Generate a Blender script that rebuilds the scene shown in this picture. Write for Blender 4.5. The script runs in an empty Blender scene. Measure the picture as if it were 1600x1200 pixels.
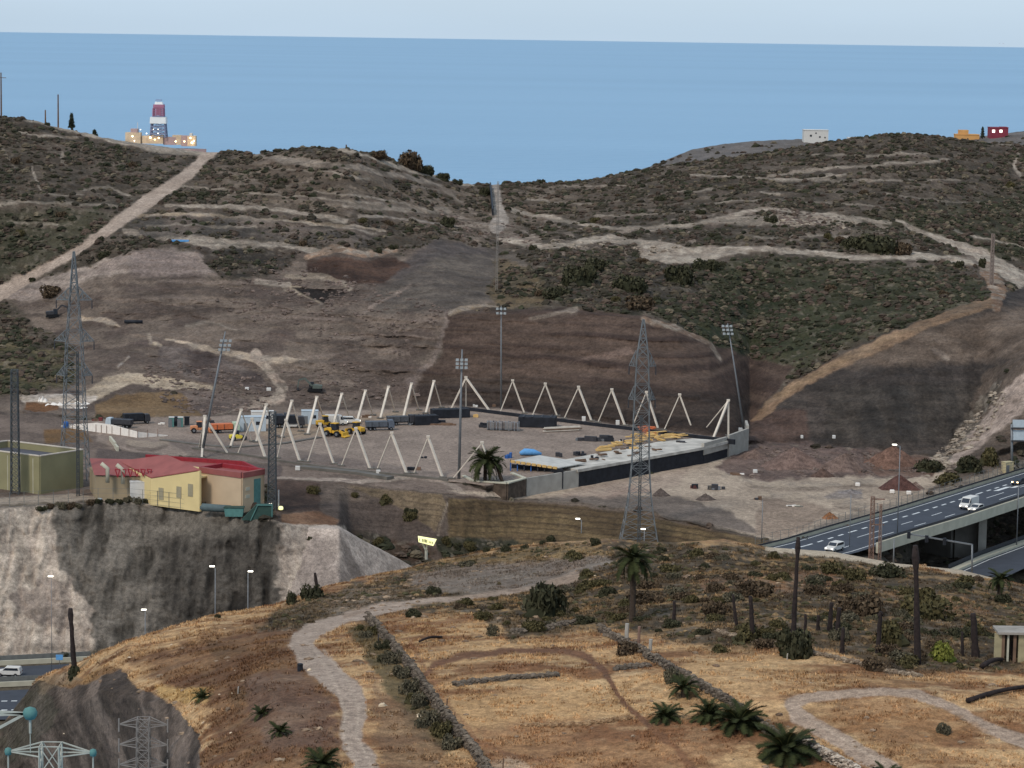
import bpy, bmesh, math, random, time
import numpy as np
from mathutils import Vector, Matrix
T0 = time.time()
random.seed(7); rng = np.random.RandomState(11)
sc = bpy.context.scene
COL = sc.collection
# ------------------------------------------------------------------ camera
F = 4400.0                      # focal length in photo pixels (1600 px wide)
CAMZ = 95.0
SEA_Z = -110.0
pitch = math.atan(551.0/F); roll = 0.0150
fwd = Vector((0, math.cos(pitch), -math.sin(pitch)))
R0 = Vector((1, 0, 0)); U0 = R0.cross(fwd)
right = (R0*math.cos(roll) + U0*math.sin(roll)).normalized()
up = right.cross(fwd).normalized()
cam_d = bpy.data.cameras.new('camera'); cam = bpy.data.objects.new('camera', cam_d); COL.objects.link(cam)
M3 = Matrix((right, up, -fwd)).transposed()
cam.matrix_world = Matrix.Translation((0, 0, CAMZ)) @ M3.to_4x4()
cam_d.sensor_width = 36; cam_d.lens = F/1600*36
cam_d.clip_start = 1; cam_d.clip_end = 300000
sc.camera = cam
# ------------------------------------------------------------------ world, sun, exposure
SUN_EL, SUN_AZ = math.radians(46), math.radians(215)      # azimuth clockwise from +Y
w = bpy.data.worlds.new('World'); sc.world = w; w.use_nodes = True
nt = w.node_tree; nt.nodes.clear()
sky = nt.nodes.new('ShaderNodeTexSky'); sky.sky_type = 'NISHITA'; sky.sun_disc = False
sky.sun_elevation = SUN_EL; sky.sun_rotation = SUN_AZ
sky.air_density = 1.0; sky.dust_density = 1.6; sky.ozone_density = 1.6; sky.altitude = 200
# thin high cloud: evens the sky out towards a pale blue-white
mixc = nt.nodes.new('ShaderNodeMix'); mixc.data_type = 'RGBA'
mixc.inputs[0].default_value = 0.62
mixc.inputs[7].default_value = (5.9, 7.6, 9.5, 1)
tcw = nt.nodes.new('ShaderNodeTexCoord'); mpw = nt.nodes.new('ShaderNodeMapping')
mpw.inputs['Scale'].default_value = (3, 3, 16)
nzw = nt.nodes.new('ShaderNodeTexNoise'); nzw.inputs['Scale'].default_value = 1.2; nzw.inputs['Detail'].default_value = 5
mrw = nt.nodes.new('ShaderNodeMapRange'); mrw.inputs[3].default_value = 0.52; mrw.inputs[4].default_value = 0.74
nt.links.new(tcw.outputs['Generated'], mpw.inputs[0]); nt.links.new(mpw.outputs[0], nzw.inputs[0])
nt.links.new(nzw.outputs[0], mrw.inputs[0]); nt.links.new(mrw.outputs[0], mixc.inputs[0])
bg = nt.nodes.new('ShaderNodeBackground'); bg.inputs[1].default_value = 0.082
wo = nt.nodes.new('ShaderNodeOutputWorld')
nt.links.new(sky.outputs[0], mixc.inputs[6]); nt.links.new(mixc.outputs[2], bg.inputs[0]); nt.links.new(bg.outputs[0], wo.inputs[0])
sun_d = bpy.data.lights.new('sun', 'SUN'); sun_d.energy = 1.35; sun_d.angle = math.radians(10); sun_d.color = (1, .95, .88)
sun = bpy.data.objects.new('sun', sun_d); COL.objects.link(sun)
sdir = Vector((math.sin(SUN_AZ)*math.cos(SUN_EL), math.cos(SUN_AZ)*math.cos(SUN_EL), math.sin(SUN_EL)))
sun.rotation_euler = sdir.to_track_quat('Z', 'Y').to_euler()
sc.view_settings.view_transform = 'Standard'; sc.view_settings.look = 'None'
sc.view_settings.exposure = 0.50; sc.view_settings.gamma = 1.0; sc.view_settings.use_curve_mapping = False

# ------------------------------------------------------------------ helpers: picture point -> place
cr, cu, cf = np.array(right), np.array(up), np.array(fwd)
def rays(px, py):
    px = np.asarray(px, float); py = np.asarray(py, float)
    return cf + (px[..., None]-800)/F*cr + (600-py[..., None])/F*cu
def P(px, py, d):
    r = rays(px, py); d = np.asarray(d, float)
    p = r/r[..., 1:2]*d[..., None]; p[..., 2] += CAMZ
    return p
def dz(px, py, z):               # distance at which the sight line meets height z
    r = rays(px, py); return (np.asarray(z, float)-CAMZ)*r[..., 1]/r[..., 2]
def Pz(px, py, z): return Vector(P(px, py, dz(px, py, z)))
def proj(v):
    q = np.array(v)-np.array([0, 0, CAMZ]); c = q@cf
    return 800+F*(q@cr)/c, 600-F*(q@cu)/c

# ------------------------------------------------------------------ noise
def hash3(ix, iy, iz, s):
    h = (ix*73856093) ^ (iy*19349663) ^ (iz*83492791) ^ (s*2654435761 & 0x7fffffff)
    h = (h ^ (h >> 13))*1274126177 & 0xffffffff
    h = (h ^ (h >> 16))*2246822519 & 0xffffffff
    return ((h ^ (h >> 13)) & 0xffffff)/float(0xffffff)
def vnoise(x, y, z, s=0):
    x = np.asarray(x, float); y = np.asarray(y, float)+x*0; z = np.asarray(z, float)+x*0
    ix, iy, iz = np.floor(x).astype(np.int64), np.floor(y).astype(np.int64), np.floor(z).astype(np.int64)
    fx, fy, fz = x-ix, y-iy, z-iz
    fx = fx*fx*(3-2*fx); fy = fy*fy*(3-2*fy); fz = fz*fz*(3-2*fz)
    r = 0
    for dx in (0, 1):
        for dy in (0, 1):
            for dzz in (0, 1):
                wgt = (fx if dx else 1-fx)*(fy if dy else 1-fy)*(fz if dzz else 1-fz)
                r = r+wgt*hash3(ix+dx, iy+dy, iz+dzz, s)
    return r*2-1
def fbm(x, y, z, s=0, o=4):
    r = 0; a = 1; t = 0
    for k in range(o):
        r = r+a*vnoise(x*2**k+k*17.3, y*2**k+k*5.1, z*2**k, s+k*7); t += a; a *= .55
    return r/t*1.35
def sm(a, b, x): 
    t = np.clip((x-a)/(b-a), 0, 1); return t*t*(3-2*t)
def lin(c):
    c = np.asarray(c, float)/255.0
    return np.where(c <= .04045, c/12.92, ((c+.055)/1.055)**2.4)
GAIN = 1.0
WB = np.array([1.10, 1.0, .91])
def alb(c, g=None): return np.clip(lin(c)*(g or GAIN)*WB, 0.004, .82)

# ------------------------------------------------------------------ materials
def newmat(name):
    m = bpy.data.materials.new(name); m.use_nodes = True
    return m, m.node_tree, m.node_tree.nodes['Principled BSDF']
def mat(name, c, rough=.75, metal=0, var=.12, scale=1.5, spec=.25, emit=None, es=1, srgb=True):
    m, t, b = newmat(name)
    c = np.clip(lin(c)*.95*np.array([1.05,1.0,.95]), .004, .82) if srgb else np.array(c)
    n = t.nodes.new('ShaderNodeTexNoise'); n.inputs['Scale'].default_value = scale; n.inputs['Detail'].default_value = 4
    tc = t.nodes.new('ShaderNodeTexCoord'); t.links.new(tc.outputs['Object'], n.inputs[0])
    r = t.nodes.new('ShaderNodeMapRange'); r.inputs[3].default_value = 1-var; r.inputs[4].default_value = 1+var
    r.inputs[1].default_value = .3; r.inputs[2].default_value = .7
    t.links.new(n.outputs[0], r.inputs[0])
    mx = t.nodes.new('ShaderNodeVectorMath'); mx.operation = 'SCALE'; mx.inputs[0].default_value = tuple(c)
    t.links.new(r.outputs[0], mx.inputs['Scale']); t.links.new(mx.outputs[0], b.inputs['Base Color'])
    b.inputs['Roughness'].default_value = rough; b.inputs['Metallic'].default_value = metal
    b.inputs['Specular IOR Level'].default_value = spec
    if emit is not None:
        b.inputs['Emission Color'].default_value = tuple(lin(emit))+(1,); b.inputs['Emission Strength'].default_value = es
    return m
def vcol_mat(name, rough=.95, fine=.35, scales=((1.2, .5), (5.0, .5)), bump=.6, bscale=2.5, sheen=0):
    m, t, b = newmat(name)
    a = t.nodes.new('ShaderNodeVertexColor'); a.layer_name = 'Col'
    tc = t.nodes.new('ShaderNodeTexCoord'); acc = None
    for s_, wt in scales:
        n = t.nodes.new('ShaderNodeTexNoise'); n.inputs['Scale'].default_value = s_; n.inputs['Detail'].default_value = 6
        n.inputs['Roughness'].default_value = .65
        t.links.new(tc.outputs['Object'], n.inputs[0])
        r = t.nodes.new('ShaderNodeMapRange'); r.inputs[1].default_value = .32; r.inputs[2].default_value = .68
        r.inputs[3].default_value = 1-fine*wt*2; r.inputs[4].default_value = 1+fine*wt*2
        t.links.new(n.outputs[0], r.inputs[0])
        if acc is None: acc = r.outputs[0]
        else:
            mm = t.nodes.new('ShaderNodeMath'); mm.operation = 'MULTIPLY'
            t.links.new(acc, mm.inputs[0]); t.links.new(r.outputs[0], mm.inputs[1]); acc = mm.outputs[0]
    v = t.nodes.new('ShaderNodeVectorMath'); v.operation = 'SCALE'
    t.links.new(a.outputs[0], v.inputs[0]); t.links.new(acc, v.inputs['Scale']); t.links.new(v.outputs[0], b.inputs['Base Color'])
    b.inputs['Roughness'].default_value = rough; b.inputs['Specular IOR Level'].default_value = .1
    if bump:
        n = t.nodes.new('ShaderNodeTexNoise'); n.inputs['Scale'].default_value = bscale; n.inputs['Detail'].default_value = 8
        n.inputs['Roughness'].default_value = .7
        t.links.new(tc.outputs['Object'], n.inputs[0])
        bp = t.nodes.new('ShaderNodeBump'); bp.inputs['Strength'].default_value = bump; bp.inputs['Distance'].default_value = .5
        t.links.new(n.outputs[0], bp.inputs['Height']); t.links.new(bp.outputs[0], b.inputs['Normal'])
    return m
M_ground = vcol_mat('ground_earth')
M_leaf = vcol_mat('foliage', rough=.9, fine=.3, scales=((3, .5),), bump=0)

def mesh_np(name, V, Fc, mat_, cols=None, smooth=True, parent=None, tris=False):
    me = bpy.data.meshes.new(name); k = Fc.shape[1]
    me.vertices.add(len(V)); me.vertices.foreach_set('co', np.ascontiguousarray(V, np.float32).ravel())
    me.loops.add(Fc.size); me.loops.foreach_set('vertex_index', np.ascontiguousarray(Fc, np.int32).ravel())
    me.polygons.add(len(Fc)); me.polygons.foreach_set('loop_start', np.arange(0, Fc.size, k, dtype=np.int32))
    me.polygons.foreach_set('use_smooth', np.full(len(Fc), smooth))
    if cols is not None:
        a = me.color_attributes.new('Col', 'FLOAT_COLOR', 'POINT')
        c4 = np.ones((len(V), 4), np.float32); c4[:, :3] = cols; a.data.foreach_set('color', c4.ravel())
    me.materials.append(mat_); me.update(calc_edges=True)
    o = bpy.data.objects.new(name, me); COL.objects.link(o)
    if parent: o.parent = parent
    return o
def tag(o, label=None, cat=None, group=None, kind=None):
    if label: o['label'] = label
    if cat: o['category'] = cat
    if group: o['group'] = group
    if kind: o['kind'] = kind
    return o

# ------------------------------------------------------------------ terrain sheets
XS = np.concatenate([np.arange(-620, -60, 20.), np.arange(-60, 1661, 2.2), np.arange(1680, 2221, 20.)])
class Sheet:
    def __init__(s, name, curves, rowpx=2.2, smooth=3, xs=XS):
        # a curve: dict(y=[(x,y)..], d=[(x,d)..] or z=[(x,z)..], n=rows after it)
        s.name = name; Y = []; I = []
        for c in curves:
            ys = np.interp(xs, *zip(*c['y']))
            if 'd' in c: d = np.interp(xs, *zip(*c['d']))
            else: d = dz(xs, ys, np.interp(xs, *zip(*c['z'])))
            Y.append(ys); I.append(1.0/d)
        py = []; iv = []
        for k in range(len(curves)-1):
            n = curves[k].get('n') or max(3, int(np.abs(Y[k+1]-Y[k]).max()/rowpx))
            for j in range(n):
                t = j/n; py.append(Y[k]*(1-t)+Y[k+1]*t); iv.append(I[k]*(1-t)+I[k+1]*t)
        py.append(Y[-1]); iv.append(I[-1]); py = np.array(py); iv = np.array(iv)
        for _ in range(smooth):
            a = iv.copy(); a[1:-1] = (iv[:-2]+2*iv[1:-1]+iv[2:])/4; iv = a
            a = iv.copy(); a[:, 1:-1] = (iv[:, :-2]+2*iv[:, 1:-1]+iv[:, 2:])/4; iv = a
        s.px = np.tile(xs, (py.shape[0], 1)); s.py = py; s.d = 1/iv
        s.W = P(s.px, s.py, s.d); s.shape = py.shape
        s.col = np.zeros(s.shape+(3,)); s.cls = np.zeros(s.shape, int)
        s.scrub = np.zeros(s.shape); s.green = np.zeros(s.shape); s.amp = np.full(s.shape, .5); s.extra = np.zeros(s.shape); s.calm = np.zeros(s.shape)
        X, Yw, Z = s.W[..., 0], s.W[..., 1], s.W[..., 2]
        s.n1 = fbm(X/9, Yw/9, Z/5, 1); s.n2 = fbm(X/28, Yw/28, Z/14, 5, 3); s.n3 = fbm(X/2.5, Yw/3.5, Z/2, 9, 3)
        s.strata = fbm(X/30, Yw/60, Z/1.1, 21, 4)
        s.wx = fbm(s.px/16, s.py/10, 0*s.px, 31, 3); s.wy = fbm(s.px/16, s.py/10, 0*s.px+9, 37, 3)
    def mask(s, poly, soft=4, warp=5, inner=True):
        poly = np.array(poly, float); x0, y0 = poly.min(0)-soft-warp*2; x1, y1 = poly.max(0)+soft+warp*2
        sel = (s.px > x0) & (s.px < x1) & (s.py > y0) & (s.py < y1)
        m = np.zeros(s.shape)
        x = s.px[sel]+warp*s.wx[sel]; y = s.py[sel]+.6*warp*s.wy[sel]
        ins = np.zeros(x.shape, bool); dist = np.full(x.shape, 1e9)
        for i in range(len(poly)):
            (ax, ay), (bx, by) = poly[i], poly[(i+1) % len(poly)]
            if ay != by:
                c = ((ay > y) != (by > y)) & (x < (bx-ax)*(y-ay)/(by-ay)+ax); ins ^= c
            L = (bx-ax)**2+(by-ay)**2+1e-9; t = np.clip(((x-ax)*(bx-ax)+(y-ay)*(by-ay))/L, 0, 1)
            dist = np.minimum(dist, np.hypot(x-ax-t*(bx-ax), y-ay-t*(by-ay)))
        sd = np.where(ins, dist, -dist); m[sel] = sm(-soft/2, soft/2, sd)
        return m
    def stroke(s, pts, w, soft=2, warp=2):
        # pts (x,y) ; w width px (number or list)
        pts = np.array(pts, float); ws = np.full(len(pts), float(w)) if np.isscalar(w) else np.array(w, float)
        mw = ws.max()/2+soft+warp*2; x0, y0 = pts.min(0)-mw; x1, y1 = pts.max(0)+mw
        sel = (s.px > x0) & (s.px < x1) & (s.py > y0) & (s.py < y1); m = np.zeros(s.shape)
        x = s.px[sel]+warp*s.wx[sel]; y = s.py[sel]+.6*warp*s.wy[sel]; best = np.full(x.shape, -1e9)
        for i in range(len(pts)-1):
            (ax, ay), (bx, by) = pts[i], pts[i+1]
            L = (bx-ax)**2+(by-ay)**2+1e-9; t = np.clip(((x-ax)*(bx-ax)+(y-ay)*(by-ay))/L, 0, 1)
            dd = np.hypot(x-ax-t*(bx-ax), y-ay-t*(by-ay)); best = np.maximum(best, (ws[i]*(1-t)+ws[i+1]*t)/2-dd)
        m[sel] = sm(-soft/2, soft/2, best); return m
    def paint(s, m, c, c2=None, cls=None, scrub=None, green=None, amp=None, nz=None, k=1.0, th=.5):
        m = m*k; c = alb(c)
        if c2 is not None:
            t = sm(-.35, .35, s.n1 if nz is None else nz)[..., None]; c = c*(1-t)+alb(c2)*t
        s.col = s.col*(1-m[..., None])+c*m[..., None]
        if cls is not None: s.cls[m > th] = cls
        if scrub is not None: s.scrub = s.scrub*(1-m)+scrub*m
        if green is not None: s.green = s.green*(1-m)+green*m
        if amp is not None: s.amp = s.amp*(1-m)+amp*m
    def finish(s, names, ymult=1.6, var=.16):
        X, Yw, Z = s.W[..., 0], s.W[..., 1], s.W[..., 2]
        h = (.6*s.n1+.5*fbm(X/3, Yw/3, Z/3, 77, 3))
        ed = np.ones(s.shape); 
        s.W0 = s.W.copy()
        s.W[..., 2] += h*s.amp*.55
        s.W[..., 1] += (s.n2*1.2+s.n3*.45)*s.amp*ymult+s.extra
        s.W[..., 0] += s.n3[..., ::-1]*s.amp*.15
        fx = fbm(X/1.3, Yw/2.2, Z/1.2, 81, 3); fs = fbm(X/11, Yw/4, Z/1.3, 83, 4); sg = np.clip(s.scrub,0,1)
        dk = sm(.0,.5, fx*.8+s.n3*.5)*np.clip(sg*1.1,0,.85)
        s.col = s.col*(1-dk[...,None])+(alb((54,54,44))*s.green[...,None]+alb((62,54,48))*(1-s.green[...,None]))*dk[...,None]
        lt = sm(.25,.7, -fx+.3*s.n1)*np.clip(sg,0,.6)
        s.col = s.col*(1-lt[...,None])+alb((114,107,97))*lt[...,None]
        s.col *= np.clip(1+(.42*fs*(1-.6*np.clip(sg,0,1))+.22*fx)*np.clip(s.amp,0,1)*(1-s.calm), .4, 1.8)[...,None]
        var = var*(1-.75*s.calm)
        s.col *= np.clip(1+var*(s.n3*.9+s.n1*.6+s.n2*.4), .35, 1.8)[..., None]
        R, C = s.shape; idx = np.arange(R*C).reshape(R, C)
        q = np.stack([idx[:-1, :-1], idx[1:, :-1], idx[1:, 1:], idx[:-1, 1:]], -1).reshape(-1, 4)
        fc = s.cls[:-1, :-1].ravel(); V = s.W.reshape(-1, 3); CC = s.col.reshape(-1, 3)
        for c, nm in names.items():
            f = q[fc == c]
            if len(f) == 0: continue
            u, inv = np.unique(f, return_inverse=True)
            o = mesh_np(nm, V[u], inv.reshape(f.shape), M_ground, CC[u]); tag(o, kind='structure')
    def at(s, px, py):               # real ground point seen at a picture point
        j = int(np.abs(s.px[0]-px).argmin()); colp = s.py[:, j]
        # nearest visible row: take the closest one to the camera with matching py
        e = np.abs(colp-py); ok = np.where(e < e.min()+1.5)[0]; i = ok[np.argmin(s.d[ok, j])]
        w_ = s.W[i, j].copy()
        r = rays(px, py)
        w_[0] = r[0]/r[1]*w_[1]
        return Vector(w_), s.d[i, j]
# ================================================================== THE LAND
XL, XR = -620, 2220
SKY = [(XL,150),(0,183),(60,190),(110,203),(150,213),(200,225),(250,232),(310,238),(345,238),(400,241),(440,236),(490,232),(540,232),(590,243),(630,258),(680,275),(720,287),(760,290),(800,288),(860,288),(900,285),(960,275),(1030,262),(1100,252),(1200,239),(1290,223),(1380,211),(1450,212),(1500,221),(1600,228),(XR,240)]
C = [
 dict(y=[(XL,160),(0,193),(760,300),(1400,221),(XR,250)], z=[(XL,-112),(XR,-112)], n=8),
 dict(y=[(a,b+3) for a,b in SKY], d=[(XL,1120),(0,1080),(340,1060),(540,1020),(760,1120),(900,1120),(1200,1150),(1450,1150),(XR,1150)], n=4),
 dict(y=SKY, d=[(XL,990),(0,985),(340,965),(540,935),(760,1000),(900,1010),(1200,1030),(1450,1030),(XR,1050)]),
 dict(y=[(XL,280),(0,310),(200,320),(345,322),(550,335),(700,350),(780,345),(830,360),(960,350),(1200,328),(1330,340),(1450,370),(1540,400),(1600,420),(XR,500)],
      d=[(XL,880),(0,880),(340,875),(550,865),(780,900),(1000,900),(1300,900),(1600,850),(XR,800)]),
 dict(y=[(XL,430),(0,455),(100,430),(200,395),(300,395),(450,402),(600,398),(680,375),(780,400),(870,385),(1000,402),(1200,390),(1380,400),(1500,412),(1560,425),(1600,440),(XR,540)],
      d=[(XL,830),(0,830),(340,822),(550,820),(680,850),(780,850),(1000,835),(1300,835),(1600,815),(XR,790)]),
 dict(y=[(XL,500),(0,520),(100,520),(200,500),(340,500),(450,495),(560,490),(690,490),(800,490),(900,488),(1000,498),(1060,515),(1110,545),(1150,600),(1172,655),(1200,628),(1240,600),(1300,570),(1400,521),(1500,490),(1550,475),(1600,482),(XR,560)],
      d=[(XL,790),(0,790),(340,772),(560,765),(690,752),(800,748),(900,745),(1000,735),(1110,725),(1172,708),(1240,715),(1400,722),(1550,735),(XR,750)]),
 dict(y=[(XL,640),(0,640),(150,640),(300,632),(450,632),(600,628),(690,632),(800,638),(900,652),(1000,667),(1100,680),(1160,690),(1200,690),(1300,694),(1400,705),(1478,702),(1530,640),(1570,590),(1600,570),(1700,540),(XR,580)],
      z=[(XL,0),(1100,0),(1150,-1.2),(1200,-3.3),(1478,-2.8),(1530,4),(1570,13),(1600,17),(1700,21),(XR,25)]),
 dict(y=[(XL,690),(0,700),(200,705),(310,712),(440,724),(560,737),(697,750),(760,757),(822,747),(905,733),(1000,715),(1140,688),(1165,695),(1200,700),(1300,708),(1400,725),(1480,730),(1540,715),(1600,690),(XR,640)],
      z=[(XL,0),(1140,0),(1165,-3),(1200,-3.7),(1480,-3),(1540,-1),(1600,2),(XR,8)]),
 dict(y=[(XL,692),(0,702),(200,707),(310,714),(440,726),(560,739),(697,752),(760,764),(822,768),(905,757),(1000,739),(1140,703),(1165,705),(1200,715),(1300,725),(1400,740),(1480,745),(1540,722),(1600,700),(XR,650)],
      z=[(XL,0),(440,0),(697,0),(760,-1),(822,-3.6),(1140,-3.6),(1165,-3.8),(1480,-3.4),(1540,-2),(1600,0),(XR,5)]),
 dict(y=[(XL,740),(0,742),(200,744),(300,746),(440,748),(560,757),(690,773),(740,785),(820,783),(900,784),(1000,797),(1100,817),(1180,838),(1240,846),(1300,823),(1400,795),(1500,763),(1560,746),(1600,734),(XR,580)],
      z=[(XL,0),(440,0),(560,-.5),(690,-1),(740,-2.9),(820,-3.9),(1180,-4),(1240,-3.8),(XR,-3.5)]),
 dict(y=[(XL,802),(0,797),(50,790),(240,787),(330,800),(400,812),(430,819),(530,824),(545,850),(600,872),(700,880),(800,870),(900,862),(1000,862),(1100,867),(1200,880),(1370,880),(1400,878),(1430,862),(1500,852),(1600,825),(XR,670)],
      z=[(XL,0),(430,0),(530,-2.5),(545,-8),(600,-11),(700,-12),(800,-12),(900,-10),(1100,-8),(1200,-4.6),(1370,-4.8),(1400,-8),(1430,-13.5),(1600,-13.8),(XR,-14)]),
 dict(y=[(XL,1040),(0,1033),(430,1038),(700,1030),(1370,960),(1430,930),(1600,930),(XR,900)], z=[(XL,-24),(430,-24),(700,-20),(1200,-16),(XR,-15.5)]),
 dict(y=[(XL,1130),(0,1122),(300,1120),(900,1050),(1600,1000),(XR,960)], z=[(XL,-24.2),(700,-24),(XR,-18)]),
 dict(y=[(XL,1330),(XR,1290)], z=[(XL,-25),(XR,-25)], n=8),
]
hill = Sheet('hill', C)
h = hill
one = np.ones(h.shape)
SCR = (66,61,54); SCR2 = (86,78,70)
h.paint(one, SCR, SCR2, cls=0, scrub=.75, green=.2, amp=1.7)
h.paint(h.mask([(380,240),(560,240),(760,300),(820,290),(1000,300),(900,340),(760,370),(560,340),(260,325)], 30, 20), (84,75,66), (104,94,84), scrub=.6, green=.15)
# greener scrub belts
h.paint(h.mask([(-650,320),(150,325),(180,345),(100,400),(0,440),(-650,470)], 30, 20), (52,53,42), (68,66,54), green=.75, scrub=1.05)
h.paint(h.mask([(860,400),(1000,420),(1200,400),(1400,410),(1540,440),(1540,470),(1400,510),(1250,575),(1190,600),(1130,540),(1040,490),(900,480),(830,460)], 20, 14), (50,52,38), (66,65,50), green=.9, scrub=1.2)
h.paint(h.mask([(1080,470),(1230,450),(1350,500),(1250,560),(1160,550),(1090,520)], 24, 12), (42,48,34), (58,60,44), green=1, scrub=1.2)
h.paint(h.mask([(850,390),(960,400),(1080,410),(1110,460),(1000,490),(850,470)], 20, 10), (46,44,40), (62,58,52), green=.25, scrub=1.3)
h.paint(h.mask([(1100,380),(1600,300),(1700,420),(1500,390),(1300,350)], 20, 14), (52,52,40), (68,66,52), green=.7, scrub=1.15)
h.paint(h.mask([(-650,520),(30,515),(120,560),(120,600),(40,612),(-650,620)], 14, 10), (72,70,52), (92,84,64), green=.8, scrub=.9)
# ---- paler bare bands and terraces
PAL = (156,148,137); PAL2 = (130,121,111)
BRK = lambda: 1
def band(pts, w, c=PAL, c2=PAL2, k=.9, dark=True, **kw):
    k = min(1, k*1.25)
    wm = float(w if np.isscalar(w) else np.mean(w)); brk_ = (.5+.5*sm(-.35,.1,h.n3*.7+h.n1*.5)) if ('cls' not in kw and wm < 12) else 1
    global BRK
    BRK = lambda: brk_
    if dark and 'cls' not in kw:  # darker rock face below each band, ledge shade painted into its colour
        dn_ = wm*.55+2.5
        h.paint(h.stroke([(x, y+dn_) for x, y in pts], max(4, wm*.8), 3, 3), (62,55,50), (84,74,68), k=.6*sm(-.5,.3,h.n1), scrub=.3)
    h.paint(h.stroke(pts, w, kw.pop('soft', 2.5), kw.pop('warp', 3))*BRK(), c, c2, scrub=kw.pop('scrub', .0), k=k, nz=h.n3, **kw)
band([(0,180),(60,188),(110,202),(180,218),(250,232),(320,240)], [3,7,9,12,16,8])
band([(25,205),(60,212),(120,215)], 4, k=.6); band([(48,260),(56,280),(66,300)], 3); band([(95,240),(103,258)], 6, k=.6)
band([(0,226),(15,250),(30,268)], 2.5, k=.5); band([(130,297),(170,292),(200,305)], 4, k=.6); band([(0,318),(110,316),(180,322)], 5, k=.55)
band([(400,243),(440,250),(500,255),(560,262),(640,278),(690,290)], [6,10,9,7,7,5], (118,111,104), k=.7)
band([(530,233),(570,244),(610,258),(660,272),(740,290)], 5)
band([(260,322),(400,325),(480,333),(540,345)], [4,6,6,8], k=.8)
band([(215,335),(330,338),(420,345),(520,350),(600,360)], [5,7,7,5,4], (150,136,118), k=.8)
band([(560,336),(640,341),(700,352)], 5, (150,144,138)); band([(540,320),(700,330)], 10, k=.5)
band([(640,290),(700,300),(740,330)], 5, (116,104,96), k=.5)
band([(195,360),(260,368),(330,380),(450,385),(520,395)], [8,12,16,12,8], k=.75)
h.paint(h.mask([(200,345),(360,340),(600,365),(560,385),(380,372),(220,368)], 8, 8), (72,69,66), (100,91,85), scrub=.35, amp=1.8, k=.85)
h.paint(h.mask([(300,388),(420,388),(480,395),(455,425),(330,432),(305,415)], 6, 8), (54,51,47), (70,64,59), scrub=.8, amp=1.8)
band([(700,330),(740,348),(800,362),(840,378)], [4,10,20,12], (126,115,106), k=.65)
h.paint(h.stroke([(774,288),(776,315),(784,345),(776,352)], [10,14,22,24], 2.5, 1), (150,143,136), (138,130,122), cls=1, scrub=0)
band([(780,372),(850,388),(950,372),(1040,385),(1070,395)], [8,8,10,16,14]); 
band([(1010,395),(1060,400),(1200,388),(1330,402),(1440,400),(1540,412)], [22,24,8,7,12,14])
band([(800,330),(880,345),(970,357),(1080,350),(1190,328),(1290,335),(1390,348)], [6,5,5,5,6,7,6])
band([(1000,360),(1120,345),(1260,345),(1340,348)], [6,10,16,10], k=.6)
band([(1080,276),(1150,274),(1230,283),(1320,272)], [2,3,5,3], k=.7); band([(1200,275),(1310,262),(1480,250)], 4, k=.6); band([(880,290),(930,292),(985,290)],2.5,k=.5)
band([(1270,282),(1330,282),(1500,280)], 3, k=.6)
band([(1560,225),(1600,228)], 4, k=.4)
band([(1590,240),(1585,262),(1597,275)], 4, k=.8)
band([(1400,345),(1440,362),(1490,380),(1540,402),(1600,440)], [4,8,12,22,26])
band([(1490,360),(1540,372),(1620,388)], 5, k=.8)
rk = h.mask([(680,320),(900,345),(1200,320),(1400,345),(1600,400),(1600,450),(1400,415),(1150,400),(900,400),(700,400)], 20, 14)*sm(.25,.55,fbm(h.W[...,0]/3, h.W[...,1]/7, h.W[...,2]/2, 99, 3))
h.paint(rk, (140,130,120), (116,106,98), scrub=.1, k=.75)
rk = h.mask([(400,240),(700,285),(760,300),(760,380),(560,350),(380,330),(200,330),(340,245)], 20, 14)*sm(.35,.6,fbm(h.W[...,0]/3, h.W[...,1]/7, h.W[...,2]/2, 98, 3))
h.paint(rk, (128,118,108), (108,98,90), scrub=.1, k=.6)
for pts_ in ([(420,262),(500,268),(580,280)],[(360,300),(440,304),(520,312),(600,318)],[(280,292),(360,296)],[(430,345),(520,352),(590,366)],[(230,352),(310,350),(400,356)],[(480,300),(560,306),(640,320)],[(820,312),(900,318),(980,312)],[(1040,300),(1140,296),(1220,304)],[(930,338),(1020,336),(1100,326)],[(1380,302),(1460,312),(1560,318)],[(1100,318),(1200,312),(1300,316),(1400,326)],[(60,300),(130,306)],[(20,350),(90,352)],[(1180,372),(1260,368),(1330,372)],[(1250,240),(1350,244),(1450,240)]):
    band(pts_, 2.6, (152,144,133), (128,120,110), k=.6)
# cut and bare ground round the quarry: one big rubble zone
QU = (104,94,86); QU2 = (80,71,66)
h.paint(h.mask([(20,470),(80,445),(150,425),(280,400),(320,435),(420,435),(470,395),(560,395),(640,395),(700,372),(790,395),(830,420),(800,470),(700,492),(690,560),(640,640),(450,660),(150,650),(-650,690),(-650,600),(40,620),(120,600),(120,540),(60,510)], 10, 10), QU, QU2, cls=2, scrub=.05, amp=1.2)
h.paint(h.mask([(640,420),(690,378),(760,385),(830,400),(770,470),(700,490),(600,485),(560,470)], 12, 8), (92,86,80), (76,71,67), k=.85)
h.paint(h.mask([(600,430),(680,376),(760,385),(765,400),(690,400),(620,440)], 8, 6), (64,60,60), (80,74,72), k=.8)
h.paint(h.mask([(478,405),(520,400),(560,408),(620,400),(640,415),(600,440),(560,443),(500,432),(478,425)], 5, 5), (60,47,41), (74,58,50))
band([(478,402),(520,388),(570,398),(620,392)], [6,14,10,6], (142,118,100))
band([(450,432),(500,430),(548,445)], [8,12,6], (146,134,118)); band([(450,450),(480,458),(500,470)], [12,12,8], (136,124,108)); band([(500,474),(550,450)], 5, (120,112,104))
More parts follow.
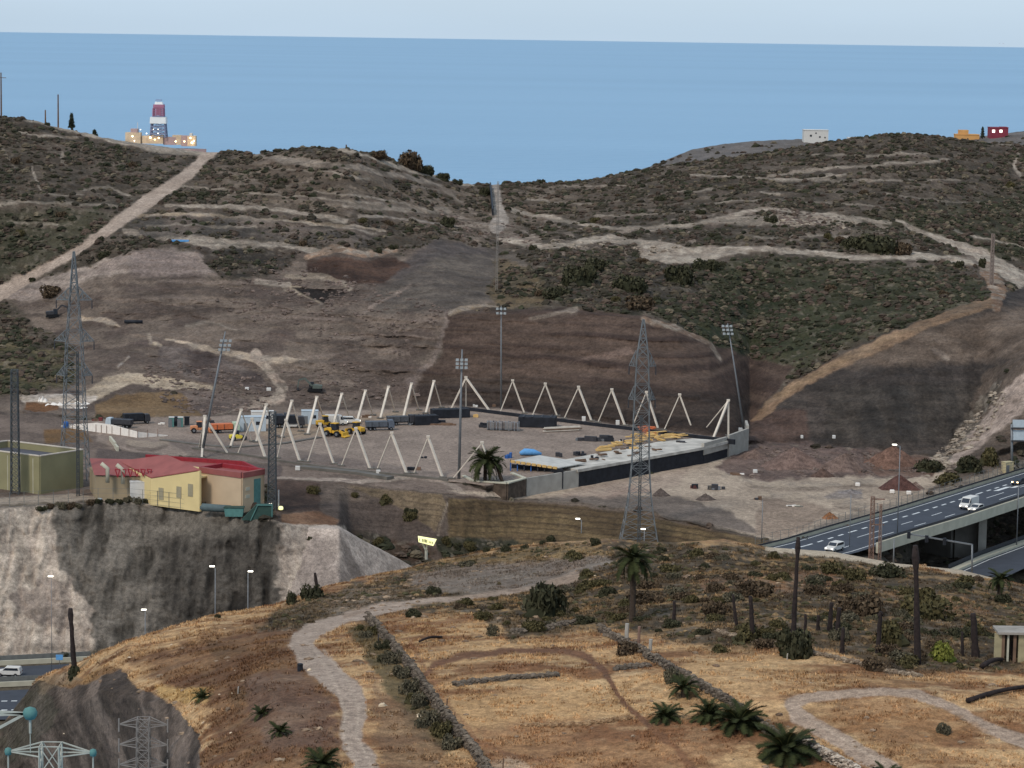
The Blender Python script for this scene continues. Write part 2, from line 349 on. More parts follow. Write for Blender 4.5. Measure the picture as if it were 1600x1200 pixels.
h.paint(h.mask([(456,450),(540,452),(545,458),(505,474),(478,462)], 3, 1), (30,27,26), (38,34,32), amp=.2)  # recess in the slope, its shade painted on as near-black
h.calm = np.maximum(h.calm, h.mask([(456,450),(540,452),(545,458),(505,474),(478,462)],3,1)*.7)
band([(400,440),(450,446)], 8); 
# bright haul roads and dumps
h.paint(h.mask([(0,455),(60,440),(130,415),(190,400),(270,388),(310,392),(330,430),(240,428),(150,432),(60,470),(0,465)], 6, 6), (140,130,122), (122,112,106), scrub=0)
h.paint(h.mask([(205,395),(270,385),(300,400),(345,432),(205,432)], 6, 3), (126,116,110), (110,100,96), scrub=0, k=.8)
road = h.stroke([(-60,500),(0,458),(60,425),(110,398),(160,365),(200,335),(240,308),(290,275),(322,245),(335,234)], [30,24,14,13,16,20,20,18,16,16], 3, 3)
h.paint(road, (160,147,136), (146,133,122), cls=1, scrub=0, amp=.3)
band([(130,495),(160,500),(188,508)], [8,9,4], (156,142,126), cls=1)
band([(232,520),(234,538),(250,540)], [6,6,3], (160,146,126)); band([(260,530),(310,540),(350,550),(400,562),(440,562),(480,560)], [5,6,8,14,12,3], (160,146,130), cls=1, scrub=0)
band([(400,556),(420,580),(440,605),(438,620),(400,632),(340,640)], [18,14,14,18,16,14], (152,138,126), cls=1)
band([(426,580),(446,612)], 2, (112,98,88), k=.7, soft=2)
band([(140,620),(170,600),(200,592),(260,600),(330,606)], [22,26,22,16,8], (158,146,130), (144,132,116))
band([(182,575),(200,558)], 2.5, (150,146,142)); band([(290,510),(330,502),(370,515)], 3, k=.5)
h.paint(h.mask([(250,540),(330,548),(410,590),(420,610),(330,600),(250,575)], 5, 6), (72,64,62), (96,88,84), amp=1.4)
h.paint(h.mask([(150,635),(180,618),(250,612),(290,614),(330,635),(310,655),(150,650)], 4, 3), (96,78,58), (110,92,70), amp=.6)
h.paint(h.mask([(280,612),(350,612),(400,628),(320,652)], 4, 4), (92,82,78), (108,98,92))
h.paint(h.mask([(30,618),(80,616),(150,620),(150,628),(120,640),(40,632)], 3, 3), (150,138,124), (176,168,160))
h.paint(h.mask([(40,628),(92,632),(92,640),(60,645),(40,640)], 3, 2), (98,72,52), (88,64,48))
for pts_, w_ in (([(170,470),(260,462),(340,470)],5),([(330,500),(420,492),(520,500),(610,494)],5),([(250,438),(330,440),(400,438),(450,446)],6),([(520,530),(600,522),(680,530)],4),([(430,585),(520,590),(600,585)],3),([(240,470),(300,480)],4),([(470,560),(560,548),(640,556)],3),([(560,500),(640,505),(700,500)],3)):
    band(pts_, w_, (124,112,104), (104,94,88), k=.45)
for pts_, w_ in (([(60,540),(160,545),(230,540)],10),([(420,520),(470,530),(560,535)],8),([(240,450),(330,455),(420,460)],12),([(180,445),(240,450)],8),([(440,600),(520,610),(600,612),(660,605)],8),([(560,570),(640,575)],6),([(330,570),(400,600)],10)):
    h.paint(h.stroke(pts_, w_, 5, 6), (66,58,54), (82,72,68), k=.6)
h.paint(h.stroke([(700,492),(690,530),(678,560),(650,590),(640,600)], [10,8,8,10,16], 4, 4), (126,114,108), (108,98,94), k=.55)
h.paint(h.stroke([(640,445),(600,470),(560,492)], [4,5,3], 3, 2), (130,118,110), k=.6)
# tall dark cut wall behind the site
W1 = (60,50,46); W2 = (80,68,61)
h.paint(h.mask([(700,488),(800,484),(900,482),(1000,492),(1060,508),(1112,535),(1175,560),(1240,575),(1200,630),(1180,700),(1100,686),(1000,672),(900,656),(800,642),(690,636),(640,640),(655,590),(690,555)], 5, 5), W1, W2, cls=2, scrub=0.02, amp=.8, nz=h.strata)
h.paint(h.mask([(655,585),(800,590),(1170,620),(1180,690),(1000,668),(800,640),(640,640)], 16, 8), (48,42,39), (64,56,51), nz=h.strata, k=.85)
h.paint(h.mask([(930,555),(985,545),(1000,550),(960,562),(900,562)], 3, 4), (112,96,88), k=.6)
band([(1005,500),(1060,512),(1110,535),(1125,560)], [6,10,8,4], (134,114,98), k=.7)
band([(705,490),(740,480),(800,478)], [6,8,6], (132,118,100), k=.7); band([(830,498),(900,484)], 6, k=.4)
h.paint(h.mask([(780,400),(830,425),(870,460),(850,480),(780,478),(760,460)], 8, 8), (98,86,68), (80,72,58), scrub=.5, green=.5)
# spur on the right: ochre crest, dark wall
h.paint(h.mask([(1172,650),(1200,622),(1240,594),(1300,562),(1400,513),(1480,484),(1560,462),(1620,440),(2220,560),(2220,640),(1600,600),(1540,660),(1480,712),(1400,708),(1300,697),(1172,695)], 4, 3), (70,64,60), (56,52,50), cls=2, scrub=.03, amp=1.0, nz=h.strata)
h.paint(h.mask([(1172,640),(1260,640),(1265,696),(1172,696)], 8, 4), (78,64,58), (66,56,52), k=.9)
h.paint(h.mask([(1290,600),(1540,600),(1500,690),(1290,690)], 22, 6), (52,50,48), (62,58,54), k=.8, nz=fbm(h.W[...,0]/4, h.W[...,1]/20, h.W[...,2]/30, 3))
h.paint(h.mask([(1300,575),(1400,530),(1500,500),(1600,480),(1900,500),(1900,560),(1600,560),(1400,570)], 18, 8), (96,84,74), (110,98,88), k=.7, scrub=.12)
h.paint(h.mask([(1172,658),(1200,624),(1240,596),(1300,564),(1400,515),(1470,488),(1550,462),(1560,475),(1450,512),(1350,560),(1280,592),(1235,618),(1190,655)], 4, 3), (122,102,84), (104,90,76), scrub=.02)
h.paint(h.mask([(1190,640),(1215,612),(1290,572),(1380,526),(1420,512),(1400,528),(1300,578),(1220,622)], 3, 4), (134,114,92), (116,100,84), k=.7)
band([(1540,420),(1560,450),(1555,480)], [20,26,16], (120,98,82), k=.7)
band([(1460,545),(1480,560)], 8, (124,114,108), k=.5)
# talus and rock by the highway
h.paint(h.mask([(1540,580),(1620,540),(2220,560),(2220,800),(1600,760),(1420,790),(1400,760),(1475,720)], 6, 6), (98,88,80), (76,68,62), cls=2, scrub=.25, amp=1.2)
h.paint(h.mask([(1478,722),(1500,690),(1540,650),(1580,600),(1625,560),(1700,600),(1600,640),(1540,690),(1500,730)], 5, 4), (150,138,130), (134,122,114), scrub=0)
h.paint(h.mask([(1475,705),(1500,660),(1530,620),(1562,590),(1565,610),(1530,655),(1500,700),(1470,740),(1440,740)], 4, 6), (110,104,96), (72,66,60), amp=1.6, nz=h.n3)
# ---- construction platform
PIT = (140,128,119); PIT2 = (126,115,107)
h.paint(h.mask([(300,712),(200,712),(140,690),(60,680),(80,656),(150,656),(330,650),(450,645),(600,640),(700,634),(800,640),(900,655),(1000,668),(1110,682),(1150,690),(1000,716),(905,734),(822,748),(770,760),(697,752),(560,739),(440,726)], 3, 1), PIT, PIT2, cls=3, scrub=0, amp=.06)
h.paint(h.mask([(380,650),(480,655),(600,645),(700,636),(640,650),(540,675),(420,690)], 8, 5), (150,134,114), (134,118,104), k=.7)
h.paint(h.mask([(250,684),(330,690),(440,700),(700,740),(700,752),(440,726),(300,712)], 4, 2), (104,96,92), (88,80,78), k=.6)
h.paint(h.mask([(-650,642),(60,650),(150,660),(150,690),(240,716),(300,714),(440,727),(560,740),(697,753),(760,764),(760,780),(690,771),(560,758),(440,750),(300,800),(-650,800)], 4, 3), (118,106,98), (94,84,78), cls=3, scrub=0.02, amp=.1, k=.95)
h.paint(h.mask([(70,672),(130,668),(145,690),(70,692)], 4, 2), (110,86,60), (98,78,56))
h.paint(h.mask([(150,700),(300,716),(440,728),(440,745),(150,742)], 5, 3), (84,76,74), (72,66,64), k=.8)
band([(430,746),(520,750),(560,753),(640,746),(690,750),(720,766)], [3,5,7,6,8,8], (160,148,138), k=.9)
band([(200,690),(240,696),(260,690),(250,684)], 8, (150,138,124), k=.7)
band([(-60,795),(40,782),(110,778),(200,782)], [16,16,12,6], (148,138,126), k=.8)
band([(0,790),(80,786),(200,784),(300,792)], 4, (50,46,38), (80,72,60), k=.7)
# ---- banks below the platform: own browns, lit and dark faces painted in
h.paint(h.mask([(425,748),(560,758),(690,772),(760,778),(900,786),(1000,800),(1100,822),(1190,842),(1240,850),(1240,960),(500,960),(500,860),(545,830),(430,815)], 3, 2), (78,68,62), (96,86,78), cls=4, scrub=.04, amp=.35, nz=h.strata)
h.paint(h.mask([(425,750),(500,755),(500,800),(430,800)], 4, 3), (54,45,41), (68,56,50))
h.paint(h.mask([(500,790),(620,775),(690,790),(690,850),(640,860),(540,835)], 6, 4), (82,73,68), (70,62,58), nz=h.strata, k=.8)
h.paint(h.mask([(545,760),(690,773),(698,790),(680,830),(620,790)], 4, 2), (116,102,82), (102,90,74), nz=h.strata)
h.paint(h.mask([(700,778),(900,790),(1000,804),(1130,832),(1200,846),(1200,870),(700,860)], 5, 3), (100,86,64), (78,66,50), nz=h.strata)
for q in range(7):
    yq = 792+q*9; h.paint(h.stroke([(705,yq-8),(850,yq-2),(1000,yq+12),(1150,yq+34)], 1.6, 2, 2), (54,46,38), k=.75)
    h.paint(h.stroke([(505,yq-30),(600,yq-22),(688,yq-12)], 1.6, 2, 2), (60,52,46), k=.55)
band([(700,785),(690,815),(680,850)], 2.5, (132,120,104))
h.paint(h.mask([(540,825),(600,840),(680,860),(680,890),(540,890)], 6, 8), (64,52,44), (52,48,42), scrub=.6, green=.4)
h.paint(h.mask([(440,803),(500,800),(530,812),(520,824),(440,820)], 3, 3), (116,92,74), (98,74,58), cls=3, scrub=0)
h.paint(h.mask([(680,838),(760,842),(860,852),(860,880),(690,875)], 4, 6), (44,46,36), (56,54,44), scrub=.9, green=.9)
# ---- dirt yard right of the slab
YD = (164,151,136); YD2 = (142,130,117)
h.paint(h.mask([(700,766),(822,770),(905,758),(1000,740),(1145,702),(1180,696),(1300,700),(1475,715),(1475,745),(1420,790),(1300,825),(1240,848),(1180,838),(1100,816),(1000,796),(900,783),(760,777)], 4, 4), YD, YD2, cls=3, scrub=0, amp=.25)
h.paint(h.mask([(1190,692),(1240,690),(1300,697),(1400,705),(1470,718),(1450,745),(1380,748),(1290,742),(1200,752),(1150,745),(1120,728),(1150,705)], 5, 6), (106,92,86), (88,76,72), amp=1.5, cls=2)
h.paint(h.mask([(1350,705),(1450,712),(1455,742),(1340,742)], 8, 6), (104,86,76), (94,76,68), amp=1.4)
h.paint(h.mask([(820,782),(900,775),(1000,775),(1060,775),(1140,800),(1200,838),(1100,818),(1000,798),(900,785)], 5, 4), (112,103,96), (96,88,82), amp=.4)
h.paint(h.mask([(905,762),(1000,745),(1080,730),(1060,760),(960,778),(880,775)], 8, 5), (150,136,124), (136,118,108), k=.7)
h.paint(h.mask([(1190,780),(1270,785),(1300,800),(1230,840),(1180,835)], 6, 6), (140,126,113), (124,111,100), amp=.3)
band([(1130,740),(1200,757),(1280,757),(1400,748)], 8, (162,150,134), k=.7); band([(1190,772),(1280,775),(1350,790)], 9, (160,148,132), k=.6)
h.paint(h.mask([(1285,777),(1310,765),(1345,765),(1345,778),(1300,780)], 4, 3), (112,108,108), k=.7)
h.paint(h.mask([(1240,848),(1300,825),(1400,797),(1500,765),(1600,735),(2220,585),(2220,580),(1600,722),(1500,752),(1400,785),(1300,812),(1220,845)], 3, 1), (134,126,114), (120,112,104), k=.9)
# ---- left concrete-sprayed cliff
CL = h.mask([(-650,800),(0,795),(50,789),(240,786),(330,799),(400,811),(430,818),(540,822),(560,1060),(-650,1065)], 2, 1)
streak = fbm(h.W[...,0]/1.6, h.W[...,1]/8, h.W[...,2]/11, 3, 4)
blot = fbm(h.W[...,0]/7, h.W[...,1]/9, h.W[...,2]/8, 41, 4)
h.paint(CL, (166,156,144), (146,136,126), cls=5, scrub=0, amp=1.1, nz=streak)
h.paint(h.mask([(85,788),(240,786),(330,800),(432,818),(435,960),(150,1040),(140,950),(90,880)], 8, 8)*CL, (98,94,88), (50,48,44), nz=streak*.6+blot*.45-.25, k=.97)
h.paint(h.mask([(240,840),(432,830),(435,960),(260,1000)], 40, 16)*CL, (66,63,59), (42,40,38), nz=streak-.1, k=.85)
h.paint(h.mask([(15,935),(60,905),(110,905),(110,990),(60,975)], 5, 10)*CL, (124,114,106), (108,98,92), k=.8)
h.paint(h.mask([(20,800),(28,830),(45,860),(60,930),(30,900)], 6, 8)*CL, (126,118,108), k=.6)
# ---- valley floor, lower highway verge
h.paint(h.mask([(-650,1045),(0,1036),(560,960),(1370,900),(1400,880),(1600,870),(2220,720),(2220,1400),(-650,1400)], 3, 1), (92,86,76), (80,74,62), cls=6, scrub=.1, amp=.15)
h.paint(h.mask([(1372,862),(1432,842),(1520,845),(1520,885),(1372,900)], 3, 3), (84,80,74), (62,58,52), scrub=.4)
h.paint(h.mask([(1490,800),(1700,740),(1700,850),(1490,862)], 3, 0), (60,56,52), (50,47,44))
h.extra += CL*(streak*1.6+blot*1.0)*sm(450,415,h.px)
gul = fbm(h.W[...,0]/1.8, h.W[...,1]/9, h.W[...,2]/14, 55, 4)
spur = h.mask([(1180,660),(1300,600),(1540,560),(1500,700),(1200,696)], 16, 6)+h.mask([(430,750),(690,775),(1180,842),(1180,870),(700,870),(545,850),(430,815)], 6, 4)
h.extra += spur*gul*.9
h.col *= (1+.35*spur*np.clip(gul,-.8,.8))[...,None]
wallm = h.mask([(700,488),(800,484),(900,482),(1000,492),(1060,508),(1112,535),(1175,560),(1240,600),(1200,650),(1180,680),(1000,665),(800,636),(690,630)], 10, 4)
h.extra += wallm*(h.strata*1.2)+h.mask([(60,470),(420,440),(690,400),(690,600),(100,640)],20,5)*(h.strata*1.5+h.n1*1.5)
h.finish({0:'hillside',1:'dirt_road',2:'quarry_slope',3:'construction_ground',4:'earth_bank',5:'rock_cliff',6:'valley_floor'})
print('hill', h.shape, time.time()-T0)

# concrete sprayed wedge beside the cliff
cxs = np.concatenate([np.arange(422, 668, 2.)])
wedge = Sheet('wedge', [
 dict(y=[(422,823),(530,828),(560,848),(640,888),(668,905)], d=[(422,580),(530,570),(668,590)], n=3),
 dict(y=[(422,818),(530,822),(560,840),(640,882),(668,898)], d=[(422,545),(530,540),(640,556),(668,566)]),
 dict(y=[(422,985),(668,960)], d=[(422,522),(530,518),(668,545)]),
 dict(y=[(422,1060),(668,1060)], d=[(422,505),(668,520)])], xs=cxs)
g = wedge
g.paint(np.ones(g.shape), (168,158,150), (144,135,128), cls=0, amp=.25, nz=fbm(g.W[...,0]/3, g.W[...,1]/9, g.W[...,2]/7, 3, 4))
g.paint(g.mask([(460,840),(500,835),(530,880),(560,900),(500,940),(460,900)], 14, 12), (112,104,100), k=.5)
g.paint(g.mask([(531,826),(540,850),(562,890),(575,930),(556,915),(536,870)], 5, 4), (104,96,91), k=.7)
g.paint(g.mask([(422,950),(470,930),(560,900),(668,900),(668,1060),(422,1060)], 12, 8), (118,108,100), k=.5)
g.extra += fbm(g.W[...,0]/3, g.W[...,1]/9, g.W[...,2]/7, 3, 4)*.5
g.finish({0:'concrete_slope'})

# far ridge on the right, beyond the near hill
far = Sheet('far', [
 dict(y=[(960,300),(1850,300)], z=[(960,-112),(1850,-112)], n=6),
 dict(y=[(960,272),(1000,266),(1040,250),(1080,234),(1110,228),(1180,220),(1260,217),(1300,222),(1400,226),(1480,216),(1540,212),(1600,205),(1850,190)], d=[(960,1500),(1850,1500)]),
 dict(y=[(960,300),(1850,280)], d=[(960,1250),(1850,1250)])], xs=np.arange(960, 1851, 3.))
far.paint(np.ones(far.shape), (104,100,98), (92,90,90), cls=0, amp=1.0, scrub=.35, green=.2)
far.finish({0:'far_ridge'})

# ---- near hill
N = [
 dict(y=[(XL,1400),(0,1220),(110,1110),(430,1010),(850,905),(1200,915),(1600,960),(XR,1050)], z=[(XL,-26),(XR,-26)], n=4),
 dict(y=[(XL,1330),(0,1142),(30,1100),(60,1066),(100,1049),(160,1022),(200,1005),(260,987),(330,964),(430,949),(480,927),(560,908),(640,891),(700,875),(780,861),(850,851),(950,845),(1050,851),(1130,845),(1200,858),(1300,865),(1400,883),(1500,893),(1600,918),(XR,1040)],
      d=[(XL,460),(0,450),(200,425),(430,455),(640,500),(850,505),(1000,480),(1200,470),(XR,460)], n=3),
 dict(y=[(XL,1328),(0,1140),(30,1096),(60,1062),(100,1045),(160,1019),(200,1002),(260,984),(330,961),(430,946),(480,924),(560,905),(640,888),(700,872),(780,858),(850,848),(950,842),(1050,848),(1130,842),(1200,855),(1300,862),(1400,880),(1500,890),(1600,915),(XR,1040)],
      d=[(XL,430),(0,430),(60,410),(200,400),(430,430),(640,470),(850,480),(1000,455),(1200,445),(1600,430),(XR,420)]),
 dict(y=[(XL,1340),(0,1180),(60,1100),(110,1068),(160,1045),(200,1042),(430,1000),(640,960),(850,940),(1000,960),(1200,960),(1400,980),(1600,1000),(XR,1060)],
      d=[(XL,425),(0,425),(60,405),(110,398),(200,380),(430,370),(640,390),(850,400),(1000,370),(1200,360),(1400,350),(1600,350),(XR,350)]),
 dict(y=[(XL,1350),(0,1215),(60,1150),(110,1110),(160,1085),(200,1090),(240,1100),(430,1080),(640,1050),(850,1040),(1100,1060),(1400,1080),(1600,1090),(XR,1110)],
      d=[(XL,420),(0,420),(60,400),(110,390),(160,372),(200,362),(240,350),(430,322),(640,330),(850,330),(1100,318),(1400,310),(XR,310)]),
 dict(y=[(XL,1360),(0,1260),(110,1230),(200,1230),(310,1225),(XR,1225)], d=[(XL,415),(0,412),(110,392),(200,360),(290,310),(320,292),(430,285),(XR,283)]),
 dict(y=[(XL,1420),(XR,1420)], d=[(XL,400),(0,395),(200,330),(320,250),(XR,245)]),
]
near = Sheet('near', N, rowpx=2.0, smooth=4)
n = near; one = np.ones(n.shape)
X_, Y_, Z_ = n.W[...,0], n.W[...,1], n.W[...,2]
gr = fbm(X_/14, Y_/5, Z_/5, 51, 4); gr2 = fbm(X_/3.5, Y_/1.6, Z_/2, 57, 3)
DRY = (178,148,110); RED = (122,90,64)
n.paint(one, DRY, RED, cls=0, scrub=.1, green=.2, amp=.35, nz=gr)
n.paint(one, (190,166,130), k=.55*np.clip(sm(.1,.6,gr2+.4*gr),0,1))
n.paint(one, (104,76,56), k=.45*sm(.15,.7,-gr2-.3*gr))
# left flank reddish
n.paint(n.mask([(200,1030),(340,985),(470,960),(470,1010),(520,1080),(540,1200),(300,1250),(330,1120),(250,1060)], 30, 20), (108,80,58), (90,66,50), nz=gr, k=.8)
n.paint(n.mask([(330,1000),(380,1010),(400,1060),(470,1080),(470,1110),(360,1100),(330,1040)], 14, 10), (96,70,50), (84,66,48), k=.7)
n.paint(n.mask([(380,1060),(470,1050),(520,1100),(530,1160),(420,1180),(380,1110)], 16, 12), (116,98,86), (90,70,60), k=.7)
n.paint(n.mask([(240,1070),(330,1075),(320,1100),(250,1095)], 8, 8), (186,156,104), (160,126,84), k=.7)
n.paint(n.mask([(90,1075),(170,1038),(200,1050),(200,1080),(90,1080)], 8, 6), (146,116,80), (112,88,64))
band2 = lambda pts, w_, c, c2=None, k=.9, soft=4, warp=4, **kw: n.paint(n.stroke(pts, w_, soft, warp), c, c2, k=k, **kw)
# the top of the hill: shrubs, grey soil
n.paint(n.mask([(430,950),(520,925),(640,890),(700,872),(850,850),(1000,842),(1200,855),(1400,880),(1600,915),(2220,1040),(2220,1075),(1600,1045),(1400,1050),(1300,1015),(1050,1000),(960,980),(800,1000),(750,960),(640,955),(480,985),(400,985)], 12, 10), (98,84,66), (80,70,56), scrub=.75, green=.45, amp=.6, nz=gr)
n.paint(n.mask([(800,880),(1000,850),(1200,870),(1500,920),(1700,950),(1700,1040),(1500,1040),(1350,1020),(1080,1005),(960,975),(800,960)], 30, 20), (68,58,46), (90,76,58), scrub=1.0, green=.6, amp=.6, nz=gr, k=.8)
n.paint(one, (168,138,98), k=.55*sm(.15,.5,gr2+gr*.5)*sm(1040,980,n.py)*sm(460,560,n.px))
n.paint(n.mask([(640,900),(760,880),(940,868),(960,880),(880,905),(760,930),(640,915)], 10, 8), (132,124,116), (116,106,98), scrub=.1, k=.85)
n.paint(n.mask([(490,935),(560,915),(640,930),(600,955),(510,960)], 8, 10), (126,116,104), (96,84,70), k=.7, amp=1.0)
n.paint(n.mask([(660,880),(900,850),(960,865),(800,880)], 6, 6), (150,128,92), (116,98,70), k=.6)
n.paint(n.mask([(1090,905),(1300,890),(1320,910),(1250,925),(1100,925)], 8, 6), (124,98,78), (140,108,80), k=.7)
n.paint(n.mask([(1380,925),(1500,930),(1560,960),(1450,960)], 8, 6), (132,106,82), (116,92,70), k=.7)
# grey-brown cut face bottom left
cut = n.mask([(-650,1200),(0,1138),(30,1090),(60,1064),(110,1075),(150,1062),(190,1046),(215,1075),(250,1090),(285,1115),(308,1150),(318,1250),(310,1430),(-650,1430)], 4, 4)
dg = fbm((X_*.8+Z_*.9)/3.0, Y_/30, (X_*.5-Z_)/16, 61, 4)
n.paint(cut, (104,94,87), (66,60,56), cls=1, scrub=.03, amp=1.2, nz=dg, k=.97)
n.paint(n.mask([(0,1140),(30,1092),(62,1066),(90,1110),(60,1170),(0,1200)], 10, 10)*cut, (84,80,72), (64,62,52), scrub=.25, k=.8)
n.paint(n.mask([(60,1062),(100,1048),(125,1062),(60,1085)], 6, 6), (140,128,112), (98,86,70), k=.7)
# dirt tracks
TR = (158,144,132); TR2 = (150,136,124)
tr = n.stroke([(640,948),(580,958),(530,968),(490,985),(468,1003),(480,1022),(510,1050),(545,1080),(555,1110),(548,1140),(552,1165),(570,1190),(580,1230),(585,1300),(590,1430)], [8,13,18,24,32,38,39,41,39,35,33,37,42,48,56], 5, 4)
n.paint(tr, TR, TR2, cls=2, scrub=0, amp=.1, nz=gr); n.calm = np.maximum(n.calm, tr)
for off in (-.28, .22):
    band2([(500+off*30,1015),(535+off*44,1065),(551+off*44,1110),(548+off*40,1150),(572+off*44,1200),(582+off*44,1260)], 5, (172,158,144), k=.5, soft=4, warp=1)
n.paint(n.stroke([(540,960),(600,945),(680,938),(760,930),(830,918),(900,900)], [12,8,8,8,8,14], 4, 3), (140,124,110), TR2, cls=2, scrub=0)
n.paint(n.stroke([(1200,858),(1300,866),(1400,884),(1440,878),(1500,892),(1560,900),(1640,908),(1900,960)], [8,12,10,8,14,12,18,30], 3, 3), (176,164,146), (160,148,130), cls=2, scrub=0, amp=.1)
tr2 = n.stroke([(1760,1210),(1680,1188),(1600,1160),(1540,1136),(1490,1108),(1430,1084),(1380,1080),(1320,1084),(1265,1090),(1238,1100),(1245,1118),(1275,1135),(1310,1155),(1350,1180),(1390,1205),(1450,1270)], [28,26,22,18,16,15,14,14,16,24,26,24,24,28,34,40], 4, 3)
n.paint(tr2, (162,145,130), (154,137,122), cls=2, scrub=0, amp=.1, nz=gr); n.calm = np.maximum(n.calm, tr2)
band2([(1600,1150),(1540,1128),(1490,1101),(1430,1080),(1380,1077)], 2.5, (138,122,108), k=.6, soft=2, warp=1); band2([(1275,1130),(1310,1150),(1350,1175),(1390,1200)], 5, (174,158,142), k=.5, soft=3, warp=1)
n.paint(n.mask([(1275,1125),(1320,1092),(1400,1090),(1470,1108),(1540,1140),(1400,1170),(1330,1150)], 12, 10), (128,96,70), (150,116,82), nz=gr, k=.6)
# the worn loop in the dry field
band2([(660,1062),(675,1040),(720,1024),(800,1016),(880,1016),(920,1026),(945,1050),(975,1100),(1010,1130),(1060,1175),(1100,1220)], [8,9,10,10,11,10,9,8,9,10,12], (112,83,64), (100,74,58), k=1)
band2([(660,1058),(662,1085),(690,1120),(740,1155),(800,1180),(870,1192)], [9,9,8,8,8,7], (122,92,72), (110,82,64), k=.8)
band2([(668,1075),(690,1062),(740,1048),(830,1040),(890,1044)], [7,6,6,5,4], (112,82,60), k=.6)
band2([(640,1000),(690,1090),(740,1150),(780,1200)], [6,6,8,10], (134,100,76), k=.6)
n.paint(n.mask([(690,1100),(800,1080),(930,1090),(960,1110),(860,1130),(740,1140)], 24, 12), (182,148,106), (168,136,98), k=.55)
n.paint(n.mask([(740,1140),(860,1125),(990,1135),(1130,1120),(1180,1160),(1100,1200),(760,1220)], 16, 12), (138,102,74), (120,88,64), k=.65, nz=gr)
n.paint(n.mask([(1110,1190),(1170,1160),(1200,1200),(1180,1240)], 10, 8), (180,150,112), k=.6)
n.paint(n.mask([(760,1195),(800,1180),(830,1200),(800,1240)], 10, 6), (176,160,140), k=.6)
n.paint(n.mask([(545,985),(580,965),(640,1050),(720,1160),(700,1180),(640,1140),(600,1070)], 10, 8), (98,88,64), (80,74,54), scrub=.35, green=.8, k=.85)
n.paint(n.mask([(580,1060),(620,1100),(700,1170),(640,1250),(590,1180)], 14, 10), (126,104,84), (108,86,68), k=.7)
n.nograss = np.maximum(np.maximum(tr, tr2), np.maximum(n.stroke([(660,1062),(675,1040),(720,1024),(800,1016),(880,1016),(920,1026),(945,1050),(975,1100),(1010,1130),(1060,1175),(1100,1220)], 8, 3, 3), cut))
n.nograss = np.maximum(n.nograss, .7*n.mask([(380,1060),(470,1050),(520,1100),(530,1160),(420,1180),(380,1110)], 16, 12))
n.finish({0:'dry_grass_field',1:'cut_slope',2:'dirt_track'}, ymult=.9, var=.15)
print('near', n.shape, time.time()-T0)
# ---- the sea
bm = bmesh.new()
bmesh.ops.create_grid(bm, x_segments=4, y_segments=4, size=70000)
bmesh.ops.translate(bm, verts=bm.verts, vec=(0, -500, SEA_Z))
me = bpy.data.meshes.new('sea'); bm.to_mesh(me); bm.free()
m, t, b = newmat('sea_water'); b.inputs['Base Color'].default_value = (.10, .235, .42, 1)
b.inputs['Roughness'].default_value = .32; b.inputs['IOR'].default_value = 1.33
tc = t.nodes.new('ShaderNodeTexCoord'); nn = t.nodes.new('ShaderNodeTexNoise'); nn.inputs['Scale'].default_value = .02; nn.inputs['Detail'].default_value = 8
bp = t.nodes.new('ShaderNodeBump'); bp.inputs['Strength'].default_value = .6; bp.inputs['Distance'].default_value = 6
mp_ = t.nodes.new('ShaderNodeMapping'); mp_.inputs['Scale'].default_value = (.00012,.0006,1); n_s = t.nodes.new('ShaderNodeTexNoise'); n_s.inputs['Scale'].default_value = 1; n_s.inputs['Detail'].default_value = 7
mr_ = t.nodes.new('ShaderNodeMix'); mr_.data_type = 'RGBA'; mr_.inputs[6].default_value = (.095,.235,.365,1); mr_.inputs[7].default_value = (.125,.275,.41,1)
mq_ = t.nodes.new('ShaderNodeMapRange'); mq_.inputs[1].default_value = .35; mq_.inputs[2].default_value = .65
t.links.new(tc.outputs['Object'], mp_.inputs[0]); t.links.new(mp_.outputs[0], n_s.inputs[0]); t.links.new(n_s.outputs[0], mq_.inputs[0]); t.links.new(mq_.outputs[0], mr_.inputs[0]); t.links.new(mr_.outputs[2], b.inputs['Base Color'])
t.links.new(tc.outputs['Object'], nn.inputs[0]); t.links.new(nn.outputs[0], bp.inputs['Height']); t.links.new(bp.outputs[0], b.inputs['Normal'])
me.materials.append(m); sea = bpy.data.objects.new('sea', me); COL.objects.link(sea); tag(sea, kind='structure')
